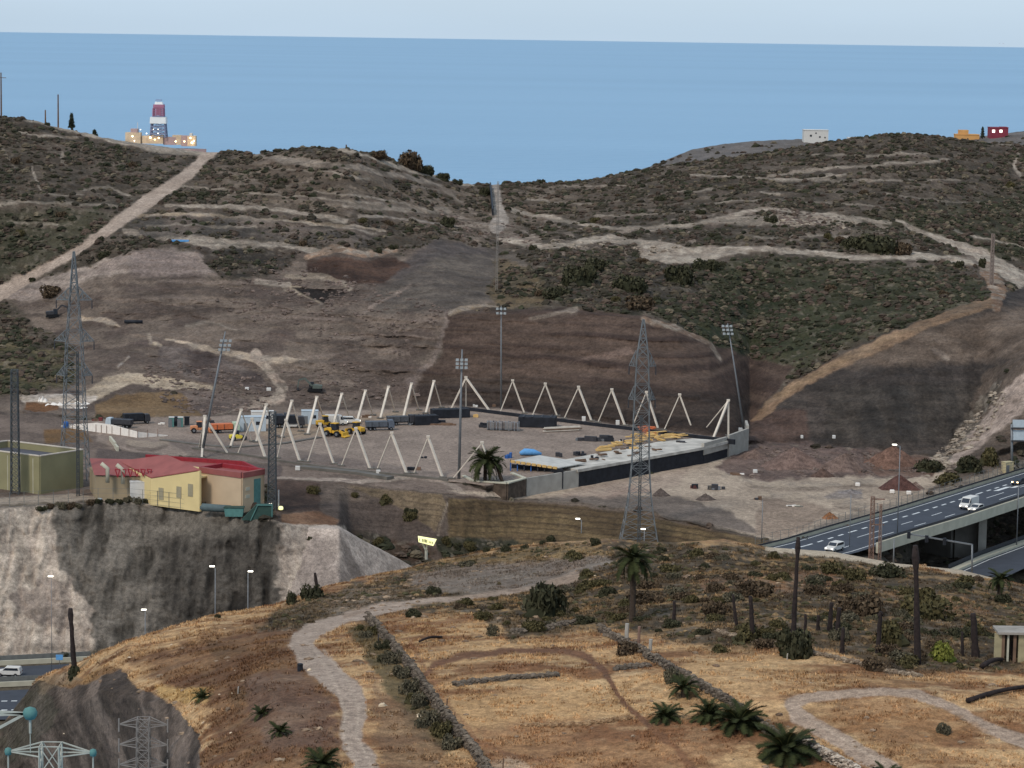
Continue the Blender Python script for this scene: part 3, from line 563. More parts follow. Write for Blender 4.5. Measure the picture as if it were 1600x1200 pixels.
# ================================================================== BUILDING HELPERS
V3 = Vector
class MB:
    def __init__(s): s.v = []; s.f = []
    def add(s, vs, fs):
        k = len(s.v); s.v += [tuple(v) for v in vs]; s.f += [tuple(i+k for i in f) for f in fs]; return s
    def box(s, c, size, rz=0, M=None):
        hx, hy, hz = size[0]/2, size[1]/2, size[2]/2; ca, sa = math.cos(rz), math.sin(rz); vs = []
        for x, y, z in ((-1,-1,-1),(1,-1,-1),(1,1,-1),(-1,1,-1),(-1,-1,1),(1,-1,1),(1,1,1),(-1,1,1)):
            x, y, z = x*hx, y*hy, z*hz; p = V3((c[0]+x*ca-y*sa, c[1]+x*sa+y*ca, c[2]+z)); vs.append(M @ p if M else p)
        return s.add(vs, ((0,3,2,1),(4,5,6,7),(0,1,5,4),(1,2,6,5),(2,3,7,6),(3,0,4,7)))
    def bar(s, a, b, w, h=None):
        a, b = V3(a), V3(b); h = h or w; d = (b-a).normalized()
        u = d.cross(V3((0,0,1))); u = V3((1,0,0)) if u.length < 1e-3 else u.normalized(); v = u.cross(d)
        q = [(-1,-1),(1,-1),(1,1),(-1,1)]
        vs = [a+u*w/2*i+v*h/2*j for i, j in q]+[b+u*w/2*i+v*h/2*j for i, j in q]
        return s.add(vs, ((0,1,2,3),(7,6,5,4),(0,4,5,1),(1,5,6,2),(2,6,7,3),(3,7,4,0)))
    def tube(s, pts, rad, n=8, cap=True):
        rs = [rad]*len(pts) if np.isscalar(rad) else rad; k = len(s.v); pts = [V3(p) for p in pts]
        for i, p in enumerate(pts):
            d = (pts[min(i+1, len(pts)-1)]-pts[max(i-1, 0)]).normalized()
            u = d.cross(V3((0,1,0))) if abs(d.y) < .9 else d.cross(V3((1,0,0))); u.normalize(); v = d.cross(u)
            for j in range(n):
                a = 2*math.pi*j/n; s.v.append(tuple(p+(u*math.cos(a)+v*math.sin(a))*rs[i]))
        for i in range(len(pts)-1):
            for j in range(n): s.f.append((k+i*n+j, k+i*n+(j+1)%n, k+(i+1)*n+(j+1)%n, k+(i+1)*n+j))
        if cap: s.f.append(tuple(k+j for j in reversed(range(n)))); s.f.append(tuple(k+(len(pts)-1)*n+j for j in range(n)))
        return s
    def quad(s, *p): return s.add(p, (tuple(range(len(p))),))
    def prism(s, poly, z0, z1):      # poly: list of (x,y) ccw
        n = len(poly); z1s = z1 if hasattr(z1, '__len__') else [z1]*n; z0s = z0 if hasattr(z0, '__len__') else [z0]*n
        vs = [(x, y, z0s[i]) for i, (x, y) in enumerate(poly)]+[(x, y, z1s[i]) for i, (x, y) in enumerate(poly)]
        return s.add(vs, [tuple(reversed(range(n))), tuple(range(n, 2*n))]+[(i, (i+1)%n, n+(i+1)%n, n+i) for i in range(n)])
    def slab(s, a, b, t, z0, z1, z0b=None, z1b=None):     # upright wall between plan points a,b
        a, b = V3((a[0], a[1], 0)), V3((b[0], b[1], 0)); u = (b-a).normalized().cross(V3((0,0,1)))*t/2
        z0b = z0 if z0b is None else z0b; z1b = z1 if z1b is None else z1b
        P4 = [a+u, b+u, b-u, a-u]; za = [z0, z0b, z0b, z0]; zb = [z1, z1b, z1b, z1]
        return s.prism([(p.x, p.y) for p in P4], za, zb)
    def lathe(s, prof, n=12, c=(0,0,0)):
        k = len(s.v)
        for r, z in prof:
            for j in range(n): a = 2*math.pi*j/n; s.v.append((c[0]+r*math.cos(a), c[1]+r*math.sin(a), c[2]+z))
        for i in range(len(prof)-1):
            for j in range(n): s.f.append((k+i*n+j, k+i*n+(j+1)%n, k+(i+1)*n+(j+1)%n, k+(i+1)*n+j))
        s.f.append(tuple(k+j for j in reversed(range(n)))); s.f.append(tuple(k+(len(prof)-1)*n+j for j in range(n))); return s
    def xform(s, M): s.v = [tuple(M @ V3(v)) for v in s.v]; return s
    def mesh(s, name, m, smooth=False):
        me = bpy.data.meshes.new(name); me.from_pydata(s.v, [], s.f); me.materials.append(m)
        if smooth: me.polygons.foreach_set('use_smooth', [True]*len(me.polygons))
        me.update(); return me
    def build(s, name, m, parent=None, smooth=False, bevel=0, world=True):
        if parent is not None and world: s.v = [tuple(V3(v)-parent.location) for v in s.v]
        me = s.mesh(name, m, smooth); o = bpy.data.objects.new(name, me); COL.objects.link(o)
        if parent is not None: o.parent = parent
        if bevel: b = o.modifiers.new('bevel', 'BEVEL'); b.width = bevel; b.segments = 2; b.limit_method = 'ANGLE'
        return o
def thing(name, label, cat, loc=(0,0,0), group=None, rz=0):
    o = bpy.data.objects.new(name, None); COL.objects.link(o); o.location = loc; o.rotation_euler = (0,0,rz)
    o.empty_display_size = .5
    return tag(o, label, cat, group)
def part(name, me, parent, M=None):
    o = bpy.data.objects.new(name, me); COL.objects.link(o); o.parent = parent
    if M is not None: o.matrix_local = M
    return o
def copy_thing(src, loc, rz=0, scale=1, label=None, group=None):
    def rec(o, par):
        c = o.copy(); COL.objects.link(c)
        if par is not None: c.parent = par
        for ch in [k for k in o.children]: rec(ch, c)
        return c
    r = rec(src, None); r.location = loc; r.rotation_euler = (0,0,rz); r.scale = (scale,)*3
    if label: r['label'] = label
    if group: r['group'] = group
    return r
def G(px, py):                       # ground at a picture point: near hill first, else the land behind
    j = int(np.abs(near.px[0]-px).argmin()); return (near if py > near.py[:, j][near_first[j]] else hill).at(px, py)
near_first = [int(np.argmin(near.py[:, j])) for j in range(near.shape[1])]

# ================================================================== VEGETATION
# --- hillside scrub (ground cover: thousands of low bushes)
def dome(seed, nr=3, ns=7):
    r = np.random.RandomState(seed); V = []; Fc = []
    for i in range(nr):
        ph = math.pi/2*(i/(nr-.35)); 
        for j in range(ns):
            a = 2*math.pi*(j+.5*(i%2)+r.uniform(-.25,.25))/ns; q = r.uniform(.72, 1.25)
            V.append((math.cos(a)*math.cos(ph)*q, math.sin(a)*math.cos(ph)*q, math.sin(ph)*r.uniform(.8,1.15)-.12))
    V.append((r.uniform(-.2,.2), r.uniform(-.2,.2), r.uniform(.8,1.05)))
    for i in range(nr-1):
        for j in range(ns):
            a, b_, c, d_ = i*ns+j, i*ns+(j+1)%ns, (i+1)*ns+(j+1)%ns, (i+1)*ns+j
            Fc += [(a, b_, c), (a, c, d_)]
    t = (nr-1)*ns
    for j in range(ns): Fc.append((t+j, t+(j+1)%ns, len(V)-1))
    return np.array(V), np.array(Fc)
DOMES = [dome(k) for k in range(10)]
def scatter(sheet, rate, rmin, rmax, name, xr=(-60,1660), palette=((58,55,47),(86,80,68),(50,52,40),(72,63,56)), seed=3, gain=1.0, cap=16000, exclude=(1,), ylim=None, hf=(.6,1.1)):
    r = np.random.RandomState(seed); W = sheet.W
    dx = np.abs(np.gradient(W[...,0], axis=1)); dy = np.linalg.norm(np.gradient(W[...,1:], axis=0), axis=-1)
    clump = sm(-.25, .35, fbm(W[...,0]/7, W[...,1]/7, W[...,2]/7, 91+seed, 3))
    p = np.clip(sheet.scrub, 0, 1.3)*np.minimum(dx*dy, 6)*rate*(.18+1.4*clump**1.5)
    sc0 = np.clip(sheet.scrub,0,1); er = sc0.copy()
    for q in (1,2,3): er[q:] = np.minimum(er[q:], sc0[:-q])
    er[:, 2:] = np.minimum(er[:, 2:], sc0[:, :-2]); er[:, :-2] = np.minimum(er[:, :-2], sc0[:, 2:])
    p *= sm(.12, .4, er)
    p[(sheet.px < xr[0]) | (sheet.px > xr[1])] = 0; p[:9] = 0
    if ylim: p[(sheet.py < ylim[0]) | (sheet.py > ylim[1])] = 0
    for e in exclude: p[sheet.cls == e] = 0
    ii = np.where(r.rand(*p.shape) < p)
    n_ = len(ii[0]); print(name, n_)
    if n_ > cap: sel = r.permutation(n_)[:cap]; ii = (ii[0][sel], ii[1][sel]); n_ = cap
    VV = []; FF = []; CC = []; k = 0; pal = [alb(c, gain) for c in palette]
    kinds = r.randint(0, len(DOMES), n_); pos = W[ii]+np.stack([r.uniform(-.3,.3,n_), r.uniform(-.6,.6,n_), 0*kinds], -1); gr_ = sheet.green[ii]
    for kd in range(len(DOMES)):
        s_ = np.where(kinds == kd)[0]; V, Fc = DOMES[kd]
        if len(s_) == 0: continue
        rad = rmin+(rmax-rmin)*r.rand(len(s_))**2.2; a = r.rand(len(s_))*6.283
        x = V[None,:,0]*np.cos(a)[:,None]-V[None,:,1]*np.sin(a)[:,None]; y = V[None,:,0]*np.sin(a)[:,None]+V[None,:,1]*np.cos(a)[:,None]
        sx = (rad*r.uniform(.85,1.35,len(s_)))[:,None]
        P3 = np.stack([x*sx, y*rad[:,None], V[None,:,2]*(rad*r.uniform(hf[0],hf[1],len(s_)))[:,None]], -1)+pos[s_][:,None,:]
        t = r.rand(len(s_)); g_ = gr_[s_]
        base = np.where((t < .45*g_+.1)[:,None], pal[2], np.where((t < .62)[:,None], pal[0], np.where((t < .85)[:,None], pal[3], pal[1])))
        c = base[:,None,:]*r.uniform(.65,1.35,len(s_))[:,None,None]*r.uniform(.75,1.3,(len(s_),V.shape[0]))[...,None]
        VV.append(P3.reshape(-1,3)); CC.append(c.reshape(-1,3))
        FF.append((Fc[None]+(np.arange(len(s_))*V.shape[0])[:,None,None]+k).reshape(-1,3)); k += P3.shape[0]*P3.shape[1]
    o = mesh_np(name, np.concatenate(VV), np.concatenate(FF), M_leaf, np.concatenate(CC), smooth=False)
    return tag(o, kind='stuff')
scatter(hill, .6, .3, 1.35, 'hillside_scrub', cap=31000)
scatter(far, .035, .8, 2.2, 'ridge_scrub', xr=(960,1700), seed=5, cap=1500)
# low scrub, tufts and stones of the near hill
scatter(near, .45, .12, .6, 'low_scrub', palette=((76,68,50),(112,96,72),(66,64,46),(88,76,58)), seed=8, cap=6500, exclude=(2,), hf=(.6,1.0))
# --- dry grass tufts on the near hill, ground cover
def grass(sheet, n_, name, seed=4):
    r = np.random.RandomState(seed); W = sheet.W
    ok = (sheet.cls == 0) & (sheet.px > -40) & (sheet.px < 1640) & (sheet.py < 1215) & (sheet.py > 850); ok[:6] = False
    cl = sm(-.3,.4,fbm(W[...,0]/4, W[...,1]/3, W[...,2]/3, 15, 3))*ok*(1-sheet.nograss)
    dx = np.abs(np.gradient(W[...,0], axis=1)); dy = np.linalg.norm(np.gradient(W[...,1:], axis=0), axis=-1)
    pr = (cl*dx*dy).ravel(); pr = pr/pr.sum(); idx = r.choice(pr.size, n_, p=pr)
    pos = W.reshape(-1,3)[idx]; col = sheet.col.reshape(-1,3)[idx]
    nb = 5; V = np.zeros((n_, nb*3, 3)); 
    for b_ in range(nb):
        a = r.rand(n_)*6.283; l = r.uniform(.12,.36,n_); w_ = r.uniform(.05,.12,n_); tip = r.uniform(.05,.3,n_)
        off = r.uniform(-.3,.3,(n_,2))
        V[:,b_*3,0] = off[:,0]+np.cos(a)*w_; V[:,b_*3,1] = off[:,1]+np.sin(a)*w_
        V[:,b_*3+1,0] = off[:,0]-np.cos(a)*w_; V[:,b_*3+1,1] = off[:,1]-np.sin(a)*w_
        V[:,b_*3+2,0] = off[:,0]+np.sin(a)*tip; V[:,b_*3+2,1] = off[:,1]+np.cos(a)*tip; V[:,b_*3+2,2] = l
        V[:,b_*3:b_*3+2,2] = -.05
    V += pos[:,None,:]
    Fc = (np.arange(nb*3).reshape(nb,3)[None]+(np.arange(n_)*nb*3)[:,None,None]).reshape(-1,3)
    c = np.repeat((col*r.uniform(.7,1.5,(n_,1)))[:,None,:], nb*3, 1).reshape(-1,3)
    return tag(mesh_np(name, V.reshape(-1,3), Fc, M_leaf, c, smooth=False), kind='stuff')
grass(near, 26000, 'dry_grass')
# --- loose rocks
def rocks(sheet, poly_masks, name, n_, rmin, rmax, c, c2, seed):
    r = np.random.RandomState(seed); m = sum(poly_masks); W = sheet.W
    dx = np.abs(np.gradient(W[...,0], axis=1)); dy = np.minimum(np.linalg.norm(np.gradient(W[...,1:], axis=0), axis=-1), 3)
    pr = (m*dx*dy*sm(-.3,.3,sheet.n3)).ravel(); pr[np.isnan(pr)] = 0; pr /= pr.sum(); idx = r.choice(pr.size, n_, p=pr)
    VV = []; FF = []; CC = []; k = 0; pos = W.reshape(-1,3)[idx]
    for i in range(n_):
        V, Fc = DOMES[i % 10]; rad = rmin+(rmax-rmin)*r.rand()**3
        P3 = np.stack([V[:,0]*rad*r.uniform(.8,1.4), V[:,1]*rad, V[:,2]*rad*r.uniform(.4,.8)], -1)+pos[i]
        VV.append(P3); FF.append(Fc+k); k += len(V); t = r.rand()
        CC.append(np.tile((alb(c)*t+alb(c2)*(1-t))*r.uniform(.8,1.25), (len(V),1)))
    return tag(mesh_np(name, np.concatenate(VV), np.concatenate(FF), M_leaf, np.concatenate(CC), smooth=False), kind='stuff')
rocks(hill, [h.mask([(230,560),(420,590),(420,640),(300,650),(220,610)],4,2), .6*h.mask([(440,580),(640,560),(660,620),(450,640)],4,2), .8*h.mask([(1180,695),(1460,715),(1440,745),(1160,745)],4,2),
   .5*h.mask([(450,430),(560,440),(520,475),(440,470)],4,2), .9*h.mask([(1200,325),(1340,345),(1320,365),(1200,350)],4,2), .6*h.mask([(680,330),(800,350),(840,390),(700,370)],4,2), .5*h.mask([(430,395),(700,480),(640,560),(300,480)],4,2)],
   'loose_rocks', 3600, .15, .9, (112,100,94), (84,76,72), 12)
rocks(hill, [h.mask([(1440,745),(1470,700),(1560,600),(1580,620),(1500,730)],4,2), .3*h.mask([(860,376),(1070,390),(1050,400),(860,388)],2,1), .4*h.mask([(1200,335),(1340,345),(1330,360),(1210,352)],2,1)], 'pale_rocks', 700, .2, 1.1, (150,142,130), (118,108,98), 13)
rocks(near, [n.mask([(480,940),(560,910),(640,895),(700,925),(600,960)],4,2), .35*n.mask([(640,890),(1000,850),(1500,900),(1500,930),(900,900)],4,2), .2*n.mask([(350,1000),(470,980),(520,1150),(380,1150)],4,2), .15*n.mask([(100,1050),(600,950),(1600,1000),(1600,1200),(300,1200)],4,2)],
   'field_stones', 900, .08, .55, (140,124,106), (108,92,78), 14)
print('scatter', time.time()-T0)

# --- bushes as single things
def bush_mesh(seed, nleaf=1100, leaf=.16, lobes=7, cols=((70,72,48),(96,92,66)), flat=.8, gain=.95):
    r = np.random.RandomState(seed); L = []
    for k in range(lobes):
        a = r.rand()*6.283; q = r.rand()**.5*.62; L.append((q*math.cos(a), q*math.sin(a), r.uniform(.25,.62), r.uniform(.28,.5)))
    n_ = nleaf; lb = r.randint(0, lobes, n_); L = np.array(L)[lb]
    d = r.normal(size=(n_,3)); d /= np.linalg.norm(d, axis=1)[:,None]; rr = L[:,3]*(.55+.5*r.rand(n_)**.5)
    c = L[:,:3]+d*rr[:,None]; c[:,2] = np.abs(c[:,2])*flat
    u = r.normal(size=(n_,3)); u /= np.linalg.norm(u, axis=1)[:,None]; v = np.cross(u, d+r.normal(size=(n_,3))*.5); v /= np.linalg.norm(v, axis=1)[:,None]+1e-6
    s_ = leaf*r.uniform(.5,1.3,n_)[:,None]*.5
    V = np.stack([c-u*s_, c+v*s_*.8, c+u*s_*1.2, c-v*s_*.8], 1)
    t = r.rand(n_)[:,None]; col = (alb(cols[0],gain)*t+alb(cols[1],gain)*(1-t))*r.uniform(.7,1.3,n_)[:,None]
    # inner hull behind the leaves, in a darker tone of the leaf colour
    Vd, Fd = dome(seed+50, 4, 9); core = []
    VV = [V.reshape(-1,3)]; FF = [np.arange(n_*4).reshape(n_,4)]; 
    me_v = VV[0]; me_f = FF[0]
    Vc = Vd*np.array([.62,.62,.5*flat/.8]); k = len(me_v)
    fq = np.concatenate([me_f, np.stack([Fd[:,0]+k, Fd[:,1]+k, Fd[:,2]+k, Fd[:,2]+k], 1)]) if False else None
    cc = np.concatenate([np.repeat(col,4,0), np.tile(alb(cols[0],gain)*.8,(len(Vc),1))])
    faces = [tuple(f) for f in me_f]+[tuple(f+k) for f in Fd]
    me = bpy.data.meshes.new('bush'); me.from_pydata(np.concatenate([me_v, Vc]).tolist(), [], faces)
    at_ = me.color_attributes.new('Col','FLOAT_COLOR','POINT'); c4 = np.ones((len(cc),4),np.float32); c4[:,:3] = cc; at_.data.foreach_set('color', c4.ravel())
    me.materials.append(M_leaf); me.update(); return me
BUSH = {
 'dark': [bush_mesh(k, cols=((50,52,38),(70,70,54))) for k in (1,2)],
 'grey': [bush_mesh(k, cols=((74,72,60),(100,96,80))) for k in (3,4)],
 'olive': [bush_mesh(k, cols=((64,62,42),(90,84,58))) for k in (5,6)],
 'brown': [bush_mesh(k, cols=((66,56,46),(92,80,64))) for k in (7,8)],
 'green': [bush_mesh(k, cols=((96,104,46),(122,124,62))) for k in (9,)],
}
LM = {'near': [((988,972),'the tall palm'),((845,960),'the large round bush'),((1241,1020),'the dark rounded bush'),((1434,1036),'the tallest burnt trunk'),((1371,1022),'the broken palm trunk'),((1302,990),'the close pair of stumps'),((1243,850),'the top of the burnt pole'),((1384,895),'the dark green roadside bush'),((1175,1000),'the bent burnt trunk'),((1053,972),'the short upright stump'),((1562,935),'the small palm by the road'),((1555,1000),'the small shed'),((998,1010),'the stone gateposts'),((1480,1030),'the yellow-green bush'),((700,880),'the grey bank'),((1150,850),'the crest above the dirt yard')],
 'far': [((330,240),'the top of the haul road'),((160,370),'the bend of the haul road'),((40,450),'the foot of the haul road'),((560,415),'the brown cutting'),((280,376),'the pale blue strip'),((640,255),'the spiky skyline bush'),((780,320),'the saddle ramp'),((1370,385),'the broad tree clump'),((1545,410),'the ridge junction'),((980,445),'the wooded hollow'),((1275,210),'the white house'),((1190,335),'the pale rock band'),((450,240),'the middle skyline'),((60,200),'the left skyline'),((1400,230),'the right hilltop'),((1000,290),'the right hand skyline')],
 'bank': [((717,748),'the tallest floodlight mast'),((666,860),'the lit billboard'),((440,800),'the green hopper'),((770,770),'the stone terrace'),((908,830),'the lamp behind the hilltop'),((560,840),'the pale concrete wedge')],
 'brink': [((24,780),'the left lattice mast'),((62,775),'the olive hall corner'),((122,780),'the thin dark mast'),((170,780),'the vent pipes'),((222,785),'the white box body'),((313,795),'the cream building corner')]}
USED = {}
def auto_label(desc, px, py, zone):
    c = sorted(LM[zone], key=lambda q: math.hypot(px-q[0][0], (py-q[0][1])*1.5)); best = None
    for (q, nm) in c[:4]:
        dx, dy = px-q[0], py-q[1]; dd = math.hypot(dx, dy)
        side = ('right of' if dx > 0 else 'left of') if abs(dx) > 1.6*abs(dy) else ('below' if dy > 0 else 'above') if abs(dy) > 1.6*abs(dx) else ('below right of' if dx > 0 and dy > 0 else 'below left of' if dy > 0 else 'above right of' if dx > 0 else 'above left of')
        far_ = 'close' if dd < 28 else 'a little' if dd < 60 else 'well' if dd < 110 else 'far'
        l = f'{desc} {far_} {side} {nm}'
        if l not in USED and len(l.split()) <= 16: USED[l] = 1; return l
    for (q, nm) in c[:3]:
        for (q2, nm2) in c[:5]:
            l = f"{desc} between {nm} and {nm2}"
            if nm != nm2 and l not in USED: USED[l] = 1; return l
    return None
def size_word(w_, a, b): return 'small' if w_ < a else 'medium' if w_ < b else 'large'
def bush(px, py, wpx, hpx, kind, label, cat='bush', group=None, name='bush', sink=.12):
    if isinstance(label, tuple): label = auto_label(label[0], px, py, label[1]) or label[2]
    p, d = G(px, py); s_ = d/F; me = random.choice(BUSH[kind])
    o = bpy.data.objects.new(name, me); COL.objects.link(o)
    o.location = p-V3((0,0,sink*hpx*s_)); o.rotation_euler = (0,0,random.uniform(0,6.28)); R_ = wpx*s_/2/.92; o.scale = (R_, R_, hpx*s_/.85)
    return tag(o, label, cat, group)
bush(848,962,88,78,'dark','large dark round bush beside the trail left of the tall palm')
bush(1241,1024,74,64,'dark','dark rounded bush at the foot of the burnt pole, edge of the field')
bush(1384,900,62,30,'dark','dense dark green bush right beside the pale road')
bush(1476,1032,54,36,'green','bright yellow-green bush left of the small shed')
bush(1475,1144,26,24,'grey','small grey ball bush standing alone inside the track loop')
bush(647,964,30,21,'dark','small dark bush just below the trail bend')
bush(770,995,24,22,'grey','small grey bush at the top of the dry field')
bush(678,926,26,20,'dark','small dark bush on the grey bank above the trail')
bush(116,1056,26,26,'dark','dark bush round the foot of the leaning burnt trunk at left')
bush(455,942,22,32,'dark','black scorched clump on the hilltop in front of the concrete slope')
bush(487,934,40,34,'dark','scorched tangle around the short burnt stump on the hilltop')
bush(340,964,14,9,'dark','tiny black bush on the crest below the street lamps')
bush(980,1022,44,26,'brown','rusty brown bush where two field walls meet')
bush(1370,1045,50,24,'brown','rusty brown heap of dry brush under the broken palm trunk')
bush(1500,915,52,22,'olive','olive bush on the hilltop beyond the second burnt pole')
bush(1335,905,40,22,'olive','olive bush right of the dark green roadside bush')
bush(1050,1065,34,34,'grey','grey leafy bush above the row of young palms')
bush(1310,1000,40,30,'grey','grey shrub among the burnt stumps')
bush(1160,1000,60,34,'olive','low olive shrub beside the two bent burnt trunks')
bush(1195,1012,40,22,'brown','low brown shrub left of the dark rounded bush')
bush(1565,940,40,22,'dark','dark bush at the foot of the small palm near the road')
bush(1300,895,44,22,'olive','olive bush just under the pale road, left of the dark one')
bush(1450,965,90,44,'olive','wide olive thicket behind the second burnt pole')
bush(1345,960,80,44,'brown','wide brown-green thicket between the burnt poles')
bush(1400,1005,70,50,'olive','tall olive shrub left of the second burnt pole')
bush(1180,930,70,30,'brown','brown thicket over the bent burnt trunks')
bush(1120,960,50,30,'brown','dry brown shrub left of the bent burnt trunks')
bush(1010,940,60,26,'brown','dark brown shrub right of the tall palm trunk')
ORD = 'first second third fourth fifth sixth seventh eighth ninth tenth eleventh twelfth thirteenth fourteenth fifteenth'.split()
for hq, (x,y,w_,h_) in enumerate(sorted([(585,985,26,18),(572,992,22,14),(600,1010,30,22),(612,1032,34,26),(628,1052,36,26),(600,1030,26,18),(640,1078,34,28),(655,1100,36,28),(640,1095,28,20),(672,1125,34,26),(690,1145,38,30),(705,1165,40,30),(660,1130,26,18),(560,980,20,12)], key=lambda q: q[1])):
    bush(x,y+4,w_,h_,(kq := random.choice(['olive','grey','dark'])),f"{kq} hedge bush by the track wall, number {hq} down from the trail bend" if False else f"{kq} hedge bush beside the track wall, {ORD[hq]} from the top",'bush','hedge bushes along the track wall')
# free-standing scrub over the top of the near hill
r_ = np.random.RandomState(77); cnt = 0
while cnt < 160:
    x = r_.uniform(700,1640); y = r_.uniform(855,1045); j = int(np.abs(near.px[0]-x).argmin())
    col_ = near.py[:, j]; i = int(np.abs(col_-y)[8:].argmin())+8
    if near.scrub[i, j] < .35 or near.cls[i, j] == 2 or r_.rand() > near.scrub[i, j]: continue
    cnt += 1; wpx = r_.uniform(16,52)*(.7+.3*(y-850)/190)
    bush(x, y, wpx, wpx*r_.uniform(.4,.62), (kq := r_.choice(['grey','olive','brown','dark','olive'])), (f"{size_word(wpx,24,36)} {kq} scrub bush", 'near', 'low dry scrub bush among the crowded bushes of the near hilltop'), 'bush', 'scrub bushes on the near hilltop', 'scrub_bush', .2)
# distinct bushes on the far hill
for (x,y,w_,h_,k_,l_) in [
 (1370,392,80,40,'dark','broad dark tree clump between the two hillside paths'),(1335,388,50,30,'dark','dark bush left of the broad tree clump'),(1410,396,40,26,'brown','brown bush right of the broad tree clump'),
 (640,260,44,34,'brown','spiky grey-brown bush on the saddle skyline'),(665,270,34,20,'dark','dark bush right of the spiky bush on the skyline'),(692,280,30,16,'dark','low dark bush further down the skyline slope'),
 (714,286,18,12,'dark','small dark bush near the saddle gate'),(757,303,24,20,'dark','round dark bush left of the walled ramp'),(590,246,30,14,'brown','low brown bush on the skyline left of the spiky bush'),
 (1500,418,20,16,'dark','small bush by the upper path'),(1535,418,16,20,'dark','dark bush at the road junction on the ridge'),(640,362,18,14,'dark','small round bush above the quarry'),
 (700,352,30,20,'dark','dark bush below the terrace end'),(592,393,14,11,'dark','left of the two round bushes above the brown cutting'),(614,390,16,10,'dark','right of the two round bushes above the brown cutting'),
 (833,388,14,12,'dark','small dark bush on the pale path right of the ramp'),(80,460,44,20,'brown','wide dark shrub below the haul road bend'),(158,376,14,14,'dark','small bush on the edge of the haul road'),
 (165,398,30,12,'dark','flat bush below the haul road'),(74,190,10,8,'dark','bush on the left skyline'),(1205,345,22,16,'dark','bush against the pale rock band'),(50,437,14,8,'dark','small bush at the lower end of the haul road'),
 (905,445,70,44,'dark','large dark tree on the left of the wooded hollow'),(985,452,60,36,'dark','dark tree in the middle of the wooded hollow'),(1060,440,60,42,'dark','large dark tree on the right of the wooded hollow'),(930,420,50,28,'dark','dark tree at the back of the wooded hollow'),
 (870,462,50,24,'dark','low dark tree at the left edge of the hollow'),(1000,478,60,24,'brown','brownish thicket below the hollow'),(1100,420,40,26,'dark','dark bush right above the hollow'),
 (1450,735,60,26,'dark','dark green bush at the foot of the rock talus'),(1510,735,56,36,'dark','large green bush above the highway fence'),(1540,725,44,34,'olive','green bush beside the roadside cabinet'),(1475,752,50,20,'olive','low green bush along the highway fence')]:
    bush(x,y,w_,h_,k_,l_)
r_ = np.random.RandomState(5)
for k in range(70):
    x = r_.uniform(0,1600); y = r_.uniform(230,470); j = int(np.abs(hill.px[0]-x).argmin()); i = int(np.abs(hill.py[12:, j]-y).argmin())+12
    if hill.scrub[i, j] < .5: continue
    wpx = r_.uniform(10,24); bush(x, y, wpx, wpx*r_.uniform(.5,.7), (kq := r_.choice(['dark','dark','brown','olive'])), (f"{size_word(wpx,15,20)} {kq} bush on the far hillside", 'far', 'dark bush standing out of the scrub on the far hillside'), 'bush', 'larger bushes on the far hillside', 'scrub_bush', .2)
for (x,y) in [(485,845),(635,800),(640,812),(600,785),(555,775),(490,770),(700,850),(715,856),(735,858),(760,862),(790,860),(590,850),(560,845),(820,858),(848,850),(862,845),(645,806),(930,852)]:
    w_ = random.uniform(12,26); kq = random.choice(['dark','dark','olive']); bush(x,y,w_,w_*.7,kq,(f"{size_word(w_,17,22)} {kq} shrub on the bank",'bank','dark shrub growing on the terraced bank below the site'),'bush','shrubs on the bank')
for x in list(range(66,330,15)):
    bush(x+random.uniform(-4,4), np.interp(x,[0,240,330],[795,785,797]), random.uniform(12,22), random.uniform(6,12), (kq := random.choice(['dark','brown','grey'])),(f'{kq} shrub on the cliff brink','brink','dry shrub on the brink of the concrete cliff below the buildings'),'bush','shrubs on the cliff brink')
for (x,y,q) in [(8,1030,'first, at the left edge'),(30,1034,'second from the left'),(62,1030,'third from the left'),(100,1024,'furthest right'),(25,1064,'right one on the median'),(10,1068,'left one on the median')]:
    bush(x,y,random.uniform(14,26),10,'dark','roadside shrub of the lower highway, '+q,'bush','shrubs along the lower highway')

# --- palms
def frond_mesh(name, L, droop, rise, cols=((40,46,28),(60,66,40)), n_=22, wid=.36, seed=0):
    r = np.random.RandomState(seed); V = []; Fc = []; C4 = []; pts = []
    for i in range(n_+1):
        t = i/n_; x = L*(t*math.cos(rise*(1-t*.3))); z = L*(t*math.sin(rise))-droop*L*t**2.2; pts.append(np.array([x, 0, z]))
    for i in range(n_):
        a, b_ = pts[i], pts[i+1]; w_ = .03*L/3*(1-i/n_)+.012; k = len(V)
        V += [a+[0,w_,0], a-[0,w_,0], b_-[0,w_*.8,0], b_+[0,w_*.8,0]]; Fc.append((k,k+1,k+2,k+3)); C4 += [alb((104,104,64))]*4
    for i in range(2, n_+1):
        t = i/n_; l = wid*L*(1-abs(t-.45)**1.6*1.5)*r.uniform(.85,1.1)*.75
        for sgn in (-1, 1):
            for q in (0, .5):
                p0 = pts[i]*(1-q)+pts[i-1]*q; fw = (pts[i]-pts[i-1]); fw = fw/np.linalg.norm(fw)
                tip = p0+np.array([fw[0]*l*.6, sgn*l*.8, fw[2]*l*.6+r.uniform(-.1,.12)*l+.12*l]); k = len(V)
                V += [p0+fw*.02*L, p0-fw*.02*L, tip]; Fc.append((k,k+1,k+2)); t2 = r.rand(); C4 += [(alb(cols[0],.95)*t2+alb(cols[1],.95)*(1-t2))]*3
    me = bpy.data.meshes.new(name); me.from_pydata([tuple(v) for v in V], [], Fc)
    at_ = me.color_attributes.new('Col','FLOAT_COLOR','POINT'); c4 = np.ones((len(V),4),np.float32); c4[:,:3] = np.array(C4); at_.data.foreach_set('color', c4.ravel())
    me.materials.append(M_leaf); me.update(); return me
FR = [frond_mesh('frond', 1, dr, ri, seed=k) for k, (dr, ri) in enumerate([(.75,.5),(.6,.75),(.45,1.0),(.3,1.2),(.9,.3)])]
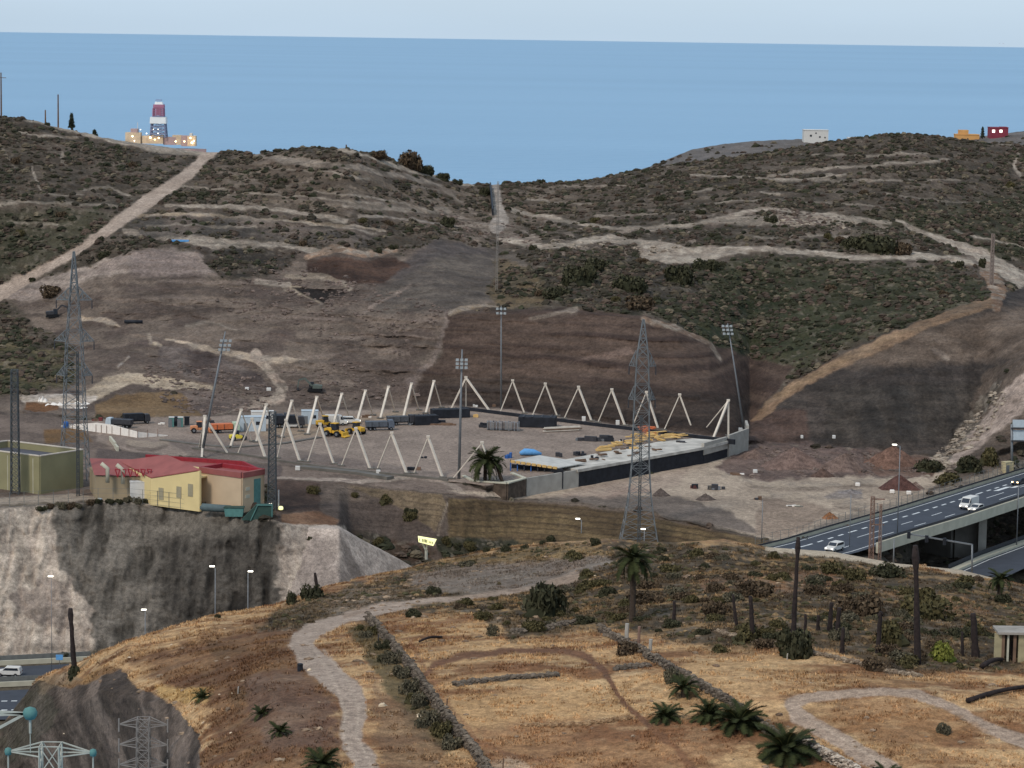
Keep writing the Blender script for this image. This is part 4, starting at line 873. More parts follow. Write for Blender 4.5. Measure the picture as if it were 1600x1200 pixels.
M_bark = mat('palm_bark', (64,54,46), .95, var=.35, scale=3)
M_char = mat('charred_wood', (46,38,36), .95, var=.4, scale=2.5)
def palm(px, py, wpx, trunk_px, label, crown_px=None, group=None, nf=34, lean=(0,0), young=False):
    p, d = G(px, py); s_ = d/F; R_ = wpx*s_/2; H = trunk_px*s_
    root = thing('palm_tree', label, 'palm', p, group)
    if H > .3:
        mb = MB(); pts = []; rs = []; m_ = 14
        for i in range(m_+1):
            t = i/m_; pts.append((lean[0]*t*H, lean[1]*t*H, t*H-.3*(1-t))); rs.append(max(.2, .42*(1-.15*t))*(1.08 if i % 2 else .95)*(1.45 if t > .93 else 1))
        mb.tube(pts, rs, 9); mb.build('trunk', M_bark, root, True, world=False)
    top = V3((lean[0]*H, lean[1]*H, max(H, .15)))
    for i in range(nf):
        t = (i+.5)/nf; a = i*2.39996+random.uniform(-.2,.2)
        el = (1.25-1.75*t**.9) if not young else (1.35-1.2*t**.9)
        k = 3 if t < .25 else 2 if t < .5 else 1 if t < .75 else 0
        sc_ = R_*1.3*random.uniform(.85,1.08)
        M_ = Matrix.Translation(top) @ Matrix.Rotation(a,4,'Z') @ Matrix.Rotation(-(el-FRR[k])*.8,4,'Y') @ Matrix.Rotation(random.uniform(-.4,.4),4,'X') @ Matrix.Scale(sc_,4)
        part('frond', FR[k], root, M_)
    return root
FRR = [.5,.75,1.0,1.2,.3]
palm(988,972,64,100,'tall palm with a slim dark trunk standing alone on the hilltop',nf=44)
palm(317,1092,34,3,'small young palm on the dry slope, furthest left',nf=22,young=True)
palm(408,1119,36,3,'upper of the two adjoining young palms left of the track',nf=22,young=True)
palm(437,1148,38,4,'lower of the two adjoining young palms left of the track',nf=24,young=True)
palm(503,1200,62,5,'bushy young palm at the bottom edge beside the track',nf=30,young=True)
palm(1040,1124,56,4,'young palm in the dry field, left end of the palm row',nf=28,young=True)
palm(1069,1088,48,12,'young palm on the field wall at the back of the row',nf=28,young=True)
palm(1107,1124,62,6,'middle young palm of the row along the field wall',nf=30,young=True)
palm(1155,1139,82,8,'large bushy palm at the right end of the row of young palms',nf=36,young=True)
palm(1228,1184,98,8,'biggest bushy palm, beside the bend of the track loop',nf=42,young=True)
palm(1385,1222,60,4,'palm crown just reaching into the bottom edge by the track',nf=26,young=True)
palm(1562,938,40,34,'small palm with a short trunk near the pale road at right',nf=28)
print('palms', time.time()-T0)
# --- burnt palm trunks and poles
def trunk(px, py, top, wpx, label, group=None, kind='stump', name='burnt_trunk'):
    p, d = G(px, py); s_ = d/F; H = (py-top[1])*s_; lx = (top[0]-px)*s_; w_ = wpx*s_/2*.82; mb = MB(); pts = []; rs = []; m_ = 10
    for i in range(m_+1):
        t = i/m_; pts.append(p+V3((lx*t+random.uniform(-.04,.04), 0, H*t-.4*(1-t))))
        r0 = w_*(1.25-.45*t) if kind != 'knob' else w_*(1.2-.5*t if t < .82 else 1.25 if t < .97 else .8)
        rs.append(r0*random.uniform(.9,1.1))
    root = thing(name, label, 'trunk', p, group)
    mb.tube(pts, rs, 9); mb.build('trunk', M_char, root, True)
    if kind in ('thatch','knob'):
        m2 = MB(); tp = pts[-1]
        for i in range(16 if kind == 'thatch' else 7):
            a = random.uniform(0,6.28); l = random.uniform(.5,1.0)*w_*(4 if kind == 'thatch' else 2.2)
            m2.bar(tp+V3((0,0,-.1)), tp+V3((math.cos(a)*l*.5, math.sin(a)*l*.5, -l*random.uniform(.2,.9))), .12, .05)
        m2.build('dead_fronds', M_char, root)
    return root
trunk(1053,974,(1053,938),7,'short upright burnt stump nearest the tall palm')
trunk(1152,982,(1144,928),6,'thin burnt trunk leaning left, left of its pair')
trunk(1177,1000,(1171,928),9,'bent burnt trunk, right of the leaning pair')
trunk(1239,1000,(1243,834),9,'tall burnt pole-like trunk rising behind the dark rounded bush',kind='knob')
trunk(1296,986,(1298,940),9,'burnt stump, left of the two close together',)
trunk(1307,998,(1310,948),9,'burnt stump, right of the two close together')
trunk(1316,1019,(1316,978),8,'short burnt stump standing in front of the close pair')
trunk(1371,1022,(1374,952),9,'broken burnt palm trunk with a cap of dead fronds',kind='thatch')
trunk(1434,1036,(1424,842),12,'tallest burnt trunk, thick and swollen at its top',kind='knob')
trunk(1525,1026,(1518,955),13,'thick burnt stump right beside the shed')
trunk(1504,1024,(1502,985),6,'thin burnt stump left of the shed')
trunk(1278,985,(1278,962),7,'small burnt stump above the dark rounded bush')
trunk(1258,990,(1258,958),6,'small burnt stump right behind the tall burnt pole')
trunk(117,1052,(110,945),10,'tall burnt trunk leaning over the cut slope at far left',kind='knob')
trunk(497,928,(492,893),7,'burnt stump on the hilltop in front of the concrete slope')
trunk(1582,1030,(1580,1000),5,'thin dark post standing in front of the shed')
def log(a, b, w_, label):
    pa, d = G(*a); pb, _ = G(*b); s_ = d/F; mb = MB(); m_ = 8
    pts = [pa.lerp(pb, i/m_)+V3((0,0,w_*s_*.5+.3*math.sin(i/m_*3.1))) for i in range(m_+1)]
    mb.tube(pts, [w_*s_/2*(1-.3*i/m_)*random.uniform(.9,1.1) for i in range(m_+1)], 8); return tag(mb.build('fallen_trunk', M_char, None, True), label, 'log')
log((1512,1098),(1615,1074),9,'long charred trunk lying on the dry field at the right edge')
log((1534,1044),(1566,1034),9,'short black log lying below the shed')
log((690,998),(655,1004),5,'dark fallen branch at the top of the dry field')
# ================================================================== BUILT THINGS
c_white = mat('white_paint', (205,203,198), .6, var=.06); c_cream = mat('cream_timber', (206,196,182), .8, var=.12, scale=.8)
c_steel = mat('galvanised_steel', (118,121,124), .5, .3, var=.12); c_dark = mat('dark_steel', (62,62,66), .6, .2, var=.2)
c_conc = mat('concrete', (158,154,146), .9, var=.14, scale=.5); c_cond = mat('dark_concrete', (100,96,90), .9, var=.25, scale=.35)
c_fl = mat('floodlight_glass', (160,166,168), .5, .2, var=.2); c_black = mat('black_sheeting', (34,36,42), .7, var=.35, scale=.8); c_glass = mat('dark_glass', (40,46,54), .15, var=.05, spec=.6)
c_rubber = mat('rubber', (28,28,30), .9); c_yel = mat('machine_yellow', (206,162,56), .6, var=.15); c_yel2 = mat('formwork_yellow', (206,170,108), .75, var=.2, scale=.6)
c_org = mat('orange_paint', (196,110,70), .6, var=.15); c_red = mat('red_roof', (142,84,80), .8, var=.12, scale=.4); c_dred = mat('dark_red_paint', (140,44,52), .8, var=.15)
c_ywall = mat('yellow_render', (214,194,142), .9, var=.07, scale=.3); c_peach = mat('peach_render', (190,168,140), .9, var=.07, scale=.3)
c_olive = mat('olive_render', (138,133,102), .9, var=.10, scale=.25); c_roof = mat('grey_roof', (84,84,92), .9, var=.12, scale=.2)
c_teal = mat('teal_paint', (84,126,122), .7, var=.15); c_dgreen = mat('dark_green_paint', (50,74,68), .7, var=.2)
c_blue = mat('blue_plastic', (52,96,160), .6, var=.15); c_tarp = mat('blue_tarp', (96,154,206), .7, var=.15)
c_wood = mat('brown_timber', (110,88,72), .9, var=.3, scale=1); c_rust = mat('rusty_lattice', (124,100,88), .8, var=.3)
c_asph = mat('asphalt', (62,66,74), .9, var=.12, scale=.4, spec=.3); c_line = mat('road_paint', (205,208,208), .7, var=.15, scale=2)
c_cab = mat('pale_blue_panel', (176,188,196), .6, var=.08); c_orng = mat('orange_house', (206,156,98), .9, var=.1, scale=.3); c_rhouse = mat('red_house', (132,58,72), .9, var=.1, scale=.3)
c_lamp = mat('lamp_glow', (255,250,235), .5, emit=(255,246,226), es=2.2); c_warm = mat('warm_lamp', (255,226,170), .5, emit=(255,214,150), es=7.0)
c_mesh = mat('fence_steel', (112,114,112), .7, .2, var=.15); c_barrier = mat('barrier_cream', (182,178,160), .9, var=.1, scale=.5)
c_sheet = mat('white_sheeting', (226,220,212), .8, var=.08); c_pipe = mat('grey_props', (118,122,128), .6, .2, var=.35, scale=2); c_grn = mat('pale_green_panel', (178,196,172), .8)
def dist(p): return (V3(p)-cam.location).dot(fwd)

# ---------------------------------------------------------- A-frame trusses of the arena
def post(mb, a, b, w_, h_): mb.bar(a, b, w_, h_)
def aframe(apex, legs, label, group, name='truss_frame'):
    # apex px, legs: list of (x,y,thick) base points in the picture
    B_ = [Pz(x, y, 0.02) for x, y, _ in legs]; dm = sum(b.y for b in B_)/len(B_)
    A_ = V3(P(apex[0], apex[1], dm)); root = thing(name, label, 'truss frame', (sum((b.x for b in B_))/len(B_), dm, 0), group)
    for b, (x, y, t) in zip(B_, legs):
        m_ = MB(); m_.bar(b-V3((0,0,.2)), A_+(A_-b).normalized()*.15, t*.6, t*.5); m_.build('leg', c_cream, root)
    for b in B_:
        MB().box(b+V3((0,0,.12)), (1.5,1.2,.3)).build('footing', c_cond, root)
    if len(B_) > 1: MB().box(A_+V3((0,0,.1)), (.75,.6,.45)).build('ridge_joint', c_cream, root)
    return root
gl = 'white A-frame trusses round the arena'
for i, (a, l, r) in enumerate([((394,655),(371,709),(415,715)),((447,657),(433,716),(469,721)),((500,663),(480,722),(522,725)),((556,670),(533,728),(579,733)),((612,677),(589,733),(636,740)),((669,683),(646,740),(692,746))]):
    aframe(a, [(l[0],l[1],.42),(r[0],r[1],.8)], ['second','third','fourth','fifth','sixth','seventh'][i]+' A-frame from the left in the front row of the open site', gl)
aframe((320,651), [(315,716,.8),(357,709,.8),(311,700,.5)], 'corner frame of pale beams at the left end of the front row', gl)
aframe((753,692), [(706,748,.45),(776,752,.6)], 'last A-frame of the front row, partly behind the palm', gl)
for i, (a, b, c) in enumerate([((377,641),(360,698),(394,690)),((416,633),(400,691),(432,682)),((456,627),(440,684),(470,674)),((495,621),(480,679),(509,662)),((534,616),(519,668),(547,655)),((571,611),(557,661),(583,649)),((607,605),(594,654),(618,644)),((643,600),(630,652),(655,641)),((678,596),(665,646),(690,637))]):
    aframe(a, [(b[0],b[1],.85),(c[0],c[1],.4)], ['first','second','third','fourth','fifth','sixth','seventh','eighth','ninth'][i]+' leaning white frame from the left in the row beside the parked machines', gl)
aframe((728,590), [(703,641,.85),(728,639,.6),(768,645,.8)], 'three-legged white corner frame at the far corner of the arena', gl)
for i, (a, l, r) in enumerate([((801,595),(780,646),(820,646)),((852,600),(831,650),(871,650)),((904,605),(881,654),(925,658)),((956,609),(934,660),(977,665)),((1010,613),(988,666),(1029,670)),((1062,617),(1037,672),(1083,673))]):
    aframe(a, [(l[0],l[1],.45),(r[0],r[1],.75)], ['first','second','third','fourth','fifth','sixth'][i]+' A-frame from the left in the back row under the dark cut wall', gl)
aframe((1138,626), [(1098,674,.4),(1114,685,.85),(1138,681,.65)], 'three-legged white frame at the right corner of the arena', gl)
# low black edging walls along the pitch
def wall_line(pts, z0, h_, t, m_, label, cat, name, zf=Pz):
    mb = MB(); Q = [Pz(x, y, z0) for x, y in pts]
    for a, b in zip(Q[:-1], Q[1:]): mb.slab(a, b, t, z0-.4, z0+h_)
    return tag(mb.build(name, m_, None), label, cat)
wall_line([(722,640),(800,650),(900,662),(1000,674),(1090,685),(1148,692)],0,.8,.5,c_black,'low black edging wall along the back row of frames','low wall','edging_wall')
wall_line([(300,702),(380,712),(440,722),(520,733),(600,741),(700,751)],0,.45,.4,c_cond,'low dark kerb along the front row of frames','low wall','edging_wall')
wall_line([(470,731),(560,740),(610,748)],0,.5,2.2,c_cond,'flat grey slab edge in front of the front row of frames','low wall','edging_wall')
wall_line([(252,688),(300,694),(360,700),(440,694),(500,684)],0,.25,1.2,c_cond,'dark trench kerb at the left end of the arena','low wall','edging_wall')
# ---------------------------------------------------------- concrete deck, black and grey retaining walls
A1, A2, A3 = Pz(822,748,0), Pz(903,735,0), Pz(1098,700,0)
def dn(p, z): return V3((p.x, p.y, z))
t_ = thing('retaining_wall', 'grey concrete retaining wall that turns black along the arena deck', 'retaining wall', (A1.x, A1.y, -3.6))
MB().slab(A1, A2, .5, -4.2, .15).build('grey_wall', c_conc, t_); MB().slab(A2, A3, .5, -4.2, .1).build('black_wall', c_black, t_)
A4, A5, A6 = Pz(1135,690,0), Pz(1168,679,0), Pz(1168,676,0)
u_ = (A3-A2).normalized()
nb = int((A3-A2).length/6)
for i in range(nb): p = A2.lerp(A3, (i+.5)/nb); MB().box((p.x,p.y-.3,-2), (.12,.12,4)).build('rib', c_dark, t_)
t_ = thing('corner_wall', 'stepped pale grey concrete wall at the right corner of the arena', 'wall', (A4.x, A4.y, -3.6))
MB().slab(A3, A4, .6, -3.9, -1.6).build('black_base', c_black, t_); MB().slab(A3+V3((0,-.2,0)), A4+V3((0,-.2,0)), .7, -1.6, 1.2).build('wall_panel', c_conc, t_)
MB().slab(A4+V3((.4,0,0)), A5, .6, -3.8, 1.5).build('wall_panel', c_conc, t_); MB().slab(A5, A5+V3((.3,9,0)), .6, -3.8, 2.2).build('wall_panel', c_conc, t_)
D = [Pz(x,y,0) for x, y in ((875,731),(903,736),(1098,701),(1138,691),(1082,687),(1030,692),(960,705),(868,723))]
tag(MB().prism([(p.x,p.y) for p in D], -.3, .32).build('concrete_deck', mat('fresh_concrete',(180,175,166),.85,var=.3,scale=.35), None), 'pale concrete deck along the top of the black retaining wall', 'deck')
# yellow beams, stacks and props on the deck
r_ = random.Random(3)
def beams(poly, n_, lab, L=3.5, m_=c_yel2, z=.34, name='beam_stack'):
    root = None
    cx = sum(p[0] for p in poly)/len(poly); cy = sum(p[1] for p in poly)/len(poly); c = Pz(cx, cy, z); root = thing(name, lab, 'beam stack', c)
    for k in range(n_):
        a, b, s_ = r_.random(), r_.random(), 0
        x = (poly[0][0]*(1-a)+poly[1][0]*a)*(1-b)+(poly[3][0]*(1-a)+poly[2][0]*a)*b; y = (poly[0][1]*(1-a)+poly[1][1]*a)*(1-b)+(poly[3][1]*(1-a)+poly[2][1]*a)*b
        p = Pz(x, y, z); g_ = r_.choice([.55, .6, .5, 2.1]); 
        M_ = Matrix.Translation(p+V3((0,0,r_.uniform(.05,.6)))) @ Matrix.Rotation(g_+r_.uniform(-.06,.06),4,'Z')
        MB().box((0,0,0), (L*r_.uniform(.6,1.2), r_.uniform(.2,.9), r_.uniform(.12,.4)), M=M_).build('beam', m_, root)
beams([(925,708),(985,698),(1000,690),(940,700)], 16, 'loose yellow formwork boards on the left of the deck')
beams([(960,696),(1075,684),(1040,676),(990,680)], 26, 'spread of ochre formwork beams left of the right corner')
beams([(1000,682),(1025,680),(1022,670),(1004,670)], 12, 'tall stack of orange beams behind the lattice pylon', 2.5, c_org)
beams([(1020,690),(1078,688),(1060,680),(1020,682)], 14, 'long ochre beams laid flat near the end of the deck')
beams([(895,730),(1040,706),(1020,696),(900,718)], 22, 'grey-brown offcuts scattered on the pale deck', 1.6, c_wood)
def clutter(px, py, wpx, hpx, n_, m_, lab, name='material_pile', cat='pile', z=0, dep=2.0):
    c = Pz(px, py, z); s_ = dist(c)/F; root = thing(name, lab, cat, c)
    for k in range(n_):
        sz = V3((r_.uniform(.15,.4)*wpx*s_, r_.uniform(.4,1)*dep*.5, r_.uniform(.3,1)*hpx*s_))
        M_ = Matrix.Translation(c+V3((r_.uniform(-.38,.38)*wpx*s_, r_.uniform(-.3,.3)*dep, sz.z/2))) @ Matrix.Rotation(r_.uniform(-.3,.3),4,'Z')
        MB().box((0,0,0), sz, M=M_).build('piece', r_.choice(m_) if isinstance(m_, list) else m_, root)
    return root
clutter(928,718,18,7,6,[c_dark,c_black],'dark heap of fittings on the left part of the deck')
clutter(905,712,20,8,6,[c_black,c_dark],'black bundles at the inner edge of the deck')
clutter(872,714,18,7,4,[c_dark],'dark rounded bundle left of the deck')
clutter(930,689,60,10,10,[c_black,c_dark,c_dark,c_steel],'long pile of black scaffold parts on the open ground')
clutter(972,691,12,6,4,[c_white,c_dark],'small pile with a white lid near the lattice pylon')
clutter(668,660,60,9,8,[c_black,c_dark],'black stacked crates behind the leaning frames','stacked_crates')
for (x,y,sz_,rz_,l_) in ((664,664,(6.0,3,2.3),.35,'nearer black sheeted block in the row by the far corner'),(703,653,(9.5,3,2.2),.3,'further long black sheeted block in the row by the far corner')):
    c = Pz(x,y,0); t_ = thing('covered_stack', l_, 'covered stack', c); MB().box(c+V3((0,1,sz_[2]/2)),sz_,rz_).build('cover', c_black, t_, bevel=.12)
    for i in range(5): MB().box(c+V3(((i-2)*sz_[0]*.2*math.cos(rz_),1+(i-2)*sz_[0]*.2*math.sin(rz_),sz_[2]+.03)),(.2,sz_[1]+.1,.1),rz_).build('batten', c_dark, t_)
clutter(640,664,14,8,4,[c_steel,c_dark],'grey drums at the left end of the black blocks')
clutter(738,652,26,5,3,[c_sheet,c_yel2],'cream boards lying by the far corner')
clutter(690,664,50,4,5,[c_wood],'low brown planks in front of the black stack')
clutter(740,636,16,4,3,[c_white,c_dark],'white and dark scraps behind the far corner frame')
clutter(772,636,16,5,3,[c_yel2,c_wood],'ochre scraps behind the first back frame')
clutter(755,668,22,9,4,[c_dark,c_black],'dark wheeled bundle left of the grey props')
clutter(850,722,30,6,7,[c_wood,c_dark,c_yel2],'mixed brown offcuts at the left end of the deck')
clutter(990,703,34,5,8,[c_wood,c_yel2,c_dark],'brown and yellow timber scraps in the middle of the deck')
clutter(1060,693,30,5,7,[c_wood,c_dark],'dark scraps near the right end of the deck')
clutter(610,662,24,9,6,[c_dark,c_steel,c_black],'grey machine parts between the tippers and the black blocks')
clutter(575,652,22,6,5,[c_wood,c_sheet],'brown boards beside the parked white vehicles')
clutter(430,655,40,9,9,[c_black,c_dark,c_steel],'dense dark equipment behind the site cabins')
clutter(330,662,20,9,5,[c_dark,c_rust],'rusty skips beside the orange truck')
# grey prop stack, dark block and plank pile
c = Pz(785,672,0); t_ = thing('prop_stack', 'long bundle stack of grey steel props beside the black block', 'prop stack', c)
for i in range(22):
    for k in range(2):
        M_ = Matrix.Translation(c+V3((-3.6+i*.36, -.3+k*1.3+i*-.05, .95+.25*r_.random())))
        MB().box((0,0,0),(.24,1.0,1.9),M=M_).build('prop_bundle', r_.choice([c_pipe,c_steel,c_pipe,c_dark]), t_)
c = Pz(840,668,0); t_ = thing('covered_stack', 'large black sheeted block between the props and the planks', 'covered stack', c)
MB().box(c+V3((0,1.5,1.3)),(9,4.4,2.6),-.12).build('cover', c_black, t_, bevel=.15)
for i in range(4): MB().box(c+V3((-3.3+i*2.2,1.5,2.65)),(.3,4.5,.12),-.12).build('batten', c_dark, t_)
c = Pz(878,674,0); t_ = thing('plank_pile', 'long pile of pale planks right of the black block', 'plank pile', c)
for i in range(9): MB().box(c+V3((r_.uniform(-.5,.6), -1+i*.28, .35+.28*(i%3))),(9.5,.24,.22),.42).build('plank', [c_cream,c_wood,c_cream][i%3], t_)
# yellow formwork on dark scaffold next to the grey wall
E1, E2, E3, E4 = Pz(797,727,0), Pz(880,736,0), Pz(905,722,0), Pz(815,716,0)
t_ = thing('formwork_platform', 'yellow edged formwork platform on dark blue props left of the deck', 'formwork', (E1.x,E1.y,-2))
Q = [Pz(798,720,2.2),Pz(872,731,1.0),Pz(915,723,.9),Pz(843,711,2.0)]
MB().prism([(p.x,p.y) for p in Q], [p.z-.18 for p in Q], [p.z for p in Q]).build('deck_board', mat('grey_ply',(182,180,174),.85,var=.15,scale=.6), t_)
for k in range(9):
    a = Q[0].lerp(Q[1], k/9); b = Q[0].lerp(Q[1], (k+.8)/9); MB().bar(a+V3((0,-.25,-.05)), b+V3((0,-.25,-.05)), .5, .5).build('beam', c_yel2, t_)
for k in range(8):
    a = Q[0].lerp(Q[1], k/7); MB().bar(a+V3((0,.1,-.2)), dn(a, -3.3), .22).build('prop', c_blue if k in (0,1,3) else c_dark, t_)
    MB().bar(a+V3((0,3,-.2)), dn(a+V3((0,3,0)), -3.3), .3, .3).build('prop', c_dark, t_)
MB().slab(Pz(800,733,0)+V3((0,1.5,0)), Pz(880,741,0)+V3((0,1.5,0)), .3, -3.4, .9).build('back_panel', c_black, t_)
clutter(795,716,14,9,4,[c_blue],'bright blue crates at the corner of the formwork platform','blue_crates','crates')
c = Pz(828,712,0); s_ = dist(c)/F; mb = MB(); mb.tube([c+V3((-2.3,0,.45)),c+V3((-1.2,0,.85)),c+V3((.8,.2,.75)),c+V3((2.6,.3,.35))],[.35,.8,.75,.3],8)
tag(mb.build('tarp_bundle', c_tarp, None, True), 'light blue tarpaulin bundle on the open ground behind the formwork', 'tarp')
# stone planter with palms and parasols
Pp = [(724,744),(739,752),(792,756),(820,748),(800,740),(745,736)]
Q = [Pz(x,y,0) for x, y in Pp]
t_ = thing('stone_terrace', 'dark stone walled terrace at the near corner of the arena, below the palm', 'terrace', (Q[1].x,Q[1].y,-3.2))
c_stone = mat('dark_stone',(84,72,62),.95,var=.45,scale=.9)
for i in range(4):
    a, b = Q[i], Q[(i+1)%6]
    MB().slab(a, b, .6, -5.5, .0).build('stone_wall', c_cond if i == 0 else c_stone, t_)
    MB().slab(a, b, .85, .0, .25).build('coping', c_barrier, t_)
MB().prism([(p.x,p.y) for p in reversed(Q)], -.6, -.1).build('paving', c_barrier, t_) if False else MB().prism([(p.x,p.y) for p in Q], -.6, -.1).build('paving', c_barrier, t_)
for (x,y,l_) in ((747,752,'left of the two small dark parasols under the palm'),(764,752,'right of the two small dark parasols under the palm')):
    c = Pz(x,y,0); t_ = thing('parasol', l_, 'parasol', c); MB().tube([c,c+V3((0,0,1.9))],.06,6).build('pole', c_dark, t_); MB().lathe([(.75,0),(.5,.2),(.05,.4)],8,c+V3((0,0,1.6))).build('canopy', c_dark, t_)
def palm_at(p, wpx, H, lab, nf, lean):
    global G; g0 = G; d = dist(p); G = lambda a, b: (p, d); r = palm(0,0,wpx,H,lab,nf=nf,lean=lean); G = g0; return r
palm_at(Pz(758,752,-.1), 56, 32, 'full palm standing on the stone terrace of the arena', 36, (.0,0))
palm_at(Pz(785,752,-.1), 34, 28, 'thin leaning palm right behind the full palm on the stone terrace', 14, (-.35,0))

# ---------------------------------------------------------- vehicles
def wheels(root, L, W, r, xs, m=c_rubber, wd=.3):
    for x in xs:
        for y in (-W/2+.05, W/2-.05):
            mb = MB(); mb.tube([(x,y-wd/2,r),(x,y+wd/2,r)], r, 12); w_ = mb.build('wheel', m, root, world=False)
            m2 = MB(); m2.tube([(x,y-wd/2-.02,r),(x,y+wd/2+.02,r)], r*.5, 8); m2.build('rim', c_steel, w_, world=False)
def prof(root, name, pts, W, m, inset=0, smooth=False, bevel=.06):
    n_ = len(pts); vs = [(x, -W/2, z) for x, z in pts]+[(x, W/2, z) for x, z in pts]
    mb = MB(); mb.add(vs, [tuple(range(n_)), tuple(reversed(range(n_, 2*n_)))]+[((i+1)%n_, i, n_+i, n_+(i+1)%n_) for i in range(n_)])
    return mb.build(name, m, root, world=False, bevel=bevel)
def car(loc, rz, label, m, kind='car', lights=False, L=4.3, group=None):
    root = thing('parked_car' if kind == 'pickup' else 'car' if kind != 'van' else 'van', label, 'van' if kind == 'van' else 'car', loc, group, rz)
    if kind == 'van':
        L, W, H = 5.4, 2.0, 2.45
        body = [(-2.7,.4),(-2.7,2.35),(-2.5,2.45),(1.0,2.45),(1.35,2.3),(1.95,1.35),(2.55,1.1),(2.7,.8),(2.7,.4)]
        glass = [(1.12,2.2),(1.4,2.18),(1.88,1.42),(1.1,1.42)]
    elif kind == 'suv':
        L, W, H = 4.6, 1.85, 1.75
        body = [(-2.3,.4),(-2.3,1.1),(-2.1,1.7),(-1.9,1.76),(.5,1.76),(1.1,1.15),(2.1,1.0),(2.3,.75),(2.3,.4)]; glass = [(-1.95,1.2),(-1.8,1.66),(.45,1.66),(.95,1.2)]
    else:
        L, W, H = 4.3, 1.75, 1.5
        body = [(-2.15,.35),(-2.15,1.0),(-1.8,1.42),(-1.4,1.5),(.2,1.5),(.95,1.0),(2.0,.85),(2.15,.6),(2.15,.35)]; glass = [(-1.6,1.02),(-1.4,1.42),(.15,1.42),(.8,1.0)]
    prof(root, 'body', body, W, m); prof(root, 'windows', glass, W+.04, c_glass, bevel=0)
    f = body[-4]; g = body[-5]
    top = [(x,z) for x,z in body]; mb = MB(); a = body[3] if kind != 'van' else (1.0,2.45)
    # windscreen
    if kind == 'van': q = ((1.39,2.24),(1.96,1.36))
    elif kind == 'suv': q = ((.54,1.72),(1.1,1.18))
    else: q = ((.24,1.46),(.95,1.02))
    mb.quad((q[0][0]+.03,-W*.42,q[0][1]+.02),(q[1][0]+.03,-W*.44,q[1][1]+.02),(q[1][0]+.03,W*.44,q[1][1]+.02),(q[0][0]+.03,W*.42,q[0][1]+.02)); mb.build('windscreen', c_glass, root, world=False)
    xl = body[-1][0]
    for y in (-W*.36, W*.36): MB().box((xl,y,.78),(.08,.36,.16)).build('headlight', c_warm if lights else c_lamp, root, world=False)
    for y in (-W*.4, W*.4): MB().box((-xl,y,.9),(.06,.2,.3)).build('tail_light', c_dred, root, world=False)
    MB().box((xl+.02,0,.5),(.08,W*.8,.16)).build('bumper', c_dark, root, world=False)
    wheels(root, L, W, .34, (-xl*.62, xl*.62)); return root
def hw(px, py, z): return Pz(px, py, z)
ZD = -3.0
RD = (Pz(1600,752,ZD)-Pz(1300,838,ZD)); RA = math.atan2(RD.y, RD.x)
car(Pz(1514,794,ZD+.03), RA+math.pi, 'tall white van on the elevated highway, the further of the two side by side', c_white, 'van')
car(Pz(1525,799,ZD+.03), RA+math.pi, 'low white car beside the van on the elevated highway', c_white)
car(Pz(1592,757,ZD+.03), RA+math.pi, 'black car with lit headlamps at the right edge of the elevated highway', mat('black_paint',(30,32,38),.3,spec=.5), lights=True)
car(Pz(1304,861,ZD+.03), RA+math.pi, 'silver-white car half hidden behind the pale road verge', c_white, 'suv')
car(Pz(14,1056,-23.9), math.pi*.98, 'white car on the lower highway at the far left edge', c_white, 'suv')
# ---------------------------------------------------------- site machines
def loc_rot(px, py, z=0): return Pz(px, py, z)
def loader(px, py, rz, label, m=c_yel, sc_=1.0):
    root = thing('wheel_loader', label, 'loader', Pz(px,py,0.02), None, rz); root.scale = (sc_,)*3
    prof(root,'engine_hood',[(-2.6,.9),(-2.6,1.9),(-.6,2.1),(-.6,.9)],1.7,m); prof(root,'front_frame',[(-.6,.8),(-.6,1.5),(1.2,1.3),(1.2,.8)],1.2,m)
    prof(root,'cab',[(-.9,1.6),(-.8,3.1),(.5,3.1),(.7,1.6)],1.4,c_glass); MB().box((-.15,0,3.15),(1.6,1.6,.14)).build('cab_roof', m, root, world=False)
    for y in (-.5,.5): MB().bar((.4,y,1.5),(2.5,y,.8),.22,.35).build('arm', m, root, world=False)
    prof(root,'bucket',[(2.4,.2),(2.5,1.3),(2.8,1.25),(2.9,.5),(3.5,.25),(3.4,.1)],2.6,m); wheels(root,4,2.4,.75,(-1.7,1.1),wd=.5); return root
loader(524,682,-.5,'yellow wheel loader with its bucket towards the camera, left of the dark truck',sc_=1.0)
loader(556,678,2.4,'yellow loader with a pale cab roof touching the grey tipper truck',sc_=.9)
loader(509,668,.3,'ochre digger standing behind the front yellow loader',c_yel,.9)
def truck(px, py, rz, label, cabm, bodym, kind='tipper', sc_=1):
    root = thing('truck', label, 'truck', Pz(px,py,0.02), None, rz); root.scale = (sc_,)*3
    MB().box((-.3,0,.85),(7.6,.9,.3)).build('chassis', c_dark, root, world=False)
    prof(root,'cab',[(2.2,.7),(2.2,2.9),(3.6,2.9),(3.9,1.8),(3.9,.7)],2.3,cabm); MB().quad((3.63,-1,2.75),(3.93,-1.05,1.85),(3.93,1.05,1.85),(3.63,1,2.75)).build('windscreen', c_glass, root, world=False)
    prof(root,'cargo_body',[(-4,1.1),(-4.2,2.6 if kind == 'tipper' else 3.2),(1.9,2.6 if kind == 'tipper' else 3.2),(1.9,1.1)],2.4,bodym)
    for x in (-2.6,-.6): MB().box((x,-1.25,1.85),(.12,.08,1.3)).build('rib', c_dark, root, world=False)
    wheels(root,7,2.2,.5,(-3,-1.8,2.9)); return root
truck(594,672,.25,'grey tipper truck parked right of the yellow loaders',mat('grey_blue_paint',(92,100,112),.6),mat('tipper_grey',(86,92,100),.7,var=.2),sc_=.85)
truck(627,664,.3,'darker tipper truck behind the grey one',c_dark,mat('tipper_dark',(76,78,82),.7,var=.25),sc_=.85)
truck(352,676,.35,'truck with a rusty orange body and green-white front at the left of the site',c_grn,c_org,sc_=.85)
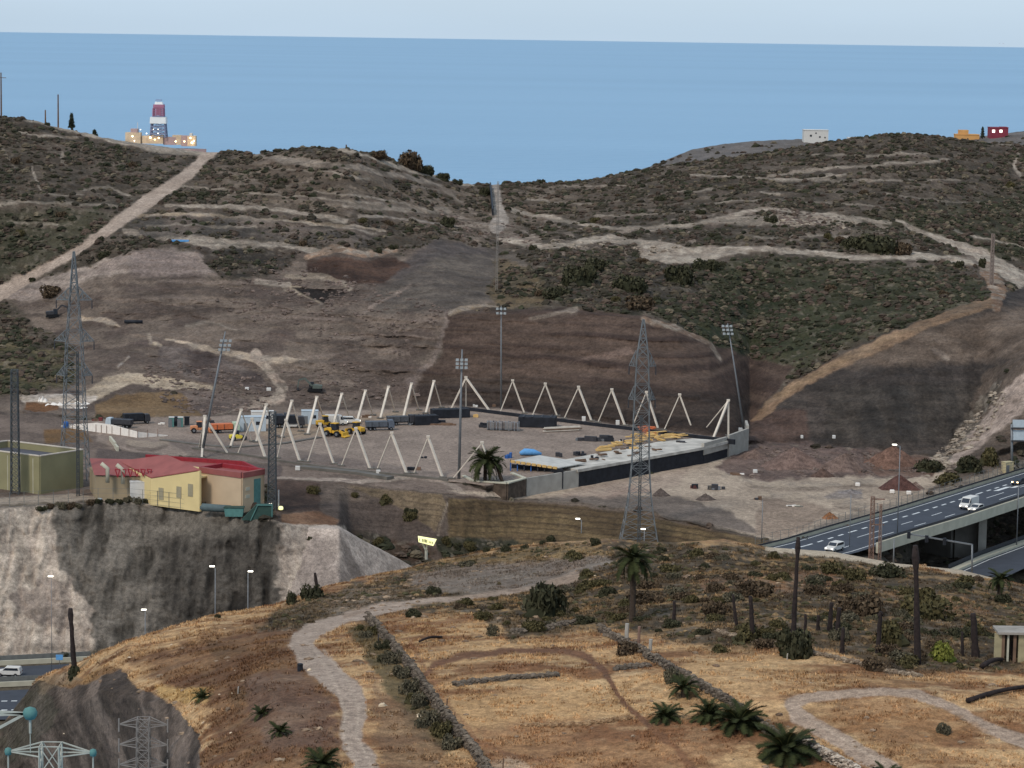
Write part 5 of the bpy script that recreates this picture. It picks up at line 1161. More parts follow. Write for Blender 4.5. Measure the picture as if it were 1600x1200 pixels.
truck(452,668,.1,'black truck parked behind the lattice mast at the rear of the site',c_dark,c_black,'box',sc_=.95)
truck(432,660,.1,'dark flatbed truck behind the white cabin',c_dark,c_dark,sc_=.8)
truck(186,668,2.9,'dark grey truck with a pale cab beyond the white barrier',c_cab,c_dark,sc_=.8)
truck(214,662,.4,'dark truck with a raised black body beyond the white barrier',c_dark,c_black,'box',sc_=.8)
loader(312,676,.2,'orange digger with a dark cab just left of the corner frame',mat('orange_machine',(206,140,100),.7),.85)
# excavator
def excavator(px, py, rz, label, m, sc_=1, z=None, on=None):
    p = on if on is not None else Pz(px,py,0.02); root = thing('excavator', label, 'excavator', p, None, rz); root.scale = (sc_,)*3
    for y in (-1.1,1.1): prof(root,'track',[(-1.9,.1),(-2.1,.5),(-1.8,.85),(1.8,.85),(2.1,.5),(1.9,.1)],.5,c_rubber).location = (0,y,0)
    prof(root,'house',[(-2.0,1.0),(-2.1,1.9),(-.2,2.1),(.6,2.1),(.6,1.0)],2.3,m); prof(root,'cab',[(.3,1.1),(.3,2.8),(1.3,2.8),(1.7,1.9),(1.7,1.1)],.9,c_glass).location = (0,-.6,0)
    MB().bar((.8,.3,1.7),(2.9,.3,3.9),.35,.5).bar((2.9,.3,3.9),(4.6,.3,3.3),.3,.45).build('boom', m, root, world=False); MB().bar((4.6,.3,3.3),(4.9,.3,1.2),.25,.35).build('dipper', m, root, world=False)
    prof(root,'bucket',[(4.5,.4),(4.7,1.3),(5.1,1.2),(5.3,.5)],.9,c_dark).location = (0,.3,0); return root
excavator(488,612,math.pi,'excavator with a reddish boom on the slope above the frames',mat('faded_green',(88,96,90),.7),.9,on=G(492,612)[0])
excavator(80,494,.1,'dark excavator on the hillside left of the tall pylon',c_dark,.9,on=G(82,494)[0])
# roller
root = thing('roller','small yellow roller between the left frames','roller',Pz(371,688,.02),None,.4)
prof(root,'body',[(-1.8,.5),(-1.9,1.3),(-.2,1.5),(1.1,1.1),(1.1,.5)],1.5,mat('bright_yellow',(226,206,76),.6)); prof(root,'cab',[(-.9,1.2),(-.9,2.4),(.2,2.4),(.3,1.2)],1.3,c_glass)
mb = MB(); mb.tube([(1.5,-.8,.6),(1.5,.8,.6)],.6,14); mb.build('drum', c_dark, root, world=False); mb = MB(); mb.tube([(-1.2,-.9,.6),(-1.2,.9,.6)],.6,14); mb.build('rear_wheel', c_rubber, root, world=False)
# cabins, containers, toilets
def boxhut(px, py, size, rz, m, label, cat='cabin', name='site_cabin', z=0, roofm=None, door=True, on=None):
    p = on if on is not None else Pz(px,py,z); root = thing(name, label, cat, p, None, rz); L, W, H = size
    MB().box((0,0,H/2),(L,W,H)).build('walls', m, root, world=False, bevel=.04); MB().box((0,0,H+.06),(L+.15,W+.15,.12)).build('roof', roofm or m, root, world=False)
    if door:
        MB().box((-L*.25,-W/2-.03,1.0),(.9,.06,2.0)).build('door', c_steel, root, world=False)
        if L > 3.5: MB().box((L*.22,-W/2-.03,H*.58),(1.2,.06,.8)).build('window', c_glass, root, world=False)
    return root
boxhut(394,673,(6.4,2.5,3.4),.15,c_cab,'pale blue-grey site cabin in the middle of the left frames')
boxhut(410,662,(5.4,2.4,3.0),.15,c_white,'white cabin standing just behind the pale blue-grey one',name='site_cabin')
boxhut(484,662,(4,2.2,3.2),.1,c_cab,'pale square cabin beside the black truck')
car(Pz(525,664,.02),.05,'white van parked at the rear of the site behind the fifth leaning frame',c_white,'van')
car(Pz(548,662,.02),.05,'white car parked next to the van at the rear of the site',c_white,'suv')
car(Pz(457,668,.02),.1,'pale car parked under the black truck at the rear',c_white)
for i,(x,l_) in enumerate(((268,'teal portable toilet, left of the pair'),(282,'teal portable toilet, right of the pair'))):
    boxhut(x,667,(1.2,1.2,2.3),.1,c_teal,l_,'portable toilet','portable_toilet',roofm=c_white)
boxhut(275,665,(.9,1.2,2.1),.1,c_dark,'dark cabinet between the two teal toilets','cabinet','cabinet',door=False); boxhut(292,664,(1.2,1.2,1.9),.1,c_black,'dark tank right of the teal toilets','tank','cabinet',door=False)
clutter(252,663,14,5,4,[c_sheet,c_cream],'white boards left of the teal toilets')
clutter(152,657,16,6,4,[mat('dull_red',(110,52,52),.8),c_wood],'dark red scrap pile under the ochre earth heap')
clutter(300,672,8,5,2,[c_sheet],'white sacks by the orange digger')
# white sheeted barrier with posts
Q = [Pz(95,667,0),Pz(150,675,0),Pz(175,678,0),Pz(215,684,0),Pz(262,681,0)]
t_ = thing('barrier_wall','long white sheeted barrier in front of the trucks at the left','barrier',Q[0]); hs = [.2,1.4,1.7,1.5,.2]; hs = [.4,2.2,2.2,1.4,.15]
for i in range(4): MB().slab(Q[i],Q[i+1],.15,0,hs[i],None,hs[i+1]).build('sheet', c_sheet, t_)
for i in range(4):
    for k in range(3): p = Q[i].lerp(Q[i+1],k/3); MB().box(p+V3((0,-.2,.9)),(.1,.1,1.9)).build('post', c_rust, t_)
c = Pz(103,669,0); mb = MB(); mb.lathe([(.6,0),(.65,.2),(.65,1.4),(.5,1.6)],12,c); tag(mb.build('water_tank', c_blue, None), 'blue tank at the left end of the white barrier', 'tank')
for i,(x0,y0,x1,y1) in enumerate([(172,688,180,698),(180,700,184,705)]):
    wall_line([(x0,y0),(x1,y1)],0,1.0,.5,c_barrier,['short cream wall below the white barrier','low end of the short cream wall'][i],'low wall','kerb_wall')
# white sheeting heaps up the left
for (x,y,w_,h_,l_) in ((66,626,16,9,'white pointed sheet heap above the left buildings'),(88,630,34,5,'low white sheeting right of the pointed heap'),(125,630,44,6,'long white sheeting behind the tall pylon'),(128,636,22,3,'thin white strip behind the pylon legs')):
    p, d = G(x, y); s_ = d/F; mb = MB(); n_ = 9; vs = []
    for i in range(n_+1):
        t = i/n_; e = math.sin(t*math.pi)**.6*(.6+.4*math.sin(i*2.3+x)); xx = (t-.5)*w_*s_
        vs += [p+V3((xx,-1.0,-.2)), p+V3((xx,-.1,h_*s_*e)), p+V3((xx,1.2,-.2))]
    mb.add(vs, [(3*i,3*i+3,3*i+4,3*i+1) for i in range(n_)]+[(3*i+1,3*i+4,3*i+5,3*i+2) for i in range(n_)]); tag(mb.build('white_sheeting', c_sheet, None), l_, 'sheeting')
p, d = G(280,376); tag(MB().box(p+V3((0,0,.2)),(30*d/F,1.4,.5)).build('tarp_strip', c_tarp, None), 'pale blue strip of tarpaulin on the far terrace', 'tarp')
p, d = G(208,503); mb = MB(); mb.tube([p+V3((-2.4,0,.4)),p+V3((2.6,0,.4))],.5,10); tag(mb.build('black_pipe', c_black, None, True), 'short thick black pipe lying on the quarry slope', 'pipe')
for (x,y,w_) in ((386,607,6),(420,609,7),(1120+60,737,7),(925,438,6),(1253,683,4),(1303,682,5)):
    p, d = G(x,y); tag(MB().box(p+V3((0,0,.3)),(w_*d/F,.8,.8)).build('white_block', c_white, None, bevel=.1), {386:'left white boulder beside the haul track',420:'right white boulder beside the haul track',1180:'white slab on the dirt yard',925:'white box among the trees of the hollow',1253:'small white bag left at the foot of the dark wall',1303:'small white bag right of another below the dark wall'}[x], 'block')
for (x,y,l_) in ((912,658,'under the third back frame'),(965,664,'right of the fourth back frame'),(1095,672,'left of the right corner frame'),(1157,676,'at the foot of the right floodlight mast')):
    c = Pz(x,y,0); tag(MB().box(c+V3((0,0,.6)),(.9,.9,1.1)).build('white_cabinet', c_white, None, bevel=.05), 'small white cabinet '+l_, 'cabinet')
c = Pz(465,735,0); tag(MB().box(c+V3((0,0,.5)),(1,.8,.9)).build('white_cabinet', c_white, None, bevel=.05), 'small white box on the kerb in front of the third frame', 'cabinet')
c = Pz(591,740,0); tag(MB().box(c+V3((0,0,.4)),(.9,.8,.8)).build('white_cabinet', c_white, None, bevel=.05), 'small white box on the kerb in front of the fifth frame', 'cabinet')
clutter(648,734,34,5,9,[c_wood,c_black,c_rust],'low round heap of rebar inside the arena near the front')
clutter(662,716,10,3,3,[c_black],'small dark scrap on the arena floor')
# yard: cable drums, pallets, rubbish
clutter(1092,763,26,8,4,[mat('dark_red_scrap',(84,52,50),.8),c_black],'dark red stack in the dirt yard','pallet_stack','stack',-3.8)
clutter(1122,765,30,9,6,[c_dark,c_cond,c_pipe],'row of grey blocks in the dirt yard, right of the dark red stack','pallet_stack','stack',-3.8)
clutter(1184,782,14,7,5,[c_dark,c_wood],'small dark scrap pile in the middle of the dirt yard',z=-4)
clutter(1237,793,34,4,7,[c_sheet,c_barrier,c_cond],'scattered white rubbish in the dirt yard',z=-4)
clutter(1150,742,34,4,6,[c_wood,c_sheet],'thin brown boards beside the white slab',z=-3.8)
def mound(px, py, wpx, hpx, c1, label, z=-4, name='earth_mound'):
    p = Pz(px,py,z) if z is not None else G(px,py)[0]; s_ = dist(p)/F; R_ = wpx*s_/2; H = hpx*s_*1.1; n_ = 26; V = []; Fc = []
    for i in range(13):
        for j in range(n_):
            a = 2*math.pi*j/n_; r = i/12; nz_ = 1+.12*math.sin(a*3+px)+.1*math.sin(a*7+py)+.05*math.sin(a*13)
            V.append((p.x+math.cos(a)*R_*r*nz_, p.y+math.sin(a)*R_*.8*r*nz_, p.z-.3+H*(1-r**1.15)*(1+.05*math.sin(i*5+j*3))+.3*(1-r)))
    for i in range(12):
        for j in range(n_): Fc.append((i*n_+j, (i+1)*n_+j, (i+1)*n_+(j+1)%n_, i*n_+(j+1)%n_))
    o = mesh_np(name, np.array(V), np.array(Fc), M_ground, np.tile(alb(c1),(len(V),1))*(1+.15*np.random.RandomState(int(px)).normal(size=(len(V),1)))); return tag(o, label, 'earth heap')
mound(1296,812,34,11,(128,92,66),'small orange-brown earth heap beside the highway fence')
mound(1404,766,76,22,(84,62,58),'dark red pointed earth heap behind the street lamp')
mound(1430,766,40,12,(110,96,90),'grey-brown heap to the right of the dark red one')
mound(1032,776,36,12,(88,80,76),'left dark mound on the lip of the bank'); mound(1102,782,40,10,(88,80,76),'right dark mound on the lip of the bank')
mound(1330,772,60,7,(118,114,114),'flat blue-grey gravel heap in the yard')
mound(1240,728,110,26,(108,92,86),'broad brown spoil heap at the left of the yard',-3.8); mound(1320,735,90,24,(104,90,84),'broad brown spoil heap below the dark wall',-3.8)
mound(1395,730,100,30,(106,84,74),'reddish spoil heap at the right end of the dark wall',-3.8); mound(1180,715,60,12,(100,86,80),'low spoil heap at the corner of the retaining wall',-3.8)
mound(1285,745,44,12,(84,70,64),'small dark heap in front of the broad spoil heaps',-3.8)
for (x,y,l_) in ((1398,762,'upper white sack on the dark red heap'),(1394,768,'lower white sack on the dark red heap'),(1420,770,'pale debris at the foot of the dark red heap'),(1340,757,'white bag at the left foot of the dark red heap')):
    c = Pz(x,y,-3.2); tag(MB().box(c,(1.0,.8,.8)).build('white_sack', c_sheet, None, bevel=.15), l_, 'sack')

# ---------------------------------------------------------- floodlight masts
def flood(base, top, heads_y, label, lamp_dx=0, base_z=0, w0=.34, on=None):
    p = on if on is not None else Pz(base[0],base[1],base_z); d = p.y; T = V3(P(top[0],top[1],d)); root = thing('floodlight_mast', label, 'floodlight', p)
    MB().tube([p-V3((0,0,.5)), p.lerp(T,.5), T],[w0,w0*.75,w0*.4],10).build('pole', c_steel, root, True)
    for k, y in enumerate(heads_y):
        q = V3(P(top[0]+(base[0]-top[0])*(y-top[1])/(base[1]-top[1])+lamp_dx, y, d-.6))
        b = MB().box(q,(2.6,.2,.15)).build('crossbar', c_steel, root)
        for dx in (-.95,.0,.95): MB().box(q+V3((dx,-.25,.1)),(.62,.35,.52)).build('floodlight', c_lamp if False else c_fl, root)
    if len(heads_y) > 3: MB().box(p.lerp(T,.33)+V3((0,-.3,0)),(.7,.5,.5)).build('junction_box', c_white, root)
    return root
flood((717,748),(722,546),(563,569,575),'tallest floodlight mast at the near edge of the arena floor')
flood((783,640),(783,478),(483,490),'floodlight mast in front of the dark cut wall',w0=.26)
flood((314,714),(352,518),(533,540,547),'leaning floodlight mast at the left corner of the arena',lamp_dx=4)
flood((1163,672),(1137,505),(510,516,522),'leaning floodlight mast by the right corner wall',lamp_dx=-2,w0=.26)

# ---------------------------------------------------------- lattice pylons
def lattice(root, base, H, w0, w1, nseg, t, m, name='lattice', prof_=None, bars='X', z0=0, z1=1):
    mb = MB(); 
    def wd(f): return (np.interp(f, [q[0] for q in prof_], [q[1] for q in prof_]) if prof_ else w0+(w1-w0)*f)/2
    cs = lambda f: [base+V3((sx*wd(f), sy*wd(f), H*f)) for sx, sy in ((-1,-1),(1,-1),(1,1),(-1,1))]
    L = [z0+(z1-z0)*i/nseg for i in range(nseg+1)]
    for i in range(nseg):
        a, b = cs(L[i]), cs(L[i+1])
        for k in range(4):
            mb.bar(a[k], b[k], t*1.5); mb.bar(a[k], b[(k+1)%4], t); 
            if bars == 'X': mb.bar(a[(k+1)%4], b[k], t)
            mb.bar(b[k], b[(k+1)%4], t)
    return mb.build(name, m, root)
def arms(root, base, H, f, half, wbody, rise, t, m, ins=True):
    c = base+V3((0,0,H*f))
    for s_ in (-1,1):
        mb = MB(); tip = c+V3((s_*half,0,0))
        for sy in (-1,1):
            a = c+V3((s_*wbody/2, sy*wbody/2, 0)); b = c+V3((s_*wbody/2, sy*wbody/2, rise)); mb.bar(a, tip, t*1.2); mb.bar(b, tip, t*1.2)
            for q in (.33,.66): mb.bar(a.lerp(tip,q), b.lerp(tip,q), t); mb.bar(a.lerp(tip,q-.33), b.lerp(tip,q), t)
        am = mb.build('cross_arm', m, root)
        if ins: m2 = MB(); m2.tube([tip-V3((0,0,.1)), tip-V3((0,0,1.8))],[.1,.14],6); o = m2.build('insulator', c_teal if ins == 'teal' else c_dark, root)
m_py = mat('pylon_steel',(112,116,118),.6,.2,var=.1)
m_pyl = mat('pale_pylon_steel',(172,172,160),.6,.1,var=.12)
# central pylon
b0, d0 = hill.at(998,856); s_ = b0.y/F; H = (856-490)*s_
t_ = thing('lattice_pylon','large grey lattice pylon in the middle, in front of the concrete deck','pylon',b0)
lattice(t_,b0,H,0,0,14,.085,m_py,'tower_body',[(0,64*s_),(.10,50*s_),(.22,36*s_),(.38,27*s_),(.62,24*s_),(.84,18*s_),(1,2*s_)],z1=.84)
lattice(t_,b0,H,0,0,4,.12,m_py,'tower_top',[(.84,18*s_),(1,2*s_)],z0=.84)
arms(t_,b0,H,.80,21*s_,20*s_,3.0,.09,m_py); arms(t_,b0,H,.655,21*s_,24*s_,2.5,.09,m_py)
# left pylon
b0, d0 = hill.at(117,765); b0 = Pz(117,748,0); s_ = b0.y/F; H = (748-388)*s_
t_ = thing('lattice_pylon','tall grey lattice pylon on the left behind the olive building','pylon',b0)
lattice(t_,b0,H,0,0,15,.085,m_py,'tower_body',[(0,44*s_),(.3,32*s_),(.6,24*s_),(.82,12*s_),(1,2*s_)],z1=.82)
lattice(t_,b0,H,0,0,4,.12,m_py,'tower_top',[(.82,12*s_),(1,2*s_)],z0=.82)
arms(t_,b0,H,.79,28*s_,13*s_,2.6,.13,m_py); arms(t_,b0,H,.61,31*s_,23*s_,2.4,.13,m_py); arms(t_,b0,H,.46,28*s_,27*s_,2.2,.13,m_py)
# narrow lattice masts
def mast(px, py, top, wpx, label, m, z=0, on=None, nseg=16, t=.12, name='lattice_mast'):
    b_ = on if on is not None else Pz(px,py,z); s_ = b_.y/F; H = (py-top)*s_; t_ = thing(name, label, 'lattice mast', b_)
    lattice(t_, b_, H, wpx*s_, wpx*s_*.75, nseg, t, m, 'mast_body'); return t_, b_, H, s_
m_md = mat('mast_dark_steel',(78,82,84),.6,.2,var=.1)
mast(24,772,574,13,'dark lattice mast in front of the olive building at the left edge',m_md,nseg=20,t=.1)
mast(425,800,640,13,'dark lattice mast right of the red roofed building',m_md,z=-.5,nseg=18,t=.11)
mast(122,775,545,4,'thin dark mast in front of the tall left pylon',m_md,nseg=20,t=.06)
t_, b_, H, s_ = mast(998,842,640,4,'thin black mast in front of the central pylon',m_md,on=near.at(998,846)[0],nseg=20,t=.05)
m_ru = c_rust
t_, b_, H, s_ = mast(1361,868,768,7,'rusty lattice pole with hanging insulators, left of the highway lamp',c_rust,on=near.at(1361,872)[0],nseg=14,t=.055)
MB().box(b_+V3((.8,0,H*.96)),(2.2,.2,.2)).box(b_+V3((.8,0,H*.55)),(2.2,.2,.2)).build('crossbar', c_rust, t_)
mast(1374,868,778,4,'thin rusty pole right next to the rusty lattice pole',c_rust,on=near.at(1374,873)[0],nseg=12,t=.04)
mast(774,470,300,3,'faint slender pylon rising over the saddle ramp',mat('faint_steel',(132,126,120),.8),on=G(776,452)[0],nseg=14,t=.06)
mast(1549,452,372,5,'slender lattice pylon on the right hillside junction',mat('faint_steel2',(130,116,108),.8),on=G(1549,442)[0],nseg=12,t=.12)
# pylon tops near the camera, bottom left
def near_pylon(cx, ytop, d, halfarm, body, label, m, levels, dy, cap, t=.12, foot=-30):
    s_ = d/F; T = V3(P(cx,ytop,d)); Hh = T.z-foot; b_ = V3((T.x,T.y,foot)); t_ = thing('lattice_pylon', label, 'pylon', b_)
    lattice(t_,b_,Hh,0,0,34,t*.8,m,'tower_body',[(0,body*s_*3.2),(.75,body*s_*1.1),(1,body*s_)])
    for k in range(levels):
        f = 1-(k*dy+8)*s_/Hh; c = b_+V3((0,0,Hh*f))
        for sgn in (-1,1):
            tip = c+V3((sgn*halfarm*s_,0,-.2)); mb = MB()
            for sy in (-1,1):
                q = c+V3((sgn*body*s_/2, sy*body*s_/2, 0)); mb.bar(q-V3((0,0,.4)), tip, t); mb.bar(q+V3((0,0,8*s_)), tip, t)
            mb.build('cross_arm', m, t_)
            if cap: MB().lathe([(.05,-.3),(.22,-.25),(.27,0),(.22,.2),(.05,.28)],12,tip).build('insulator_cap', c_teal, t_, True); MB().tube([tip,tip-V3((0,0,2))],.06,6).build('insulator', m_pyl, t_)
            else: MB().tube([tip+V3((0,0,.7)),tip-V3((0,0,.9))],.1,6).build('insulator', m, t_)
    return t_
near_pylon(79,1163,200,68,31,'near lattice pylon top with two teal caps at the bottom left corner',m_pyl,1,40,True,t=.085)
near_pylon(224,1122,330,39,19,'slim grey pylon top in front of the cut slope, bottom left',mat('dull_pylon',(132,126,120),.7),3,33,False,t=.085)
# arm with the large teal ball entering from the left edge
d = 150; t_ = thing('pylon_arm','long pylon arm with a large teal ball at its tip, left edge','pylon arm',P(-90,1150,d)); tip = V3(P(40,1115,d))
for (x,y) in ((-90,1106),(-90,1120),(-90,1185)): MB().bar(V3(P(x,y,d)), tip, .14).build('arm_strut', m_pyl, t_)
MB().bar(V3(P(-90,1090,d)), V3(P(-90,2200,d)), .5).build('mast', m_pyl, t_)
q = V3(P(47,1115,d)); MB().lathe([(.05,-.36),(.25,-.3),(.38,-.1),(.40,.08),(.3,.28),(.05,.38)],16,q).build('ball', c_teal, t_, True); MB().tube([q,q-V3((0,0,1.1))],.07,6).build('insulator', m_pyl, t_); MB().tube([q-V3((0,0,1.1)),q-V3((0,0,2.2))],.025,6).build('wire', m_pyl, t_)

# ---------------------------------------------------------- street lamps
def lamp(bx, by, ty, label, z=None, on=None, side=-1, armpx=12, r=.12, lit=True, group=None):
    p = on if on is not None else (Pz(bx,by,z) if z is not None else G(bx,by)[0]); s_ = p.y/F; H = (by-ty)*s_; t_ = thing('street_lamp', label, 'street lamp', p, group)
    MB().tube([p-V3((0,0,.5)), p+V3((0,0,H))],[r,r*.7],8).build('pole', c_steel, t_, True)
    if armpx:
        tip = p+V3((side*armpx*s_,0,H+.35)); MB().bar(p+V3((0,0,H)), tip, r*1.2).build('arm', c_steel, t_)
        MB().box(tip+V3((0,-.1,0)),(.95,.45,.22)).build('lamp_head', c_lamp if lit else c_white, t_, bevel=.08)
    return t_
lamp(1402,836,694,'tall highway lamp with its head to the left, behind the dark red heap',ZD-.5,armpx=9)
lamp(1376,872,804,'street lamp by the pale road at the start of the bridge',on=near.at(1376,872)[0],armpx=0,r=.16)
lamp(1396,876,838,'short grey pole right beside the start of the bridge parapet',on=near.at(1396,878)[0],armpx=0,r=.12)
lamp(1327,862,770,'thin lamp pole among the highway fence',ZD-1,armpx=0,r=.1)
lamp(1190,846,780,'thin lamp pole at the left end of the highway fence',-4,armpx=0,r=.09)
lamp(1588,858,755,'tall pole rising past the bridge to the lower road',-13,armpx=0,r=.14)
lamp(336,1064,881,'left of the two lit street lamps in front of the concrete cliff',-24,armpx=5)
lamp(387,1064,889,'right of the two lit street lamps in front of the concrete cliff',-24,side=1,armpx=4)
lamp(227,1064,951,'lit street lamp low against the dark cliff',-24,armpx=2)
lamp(908,850,812,'lit street lamp behind the hilltop, left of the tall palm',-10,side=-1,armpx=6)
lamp(1006,868,828,'lit lamp head just right of the palm crown',-9,armpx=2,side=-1)
lamp(81,1064,897,'small lamp head fixed against the pale part of the cliff',-24,armpx=1,r=.06)
# signal gantry
p0, p1 = near.at(1519,884)[0], None; d = p0.y; t_ = thing('signal_gantry','grey traffic light gantry reaching left over the road','traffic lights',p0)
MB().tube([p0, V3(P(1519,851,d))],.14,8).build('post', c_steel, t_, True); MB().bar(V3(P(1519,851,d)), V3(P(1418,834,d)), .22).build('beam', c_steel, t_)
for x,y in ((1420,836),(1448,842),(1476,846)):
    MB().box(V3(P(x,y,d-.3)),(.5,.4,1.1)).build('signal_head', c_black, t_)
# motorway signs
q = V3(P(1581,735,640)); t_ = thing('road_sign','tall grey sign post with a white panel seen from behind at the right edge','sign',q)
MB().tube([q, V3(P(1581,663,640))],.3,8).build('post', c_steel, t_, True)
for k,(y0,y1) in enumerate(((656,668),(672,688))): MB().box((V3(P(1604,(y0+y1)/2,640))),(44*.1455,.15,(y1-y0)*.1455)).build('panel', c_cab, t_)
for y in (669,689): MB().bar(V3(P(1580,y,639.5)),V3(P(1630,y,639.5)),.3).build('rail', c_dark, t_)
boxhut(1574,735,(2.3,1.6,2.6),.5,mat('cabinet_ochre',(180,168,134),.8),'ochre and grey roadside cabinet behind the highway fence','cabinet','roadside_cabinet',on=G(1574,738)[0],door=True)
c = Pz(93,1040,-24); t_ = thing('road_sign','small blue road sign beside the lower highway','sign',c); MB().tube([c,c+V3((0,0,1.4))],.06,6).build('post', c_steel, t_); MB().box(c+V3((0,-.1,1.6)),(1.3,.1,1.0)).build('panel', c_tarp, t_)
# lit billboard
q = V3(P(666,874,552)); t_ = thing('lit_billboard','glowing pale yellow billboard on a forked post below the bank','billboard',q); s_ = 552/F
c_bill = mat('billboard_glow',(236,232,170),.6,emit=(240,238,170),es=.75); c_letter = mat('billboard_letter',(118,122,88),.7)
MB().tube([q, V3(P(666,860,552))],.3,8).build('post', m_pyl, t_); MB().bar(V3(P(666,861,552)),V3(P(660,849,552)),.3).bar(V3(P(666,861,552)),V3(P(667,850,552)),.3).build('fork', m_pyl, t_)
pts = [(653,838),(682,843),(677,853),(654,847)]; W4 = [V3(P(x,y,551)) for x,y in pts]; mb = MB(); mb.add([w_ for w_ in W4]+[w_+V3((0,.5,0)) for w_ in W4],[(3,2,1,0),(4,5,6,7),(0,1,5,4),(1,2,6,5),(2,3,7,6),(3,0,4,7)]); mb.build('panel', c_bill, t_)
for i,(x,w_) in enumerate(((655.5,.8),(660,1.3),(662.5,1.6),(665,1.8),(667,1.2),(670.5,1.2),(673,1.2),(675.5,1.3))):
    y = 843.2+(x-655)*.2; hh = 5 if i < 5 else 3.5; MB().box(V3(P(x,y+(0 if i<5 else .8),550.9)),(w_*s_,.08,hh*s_)).build('letter', c_letter, t_)

# ---------------------------------------------------------- buildings
def zq(x, y, z): return Pz(x, y, z)
# olive hall
h_ = 7.8; K1, K2, K4 = zq(62,713,h_), zq(129,703,h_), zq(12,689,h_); K3 = K1+K4-K2
t_ = thing('industrial_hall','olive yellow flat roofed hall at the left edge','hall',dn(K1,0)); poly = [K3,K1,K2,K4]
for a, b in zip(poly, poly[1:]+poly[:1]):
    MB().slab(a,b,.35,-.3,h_).build('wall', c_olive, t_); MB().slab(a,b,.5,h_,h_+.2).build('parapet', mat('pink_coping',(196,186,172),.8) if 'pink_coping' not in bpy.data.materials else bpy.data.materials['pink_coping'], t_)
MB().prism([(p.x,p.y) for p in poly], h_-1.6, h_-1.3).build('roof', c_roof, t_)
for k in range(6): a = K3.lerp(K1,k/6+.08); MB().box((a.x,a.y-.2,3.6),(.15,.1,7.2)).build('downpipe', c_barrier, t_)
# red roofed building
R1, R2 = zq(313,736,8.0), zq(236,748,5.2); dv = (zq(243,718,7.4)-zq(313,735,7.4)); dv = V3((-6,19,0)); dv = zq(186,728,6.2)-zq(236,747,6.2)
R2 = V3((R2.x,R2.y,0)); R1 = V3((R1.x,R1.y,0)); R3 = R1+V3((dv.x,dv.y,0)); R4 = R2+V3((dv.x,dv.y,0))
t_ = thing('works_building','cream works building with a sloping red roof in the middle of the cliff top','building',R1)
MB().slab(R2,R1,.4,-.1,5.2,None,8.0).build('wall', c_ywall, t_); MB().slab(R1,R3,.4,-.1,8.0,None,8.5).build('wall', c_ywall, t_); MB().slab(R4,R2,.4,-1,6.0,None,5.2).build('wall', c_ywall, t_)
mb = MB(); z4 = (5.3,8.1,8.7,6.2); q4 = [R2,R1,R3,R4]; mb.add([dn(p,z_) for p,z_ in zip(q4,z4)]+[dn(p,z_+.2) for p,z_ in zip(q4,z4)],[(3,2,1,0),(4,5,6,7),(0,1,5,4),(1,2,6,5),(2,3,7,6),(3,0,4,7)]); mb.build('roof', c_red, t_)
nrm = (R1-R2).normalized().cross(V3((0,0,1)))
for k,(x,y0,y1) in enumerate(((253,762,781),(281,760,778),(299,756,776))):
    f = (x-236)/(313-236); p = R2.lerp(R1,f)+nrm*.22; z_ = CAMZ+(Pz(x,(y0+y1)/2,0)-V3((0,0,CAMZ))).z*0; zc = P(x,(y0+y1)/2,p.y)[2]; hh = (y1-y0)*p.y/F; ang = math.atan2((R1-R2).y,(R1-R2).x)
    wf = MB().box((p.x,p.y,zc),(1.25,.12,hh),ang).build('window', mat('blind_grey',(150,142,118),.8) if 'blind_grey' not in bpy.data.materials else bpy.data.materials['blind_grey'], t_)
    MB().box((p.x+nrm.x*.06,p.y+nrm.y*.06,zc-hh*.18),(.9,.12,hh*.5),ang).build('pane', c_glass, wf)
# peach wing
h_ = 7.0; B1, B2, B3 = zq(378,747,h_), zq(412,741,h_), zq(313,738,h_); B4 = B2+B3-B1
t_ = thing('works_building','peach coloured building with a red fascia and a teal door panel','building',dn(B1,0)); poly = [B3,B1,B2,B4]
for a, b in zip(poly, poly[1:]+poly[:1]):
    MB().slab(a,b,.4,-1,h_).build('wall', c_peach, t_); MB().slab(a,b,.7,h_,h_+1.1).build('fascia', c_red if a is not B4 and a is not B2 else c_dred, t_)
MB().prism([(p.x,p.y) for p in poly], h_-.4, h_+.3).build('roof', c_red, t_)
nr = (B2-B1).normalized().cross(V3((0,0,1))); p = B1.lerp(B2,.66)+nr*.25; ang = math.atan2((B2-B1).y,(B2-B1).x)
MB().box((p.x,p.y,3.4),(1.9,.12,6.0),ang).build('teal_panel', c_teal, t_)
for k in range(2): q = B1.lerp(B2,.22)+nr*.25; MB().box((q.x,q.y,3.2+k*1.5),(1.2,.1,.7),ang).build('vent', c_barrier, t_)
nf_ = (B1-B3).normalized().cross(V3((0,0,1))); ang2 = math.atan2((B1-B3).y,(B1-B3).x); q = B3.lerp(B1,.05)+nf_*1.2; MB().box((q.x,q.y,6.4),(3,2.6,.3),ang2).build('canopy', c_ywall, t_)
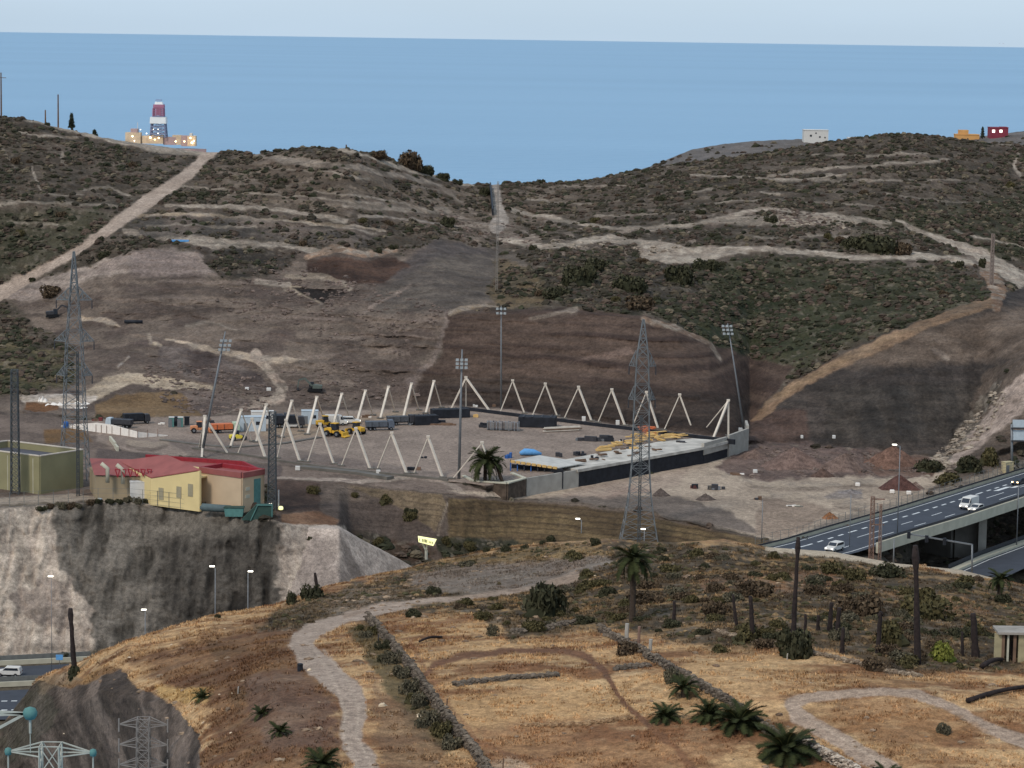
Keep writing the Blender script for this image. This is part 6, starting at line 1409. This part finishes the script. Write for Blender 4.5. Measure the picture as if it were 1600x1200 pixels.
# long dark red roof wings behind
S1, S2, S3 = zq(250,727,6.6), zq(404,738,6.6), zq(228,716,6.6); S4 = S2+S3-S1
t_ = thing('works_building','long low wing with a dark red edged roof behind the cream and peach buildings','building',dn(S1,0)); poly = [S1,S2,S4,S3]
MB().prism([(p.x,p.y) for p in poly], 0, 6.3).build('walls', c_peach, t_); MB().prism([(p.x,p.y) for p in poly], 6.3, 6.6).build('roof', c_red, t_)
for a, b in ((S3,S4),(S4,S2)): MB().slab(a,b,.5,6.2,7.4).build('parapet', c_dred, t_)
a, b = zq(262,724,7.2), zq(330,734,7.2); MB().bar(a,b,.6,.2).build('roof_light', c_ywall, t_)
S1, S2, S3 = zq(150,742,5.0), zq(236,744,5.0), zq(140,728,5.0); S4 = S2+S3-S1
t_ = thing('works_building','low beige wing with a red roof between the olive hall and the cream building','building',dn(S1,0)); poly = [S1,S2,S4,S3]
MB().prism([(p.x,p.y) for p in poly], -.4, 4.8).build('walls', mat('beige_render',(150,136,112),.9,var=.1,scale=.3), t_)
mb = MB(); mb.add([dn(S1,5)+V3((-.3,-.3,0)),dn(S2,5)+V3((.3,-.3,0)),dn(S4,6.6),dn(S3,6.6)],[(0,1,2,3)]); mb.build('roof', c_red, t_)
for k,(x,y) in enumerate(((158,724),(182,726))):
    a = V3(P(x,y,S1.y-2)); b = V3(P(x+10,y+8,S1.y-2)); c2 = V3(P(x+10,y+30,S1.y-2)); mb = MB(); mb.tube([a,b,c2],.42,8); tag(mb.build('vent_pipe', c_barrier, None, True), ['left','right'][k]+' of the two bent cream vent pipes beside the cream building', 'vent pipe')
for k in range(6):
    x = 184+k*10; a = V3(P(x,746-k*.4,S1.y-3)); b = V3(P(x-4,733,S1.y-2)); c2 = V3(P(x+3,734,S1.y-3)); t2 = thing('roof_bracket',ORD[k]+' from the left of the dark red brackets on the red roof','bracket',b,'dark red brackets on the red roof'); MB().bar(a,b,.18).bar(b,c2,.18).bar(c2,a,.18).build('bracket_frame', c_dred, t2)
S = zq(222,790,0); boxhut(222,783,(4.8,2.6,4.0),.12,c_white,'white box truck body against the cream building','container','white_container',z=0,door=False)
clutter(158,786,14,9,3,[c_cab,c_barrier],'pale machinery behind the fence left of the cream building')
# green hoppers
c = Pz(366,806,-.2); t_ = thing('waste_container','teal open waste container below the peach building','container',c); prof_pts=[(-1.7,0),(-1.9,1.7),(1.9,1.7),(1.7,0)]
vs = [(x,-1,z) for x,z in prof_pts]+[(x,1,z) for x,z in prof_pts]; MB().add(vs,[(0,1,2,3),(7,6,5,4),(1,0,4,5),(2,1,5,6),(3,2,6,7),(0,3,7,4)]).build('bin', c_teal, t_, world=False); MB().box((0,0,1.75),(4,2.2,.15)).build('rim', c_dgreen, t_, world=False)
c = Pz(340,800,.2); mb = MB(); mb.tube([c+V3((-3.4,0,.6)),c+V3((-3,0,.9)),c+V3((2.6,-.4,.7)),c+V3((3.4,-.4,.3))],[.3,.8,.75,.3],10); tag(mb.build('sheeted_skip', mat('skip_grey',(84,98,100),.8), None, True), 'long dark grey sheeted skip along the foot of the peach wall', 'skip')
c = Pz(405,812,-.5); t_ = thing('loading_hopper','dark green sloped loading hopper at the corner of the peach building','hopper',c)
MB().add([c+V3(v) for v in ((-3.4,-1,0),(2.6,-1,0),(2.6,-1,3.0),(-.6,-1,3.0),(-3.4,1.4,0),(2.6,1.4,0),(2.6,1.4,3.0),(-.6,1.4,3.0))],[(0,1,2,3),(7,6,5,4),(0,3,7,4),(3,2,6,7),(1,5,6,2),(0,4,5,1)]).build('hopper_body', c_dgreen, t_)
MB().bar(c+V3((-1.6,-1.15,0)),c+V3((-.2,-1.15,3.1)),.16).bar(c+V3((-.4,-1.15,3.1)),c+V3((2.7,-1.15,3.1)),.18).bar(c+V3((2.6,-1.15,3.1)),c+V3((2.6,-1.15,0)),.16).build('frame', c_teal, t_)
c = Pz(435,798,-.3); t_ = thing('site_lamp','small white work lamps on a short mast right of the hopper','work lamp',c); MB().tube([c,c+V3((0,0,4.2))],.15,6).build('pole', c_white, t_)
MB().box(c+V3((-1.6,0,1)),(.5,.4,.9)).build('lamp_head', c_lamp, t_); MB().lathe([(.05,-.4),(.45,-.3),(.5,0),(.4,.3),(.05,.4)],10,c+V3((.5,-.3,.6))).build('lamp_head', c_bill, t_)
# fences
def fence(pts, z, h_, step, label, m=c_mesh, group=None, rail=True, follow=None):
    Q = [Pz(x,y,z) if follow is None else follow(x,y) for x,y in pts]; t_ = thing('fence', label, 'fence', Q[0])
    for a, b in zip(Q[:-1], Q[1:]):
        n_ = max(1, int((b-a).length/step))
        for k in range(n_):
            p = a.lerp(b, k/n_); MB().box(p+V3((0,0,h_/2)),(.09,.09,h_)).build('post', m, t_)
        if rail:
            mb = MB()
            for q in (.06,.36,.66,.98): mb.bar(a+V3((0,0,h_*q)), b+V3((0,0,h_*q)), .035)
            mb.build('rails', m, t_)
    return t_
fence([(-30,796),(60,790),(130,786),(200,786),(246,790),(300,797)],0,3.0,2.4,'thin grey post fence along the cliff top in front of the buildings')
fence([(315,782),(380,790)],0,1.2,3,'low rail fence in front of the peach wall')
# highway: deck, barriers, markings, fence
def zl(x,y): return Pz(x,y,ZD)
fa = [(1180,860),(1230,848),(1300,827),(1400,799),(1500,768),(1600,737),(1720,699),(1900,640)]
FA = [zl(*q) for q in fa]
nn_ = V3((RD.y,-RD.x,0)).normalized()         # towards the camera side
WD = 15.5
FA2 = [p+nn_*WD for p in FA]
mb = MB(); k = len(FA); mb.add(FA+FA2,[(i,k+i,k+i+1,i+1) for i in range(k-1)]); tag(mb.build('highway', c_asph, None), kind='structure')
def rline(off, w_, dash, name, kind_='structure', a0=0, a1=1, z=.012):
    mb = MB(); 
    for i in range(k-1):
        a, b = FA[i]+nn_*off, FA[i+1]+nn_*off; L = (b-a).length; u = (b-a).normalized(); s0 = 0
        while s0 < L:
            l = min(dash[0] if dash else L, L-s0); p, q = a+u*s0, a+u*(s0+l); n2 = nn_*w_/2; zz = V3((0,0,z)); mb.quad(p-n2+zz, p+n2+zz, q+n2+zz, q-n2+zz); s0 += (sum(dash) if dash else L)
    o = mb.build(name, c_line, None); tag(o, kind='structure')
rline(1.0,.22,None,'lane_marking'); rline(4.4,.45,(2.2,2.2),'lane_marking'); rline(8.2,.22,(5,9),'lane_marking'); rline(11.2,.22,(5,9),'lane_marking'); rline(14.2,.22,None,'lane_marking')
# chevrons near the right
for kq in range(3):
    a = FA[4].lerp(FA[5],.15+.18*kq)+nn_*(5.5+1.2*kq); u = (FA[5]-FA[4]).normalized(); mb = MB(); zz = V3((0,0,.02)); mb.quad(a+zz, a+nn_*.9+u*1+zz, a+nn_*.9+u*8+zz, a+u*7+zz); tag(mb.build('lane_marking', c_line, None), kind='structure')
# near parapet and deck edge
dv0 = 2
t_ = thing('road_bridge','highway bridge with a pale concrete parapet and a dark underside','bridge',FA2[2]-V3((0,0,10)))
for i in range(1, k-1):
    a, b = FA2[i], FA2[i+1]
    if proj(b)[0] < 1368: continue
    if proj(a)[0] < 1368: a = a.lerp(b, (1368-proj(a)[0])/(proj(b)[0]-proj(a)[0]))
    MB().slab(a+nn_*.25,b+nn_*.25,.5,ZD-1.3,ZD+.75).build('parapet', c_barrier, t_); MB().slab(a,b,.08,ZD+.78,ZD+1.3).build('guard_rail', c_dark, t_)
    MB().add([a+V3((0,0,-.1)),b+V3((0,0,-.1)),b-nn_*WD+V3((0,0,-.1)),a-nn_*WD+V3((0,0,-.1)),a+V3((0,0,-1.2)),b+V3((0,0,-1.2)),b-nn_*WD+V3((0,0,-1.2)),a-nn_*WD+V3((0,0,-1.2))],[(0,1,2,3),(7,6,5,4),(0,4,5,1),(2,6,7,3),(1,5,6,2),(3,7,4,0)]).build('deck_slab', c_cond, t_)
for (x,y,zt) in ((1533,868,-4.2),):
    c = Pz(x,y,-13.5); MB().box(c+V3((0,0,4.8)),(1.7,1.7,9.4)).build('pier', c_conc, t_)
c = FA2[4].lerp(FA2[5],.5)-nn_*4; MB().box((c.x,c.y,ZD-5.5),(2,2,8.6)).build('pier', c_cond, t_)
a = Pz(1489,868,-13.6); b = a-nn_*17; MB().slab(a,b,2.4,-14,ZD-1.25).build('abutment', c_cond, t_); a2 = Pz(1530,868,-13.6); MB().slab(a,a2+V3((0,1.5,0)),1.2,-14,ZD-1.9).build('abutment_wing', c_cond, t_)
# lower road
z2 = -12.6; la = [(1490,893),(1535,873),(1600,849),(1750,795),(1900,740)]; LA = [Pz(x,y,z2) for x,y in la]; kk = len(LA); LB = [p+nn_*11 for p in LA]
tag(MB().add(LA+LB,[(i,kk+i,kk+i+1,i+1) for i in range(kk-1)]).build('lower_road', c_asph, None), kind='structure')
t_ = thing('road_barrier','pale concrete barrier along the lower road beneath the bridge','barrier',LA[1])
for a, b in zip(LA[:-1],LA[1:]): MB().slab(a,b,1.6,z2-1,z2+.5).build('kerb', c_barrier, t_); MB().slab(a-nn_*1.2,b-nn_*1.2,.1,z2+.2,z2+1.3).build('guard_rail', c_dark, t_)
mb = MB(); 
for a, b in zip(LA[:-1],LA[1:]): o_ = nn_*1.4+V3((0,0,.012)); mb.quad(a+o_,a+o_+nn_*.25,b+o_+nn_*.25,b+o_)
tag(mb.build('lane_marking', c_line, None), kind='structure')
# far side kerb and mesh fence
t_ = thing('crash_barrier','grey concrete kerb and rail along the far side of the highway','barrier',FA[0])
for a, b in zip(FA[:-1],FA[1:]): MB().slab(a-nn_*.5,b-nn_*.5,.5,ZD-.6,ZD+.55).build('kerb', c_barrier, t_); MB().slab(a-nn_*.2,b-nn_*.2,.08,ZD+.6,ZD+.95).build('guard_rail', c_dark, t_)
fence([(1180,855),(1245,842),(1300,823),(1400,795),(1500,763),(1600,731),(1720,692)],ZD,2.3,2.6,'tall grey mesh fence between the highway and the dirt yard',rail=True)
# lower highway at the left
z3 = -23.85; HQ = [Pz(-200,1052,z3),Pz(140,1036,z3),Pz(140,1068,z3),Pz(-200,1078,z3)]; tag(MB().add(HQ,[(3,2,1,0)]).build('lower_highway', c_asph, None), kind='structure')
HQ = [Pz(-200,1090,z3),Pz(140,1072,z3),Pz(140,1122,z3),Pz(-200,1128,z3)]; tag(MB().add(HQ,[(3,2,1,0)]).build('lower_highway', c_asph, None), kind='structure')
for (a,b,lab) in (((-200,1049),(140,1032),'grey guard rail at the foot of the pale cliff'),((-200,1082),(140,1066),'concrete divider of the lower highway')):
    A_, B_ = Pz(a[0],a[1],z3), Pz(b[0],b[1],z3); t_ = thing('crash_barrier', lab, 'barrier', A_); MB().slab(A_,B_,.4,z3-.1,z3+.8).build('kerb', c_barrier, t_); MB().slab(A_+V3((0,1.2,0)),B_+V3((0,1.2,0)),.1,z3+.5,z3+1.5).build('rail', c_mesh, t_)
for (y0,y1) in ((1057,1056),(1112,1108),(1098,1094)):
    A_, B_ = Pz(-200,y0,z3+.012), Pz(110,y1,z3+.012); mb = MB(); n2 = V3((0,.3,0))
    for q in range(20): p, r2 = A_.lerp(B_,q/20), A_.lerp(B_,(q+.6)/20); mb.quad(p-n2,r2-n2,r2+n2,p+n2)
    tag(mb.build('lane_marking', c_line, None), kind='structure')

# ---------------------------------------------------------- near hill: walls, shed, posts, barrel
def stone_wall(pts, h_, w_, label, m=None, n_per=3.2, seed=1, rng_c=((112,104,94),(80,74,68))):
    r = random.Random(seed); t_ = thing('dry_stone_wall', label, 'stone wall', G(*pts[0])[0]); VV = []; FF = []; CC = []; k = 0
    for (a, b) in zip(pts[:-1], pts[1:]):
        L = math.hypot(b[0]-a[0], b[1]-a[1]); n_ = int(L*n_per)
        for i in range(n_):
            q = r.random(); p, d = G(a[0]+(b[0]-a[0])*q+r.gauss(0,w_*.18), a[1]+(b[1]-a[1])*q); rad = r.uniform(.12,.34)
            V, Fc = DOMES[r.randrange(10)]; P3 = np.stack([V[:,0]*rad*r.uniform(.9,1.5), V[:,1]*rad, V[:,2]*rad*.9], -1)+np.array(p)-np.array(t_.location)+np.array([0, r.uniform(-.3,.3), r.random()**1.3*h_])
            VV.append(P3); FF.append(Fc+k); k += len(V); t = r.random(); CC.append(np.tile((alb(rng_c[0])*t+alb(rng_c[1])*(1-t))*r.uniform(.8,1.2),(len(V),1)))
    o = mesh_np('stones', np.concatenate(VV), np.concatenate(FF), M_leaf, np.concatenate(CC), smooth=False, parent=t_); tag(o, kind='stuff'); return t_
stone_wall([(572,968),(590,985),(620,1020),(650,1060),(680,1105),(715,1150),(745,1185),(770,1225)],1.3,9,'long grey dry stone wall running down beside the dirt track',seed=1,n_per=7)
stone_wall([(935,985),(960,1000),(1005,1022),(1050,1050),(1100,1078),(1135,1098),(1190,1138),(1225,1160)],.9,8,'ruined stone wall running through the row of young palms',seed=2,n_per=4.5)
stone_wall([(1250,1160),(1290,1185),(1340,1212)],1.0,14,'heap of pale wall rubble beside the biggest bushy palm',seed=3,n_per=7,rng_c=((186,178,166),(96,86,78)))
stone_wall([(710,1072),(740,1066),(800,1060),(872,1056)],.35,4,'low ruined stone line across the dry field',seed=4,n_per=4)
stone_wall([(962,1046),(1015,1041)],.35,4,'short low stone line right of the worn loop',seed=5,n_per=4)
stone_wall([(800,990),(850,984),(900,974)],.5,5,'dark stone line along the top of the dry field',seed=6,n_per=4)
stone_wall([(1120,988),(1200,1008),(1300,1028),(1380,1046),(1440,1058)],.3,3,'thin terrace edge of stones above the field on the right',seed=7,n_per=3,rng_c=((140,128,112),(100,88,76)))
stone_wall([(815,1135),(900,1132),(985,1122)],.15,6,'faint line of stones and dry earth in the middle of the field',seed=8,n_per=2,rng_c=((150,126,98),(110,86,64)))
# shed
p, d = G(1560,1032); s_ = d/F; t_ = thing('small_shed','small roofless-looking concrete shed with a flat slab roof at the right edge','shed',p); W_, H_, D_ = 84*s_, 44*s_, 3.2
c_shw = mat('shed_wall',(158,148,118),.95,var=.2,scale=.8)
MB().box(p+V3((3.2,1.5,H_+.1)),(W_+.5,D_+.8,.28)).build('roof_slab', mat('shed_roof',(148,142,134),.95,var=.2,scale=.7), t_)
MB().box(p+V3((3.2,3.0,H_/2-.2)),(W_-.4,.3,H_+.3)).build('back_wall', mat('shed_back',(74,66,54),.95,var=.3), t_)
for dx,ww,m_ in ((-.1,.9,c_shw),(1.1,.22,c_barrier),(3.4,2.1,c_shw),(6.2,1.2,c_stone)): MB().box(p+V3((dx,.1,H_/2-.2)),(ww,.3,H_+.3)).build('front_wall', m_, t_)
for dx in (.5,1.9): MB().box(p+V3((dx,.0,H_/2-.2)),(.35,.2,H_+.2)).build('post', c_wood, t_)
for (x,y,h,wd,m_,l_) in ((979,1000,27,.35,c_conc,'left pale stone gatepost where the field walls meet'),(998,1008,30,.25,c_rust,'rusty gatepost between the two pale ones'),(1016,1018,20,.3,c_conc,'right pale stone gatepost where the field walls meet'),(1230,1030,10,.1,c_conc,'thin grey post at the top of the right field'),
    (698,1112,22,.12,c_wood,'upper thin fence post beside the dry stone wall'),(710,1132,20,.08,c_wood,'lower thin fence post beside the dry stone wall'),(786,1200,18,.1,c_wood,'thin post at the bottom of the dry stone wall'),(372,1084,12,.1,c_conc,'thin grey stake on the slope right of the furthest left palm'),(591,1002,12,.1,c_dark,'black stake at the top of the dry stone wall')):
    p, d = G(x,y); t = MB(); s_ = d/F; t.tube([p-V3((0,0,.2)),p+V3((0,0,h*s_*.5)),p+V3((.05,0,h*s_))],[wd*.8,wd*.7,wd*.75],6); tag(t.build('post', m_, None, False), l_, 'post')
p, d = G(469,1048); mb = MB(); mb.lathe([(.34,0),(.36,.3),(.34,.6),(.36,.9),(.3,.95)],12,p); tag(mb.build('barrel', c_black, None), 'black barrel standing on the slope left of the dirt track', 'barrel')
for (x,y,w_,l_) in ((484,1047,9,'pale boulder right of the black barrel'),(598,1103,16,'pale rounded boulder between track and hedge'),(655,1120,12,'white rock under the hedge'),(343,1085,5,'left of two white marker stones on the slope'),(363,1083,5,'right of two white marker stones on the slope'),(361,1146,6,'white stone low on the dry slope'),(318,1130,7,'cream stone on the brink of the cut slope'),(268,1008,6,'white stone near the crest of the left slope'),(202,1027,9,'flat pale stone near the left crest'),(101,1147,5,'single white stone in the middle of the cut slope'),(351,981,4,'tiny white stone below the street lamps'),(1078,893,5,'white stone on the hilltop right of the palm'),(1186,892,5,'white rock under the pale road'),(930,900,6,'white sheet scrap left of the tall palm'),(1590,982,12,'dark rock on the hilltop above the shed')):
    p, d = G(x,y); s_ = d/F; V, Fc = DOMES[int(x)%10]; R_ = w_*s_/2; o = mesh_np('boulder', V*np.array([R_,R_*.8,R_*.8])+np.array(p), Fc, M_leaf, np.tile(alb((196,182,160) if x != 1590 else (70,64,66)),(len(V),1))); tag(o, l_, 'boulder')
# ---------------------------------------------------------- ramp walls on the saddle
a, b = G(766,292)[0], G(770,335)[0]; tag(MB().slab(a,b,.5,a.z-1,a.z+2.0,b.z-1,b.z+2.2).build('ramp_wall', c_black, None), 'dark wall on the left side of the pale ramp in the saddle', 'wall')
h_ramp_ = 0; h_ramp = [G(769,294)[0],G(781,294)[0],G(790,336)[0],G(771,336)[0]]
# ---------------------------------------------------------- far houses, poles and trees on the skyline
def house(x0, x1, yt, yb, d, m, label, wins=(), dep=9, roofm=None, steps=()):
    a, b = V3(P(x0,yb,d)), V3(P(x1,yb,d)); s_ = d/F; H = (yb-yt)*s_; t_ = thing('house', label, 'house', (a+b)/2)
    c = (a+b)/2; W_ = (b-a).length; MB().box(c+V3((0,dep/2,H/2-.5)),(W_,dep,H+1)).build('walls', m, t_); MB().box(c+V3((0,dep/2,H+.15)),(W_+.4,dep+.4,.3)).build('roof', roofm or m, t_)
    for (x,y,w_,h_,lit) in wins:
        wn = MB().box(V3(P(x,y,d-.05)),(w_*s_,.1,h_*s_)).build('window', c_lamp if lit else c_glass, t_); MB().box(V3(P(x,y-h_/2-.15,d-.08)),(w_*s_*1.2,.2,.15)).build('lintel', m, wn)
    for (xa,xb,ya,yb_) in steps: q = V3(P((xa+xb)/2,(ya+yb_)/2,d+3)); MB().box(q,((xb-xa)*s_,dep*.6,(yb_-ya)*s_)).build('upper_storey', m, t_)
    return t_
house(1256,1294,204,223,1480,c_white,'white flat roofed house on the far ridge skyline',[(1267,212,3,3,0),(1281,214,2.5,2.5,0),(1289,215,2,2,0),(1275,208,2,2,0)],roofm=c_white)
house(1494,1530,211,226,1480,c_orng,'orange stepped house on the right skyline',[(1512,217,2,2,0)],steps=[(1498,1512,203,214)])
house(1547,1575,200,218,1480,c_rhouse,'dark red house with two lit windows on the right skyline',[(1552.5,205,4,4,1),(1564,205,4,4,1)],steps=[(1562,1573,198,204)])
house(1326,1334,216,221,1490,c_white,'tiny white hut left of the right hand hilltop',[]) 
def conifer(px, yb, yt, wpx, d, label):
    b = V3(P(px,yb,d)); s_ = d/F; H = (yb-yt)*s_; t_ = thing('conifer_tree', label, 'tree', b); MB().tube([b,b+V3((0,0,H))],[.25,.05],6).build('trunk', M_bark, t_)
    r = np.random.RandomState(int(px)); V = []; Fc = []; n_ = 700
    for i in range(n_):
        q = r.rand(); R_ = wpx*s_/2*(1.05-q)*r.rand()**.5; a = r.rand()*6.28; c = np.array([math.cos(a)*R_, math.sin(a)*R_, H*(.12+.88*q)]); k = len(V)
        for z in range(3): V.append(c+r.normal(size=3)*.28)
        Fc.append((k,k+1,k+2))
    o = mesh_np('crown', np.array(V), np.array(Fc), M_leaf, np.tile(alb((58,64,54)),(len(V),1)), smooth=False, parent=t_)
conifer(1535,217,199,7,1470,'slender conifer between the orange and the red house'); conifer(112,203,178,10,1000,'small sparse tree on the left skyline'); conifer(148,214,204,6,1000,'tiny tree further right on the left skyline')
for (x,yb,yt,d,l_) in ((2,184,114,990,'tall wooden pole on the skyline at the left edge'),(91,197,148,985,'wooden pole on the left skyline'),(71,193,172,1000,'faint short pole on the left skyline'),(541,234,226,940,'tiny post on the middle skyline')):
    b = V3(P(x,yb,d)); s_ = d/F; t_ = thing('wooden_pole', l_, 'pole', b); MB().tube([b-V3((0,0,1)),b+V3((0,0,(yb-yt)*s_))],[.32,.22],6).build('pole', c_wood, t_)
    if x == 2: MB().box(b+V3((.6,0,(184-122)*s_)),(2.4,.2,.2)).build('crossbar', c_wood, t_)
# ---------------------------------------------------------- drill ship
d = 4600; s_ = d/F; wl = V3(P(248,252,d)); wl.z = SEA_Z
def SP(x, y, dd=0): return V3(P(x, y, d+dd))
t_ = thing('drill_ship','lit drill ship with a red and white derrick on the sea','ship',(wl.x,wl.y,SEA_Z))
m_hz = .0
c_hull = mat('ship_hull',(172,150,150),.7,var=.1,scale=.05); c_deck = mat('ship_deck',(208,190,164),.7,var=.25,scale=.08); c_dk = mat('derrick_steel',(128,136,164),.7,var=.1,scale=.1); c_dw = mat('derrick_white',(226,232,234),.7,var=.05,scale=.1); c_dr = mat('derrick_red',(164,112,136),.7,var=.08,scale=.1)  # ship colours paled and blued: distance haze painted into the materials
a, b = SP(193,226), SP(309,226); L = (b-a).length
zt = a.z-5
mb = MB(); hull = [(a.x-8,d+6),(a.x,d-14),(b.x-10,d-14),(b.x+14,d),(b.x-10,d+14),(a.x,d+18)]; mb.prism(hull, SEA_Z-4, zt); mb.build('hull', c_hull, t_)
for (x0,x1,y0,y1,m_) in ((197,221,209,222,c_deck),(205,216,203,209,c_hull),(222,234,214,222,c_deck),(232,256,213,222,c_deck),(256,276,216,224,c_hull),(270,284,213,224,c_deck),(284,296,214,226,c_hull),(294,307,214,226,c_deck),(297,301,210,216,c_white)):
    p, q = SP((x0+x1)/2,(y0+y1)/2), 0; MB().box(p+V3((0,(x0%7)*.9-3,0)),((x1-x0)*s_-.3,16+(x0%5)*.7,(y1-y0)*s_+4+(x0%3)*.3)).build('deck_block', m_, t_)
def dsec(x0b, x1b, yb, x0t, x1t, yt, m_, nm, solid=True):
    bl, br, tl, tr = SP(x0b,yb), SP(x1b,yb), SP(x0t,yt), SP(x1t,yt); hb = (br.x-bl.x)/2; ht = (tr.x-tl.x)/2; cx = (bl.x+br.x)/2; mb = MB()
    vb = [V3((cx+sx*hb,d+sy*hb,bl.z)) for sx,sy in ((-1,-1),(1,-1),(1,1),(-1,1))]; vt = [V3((cx+sx*ht,d+sy*ht,tl.z)) for sx,sy in ((-1,-1),(1,-1),(1,1),(-1,1))]
    if solid: mb.add(vb+vt,[(3,2,1,0),(4,5,6,7),(0,1,5,4),(1,2,6,5),(2,3,7,6),(3,0,4,7)])
    else:
        n_ = 4
        for i in range(n_):
            A_ = [p.lerp(q,i/n_) for p,q in zip(vb,vt)]; B_ = [p.lerp(q,(i+1)/n_) for p,q in zip(vb,vt)]
            for k in range(4):
                mb.bar(A_[k],B_[k],1.6); mb.bar(A_[k],B_[(k+1)%4],.8); mb.bar(A_[(k+1)%4],B_[k],.8); mb.bar(B_[k],B_[(k+1)%4],1.1)
    return mb.build(nm, m_, t_)
dsec(236,260,214,238,258.5,192,c_dk,'derrick_lower',False); dsec(235.5,260.5,192.5,236,260,182.5,c_dw,'derrick_white_band'); dsec(238,258,182,240,256,181,c_dk,'derrick_gallery')
dsec(240,256,181,240.5,256,169,c_dr,'derrick_red_lattice',False); dsec(240,257,168,240.5,256.5,163,c_dr,'derrick_red_band'); dsec(242,255,163,243,254,159,c_dw,'derrick_crown'); dsec(243,253,157,244,252,155.5,c_dk,'crown_block')
for (x,y,r) in ((207,213,2.6),(219.5,202.5,1.6),(229,208.5,1.8),(235,215,3.2),(242,218,2),(248,215.5,2.2),(247,208.5,1.8),(247,202,1.3),(239.5,202,1.1),(274.5,221,2.4),(288,221,2.4),(297.5,215.5,2.4),(300,223,3.4),(303,220,2.2),(231,226.5,1),(210,220,1.8)):
    p = SP(x,y,-22); MB().lathe([(.05,-r*s_*.5),(r*s_*.5,-r*s_*.2),(r*s_*.5,r*s_*.2),(.05,r*s_*.5)],8,p).build('work_light', c_warm if r > 1.9 else c_lamp, t_)
MB().box(SP(215,198),(.8,.8,14)).build('antenna', c_white, t_)
bpy.context.view_layer.update()
print('all', len(bpy.data.objects), time.time()-T0)
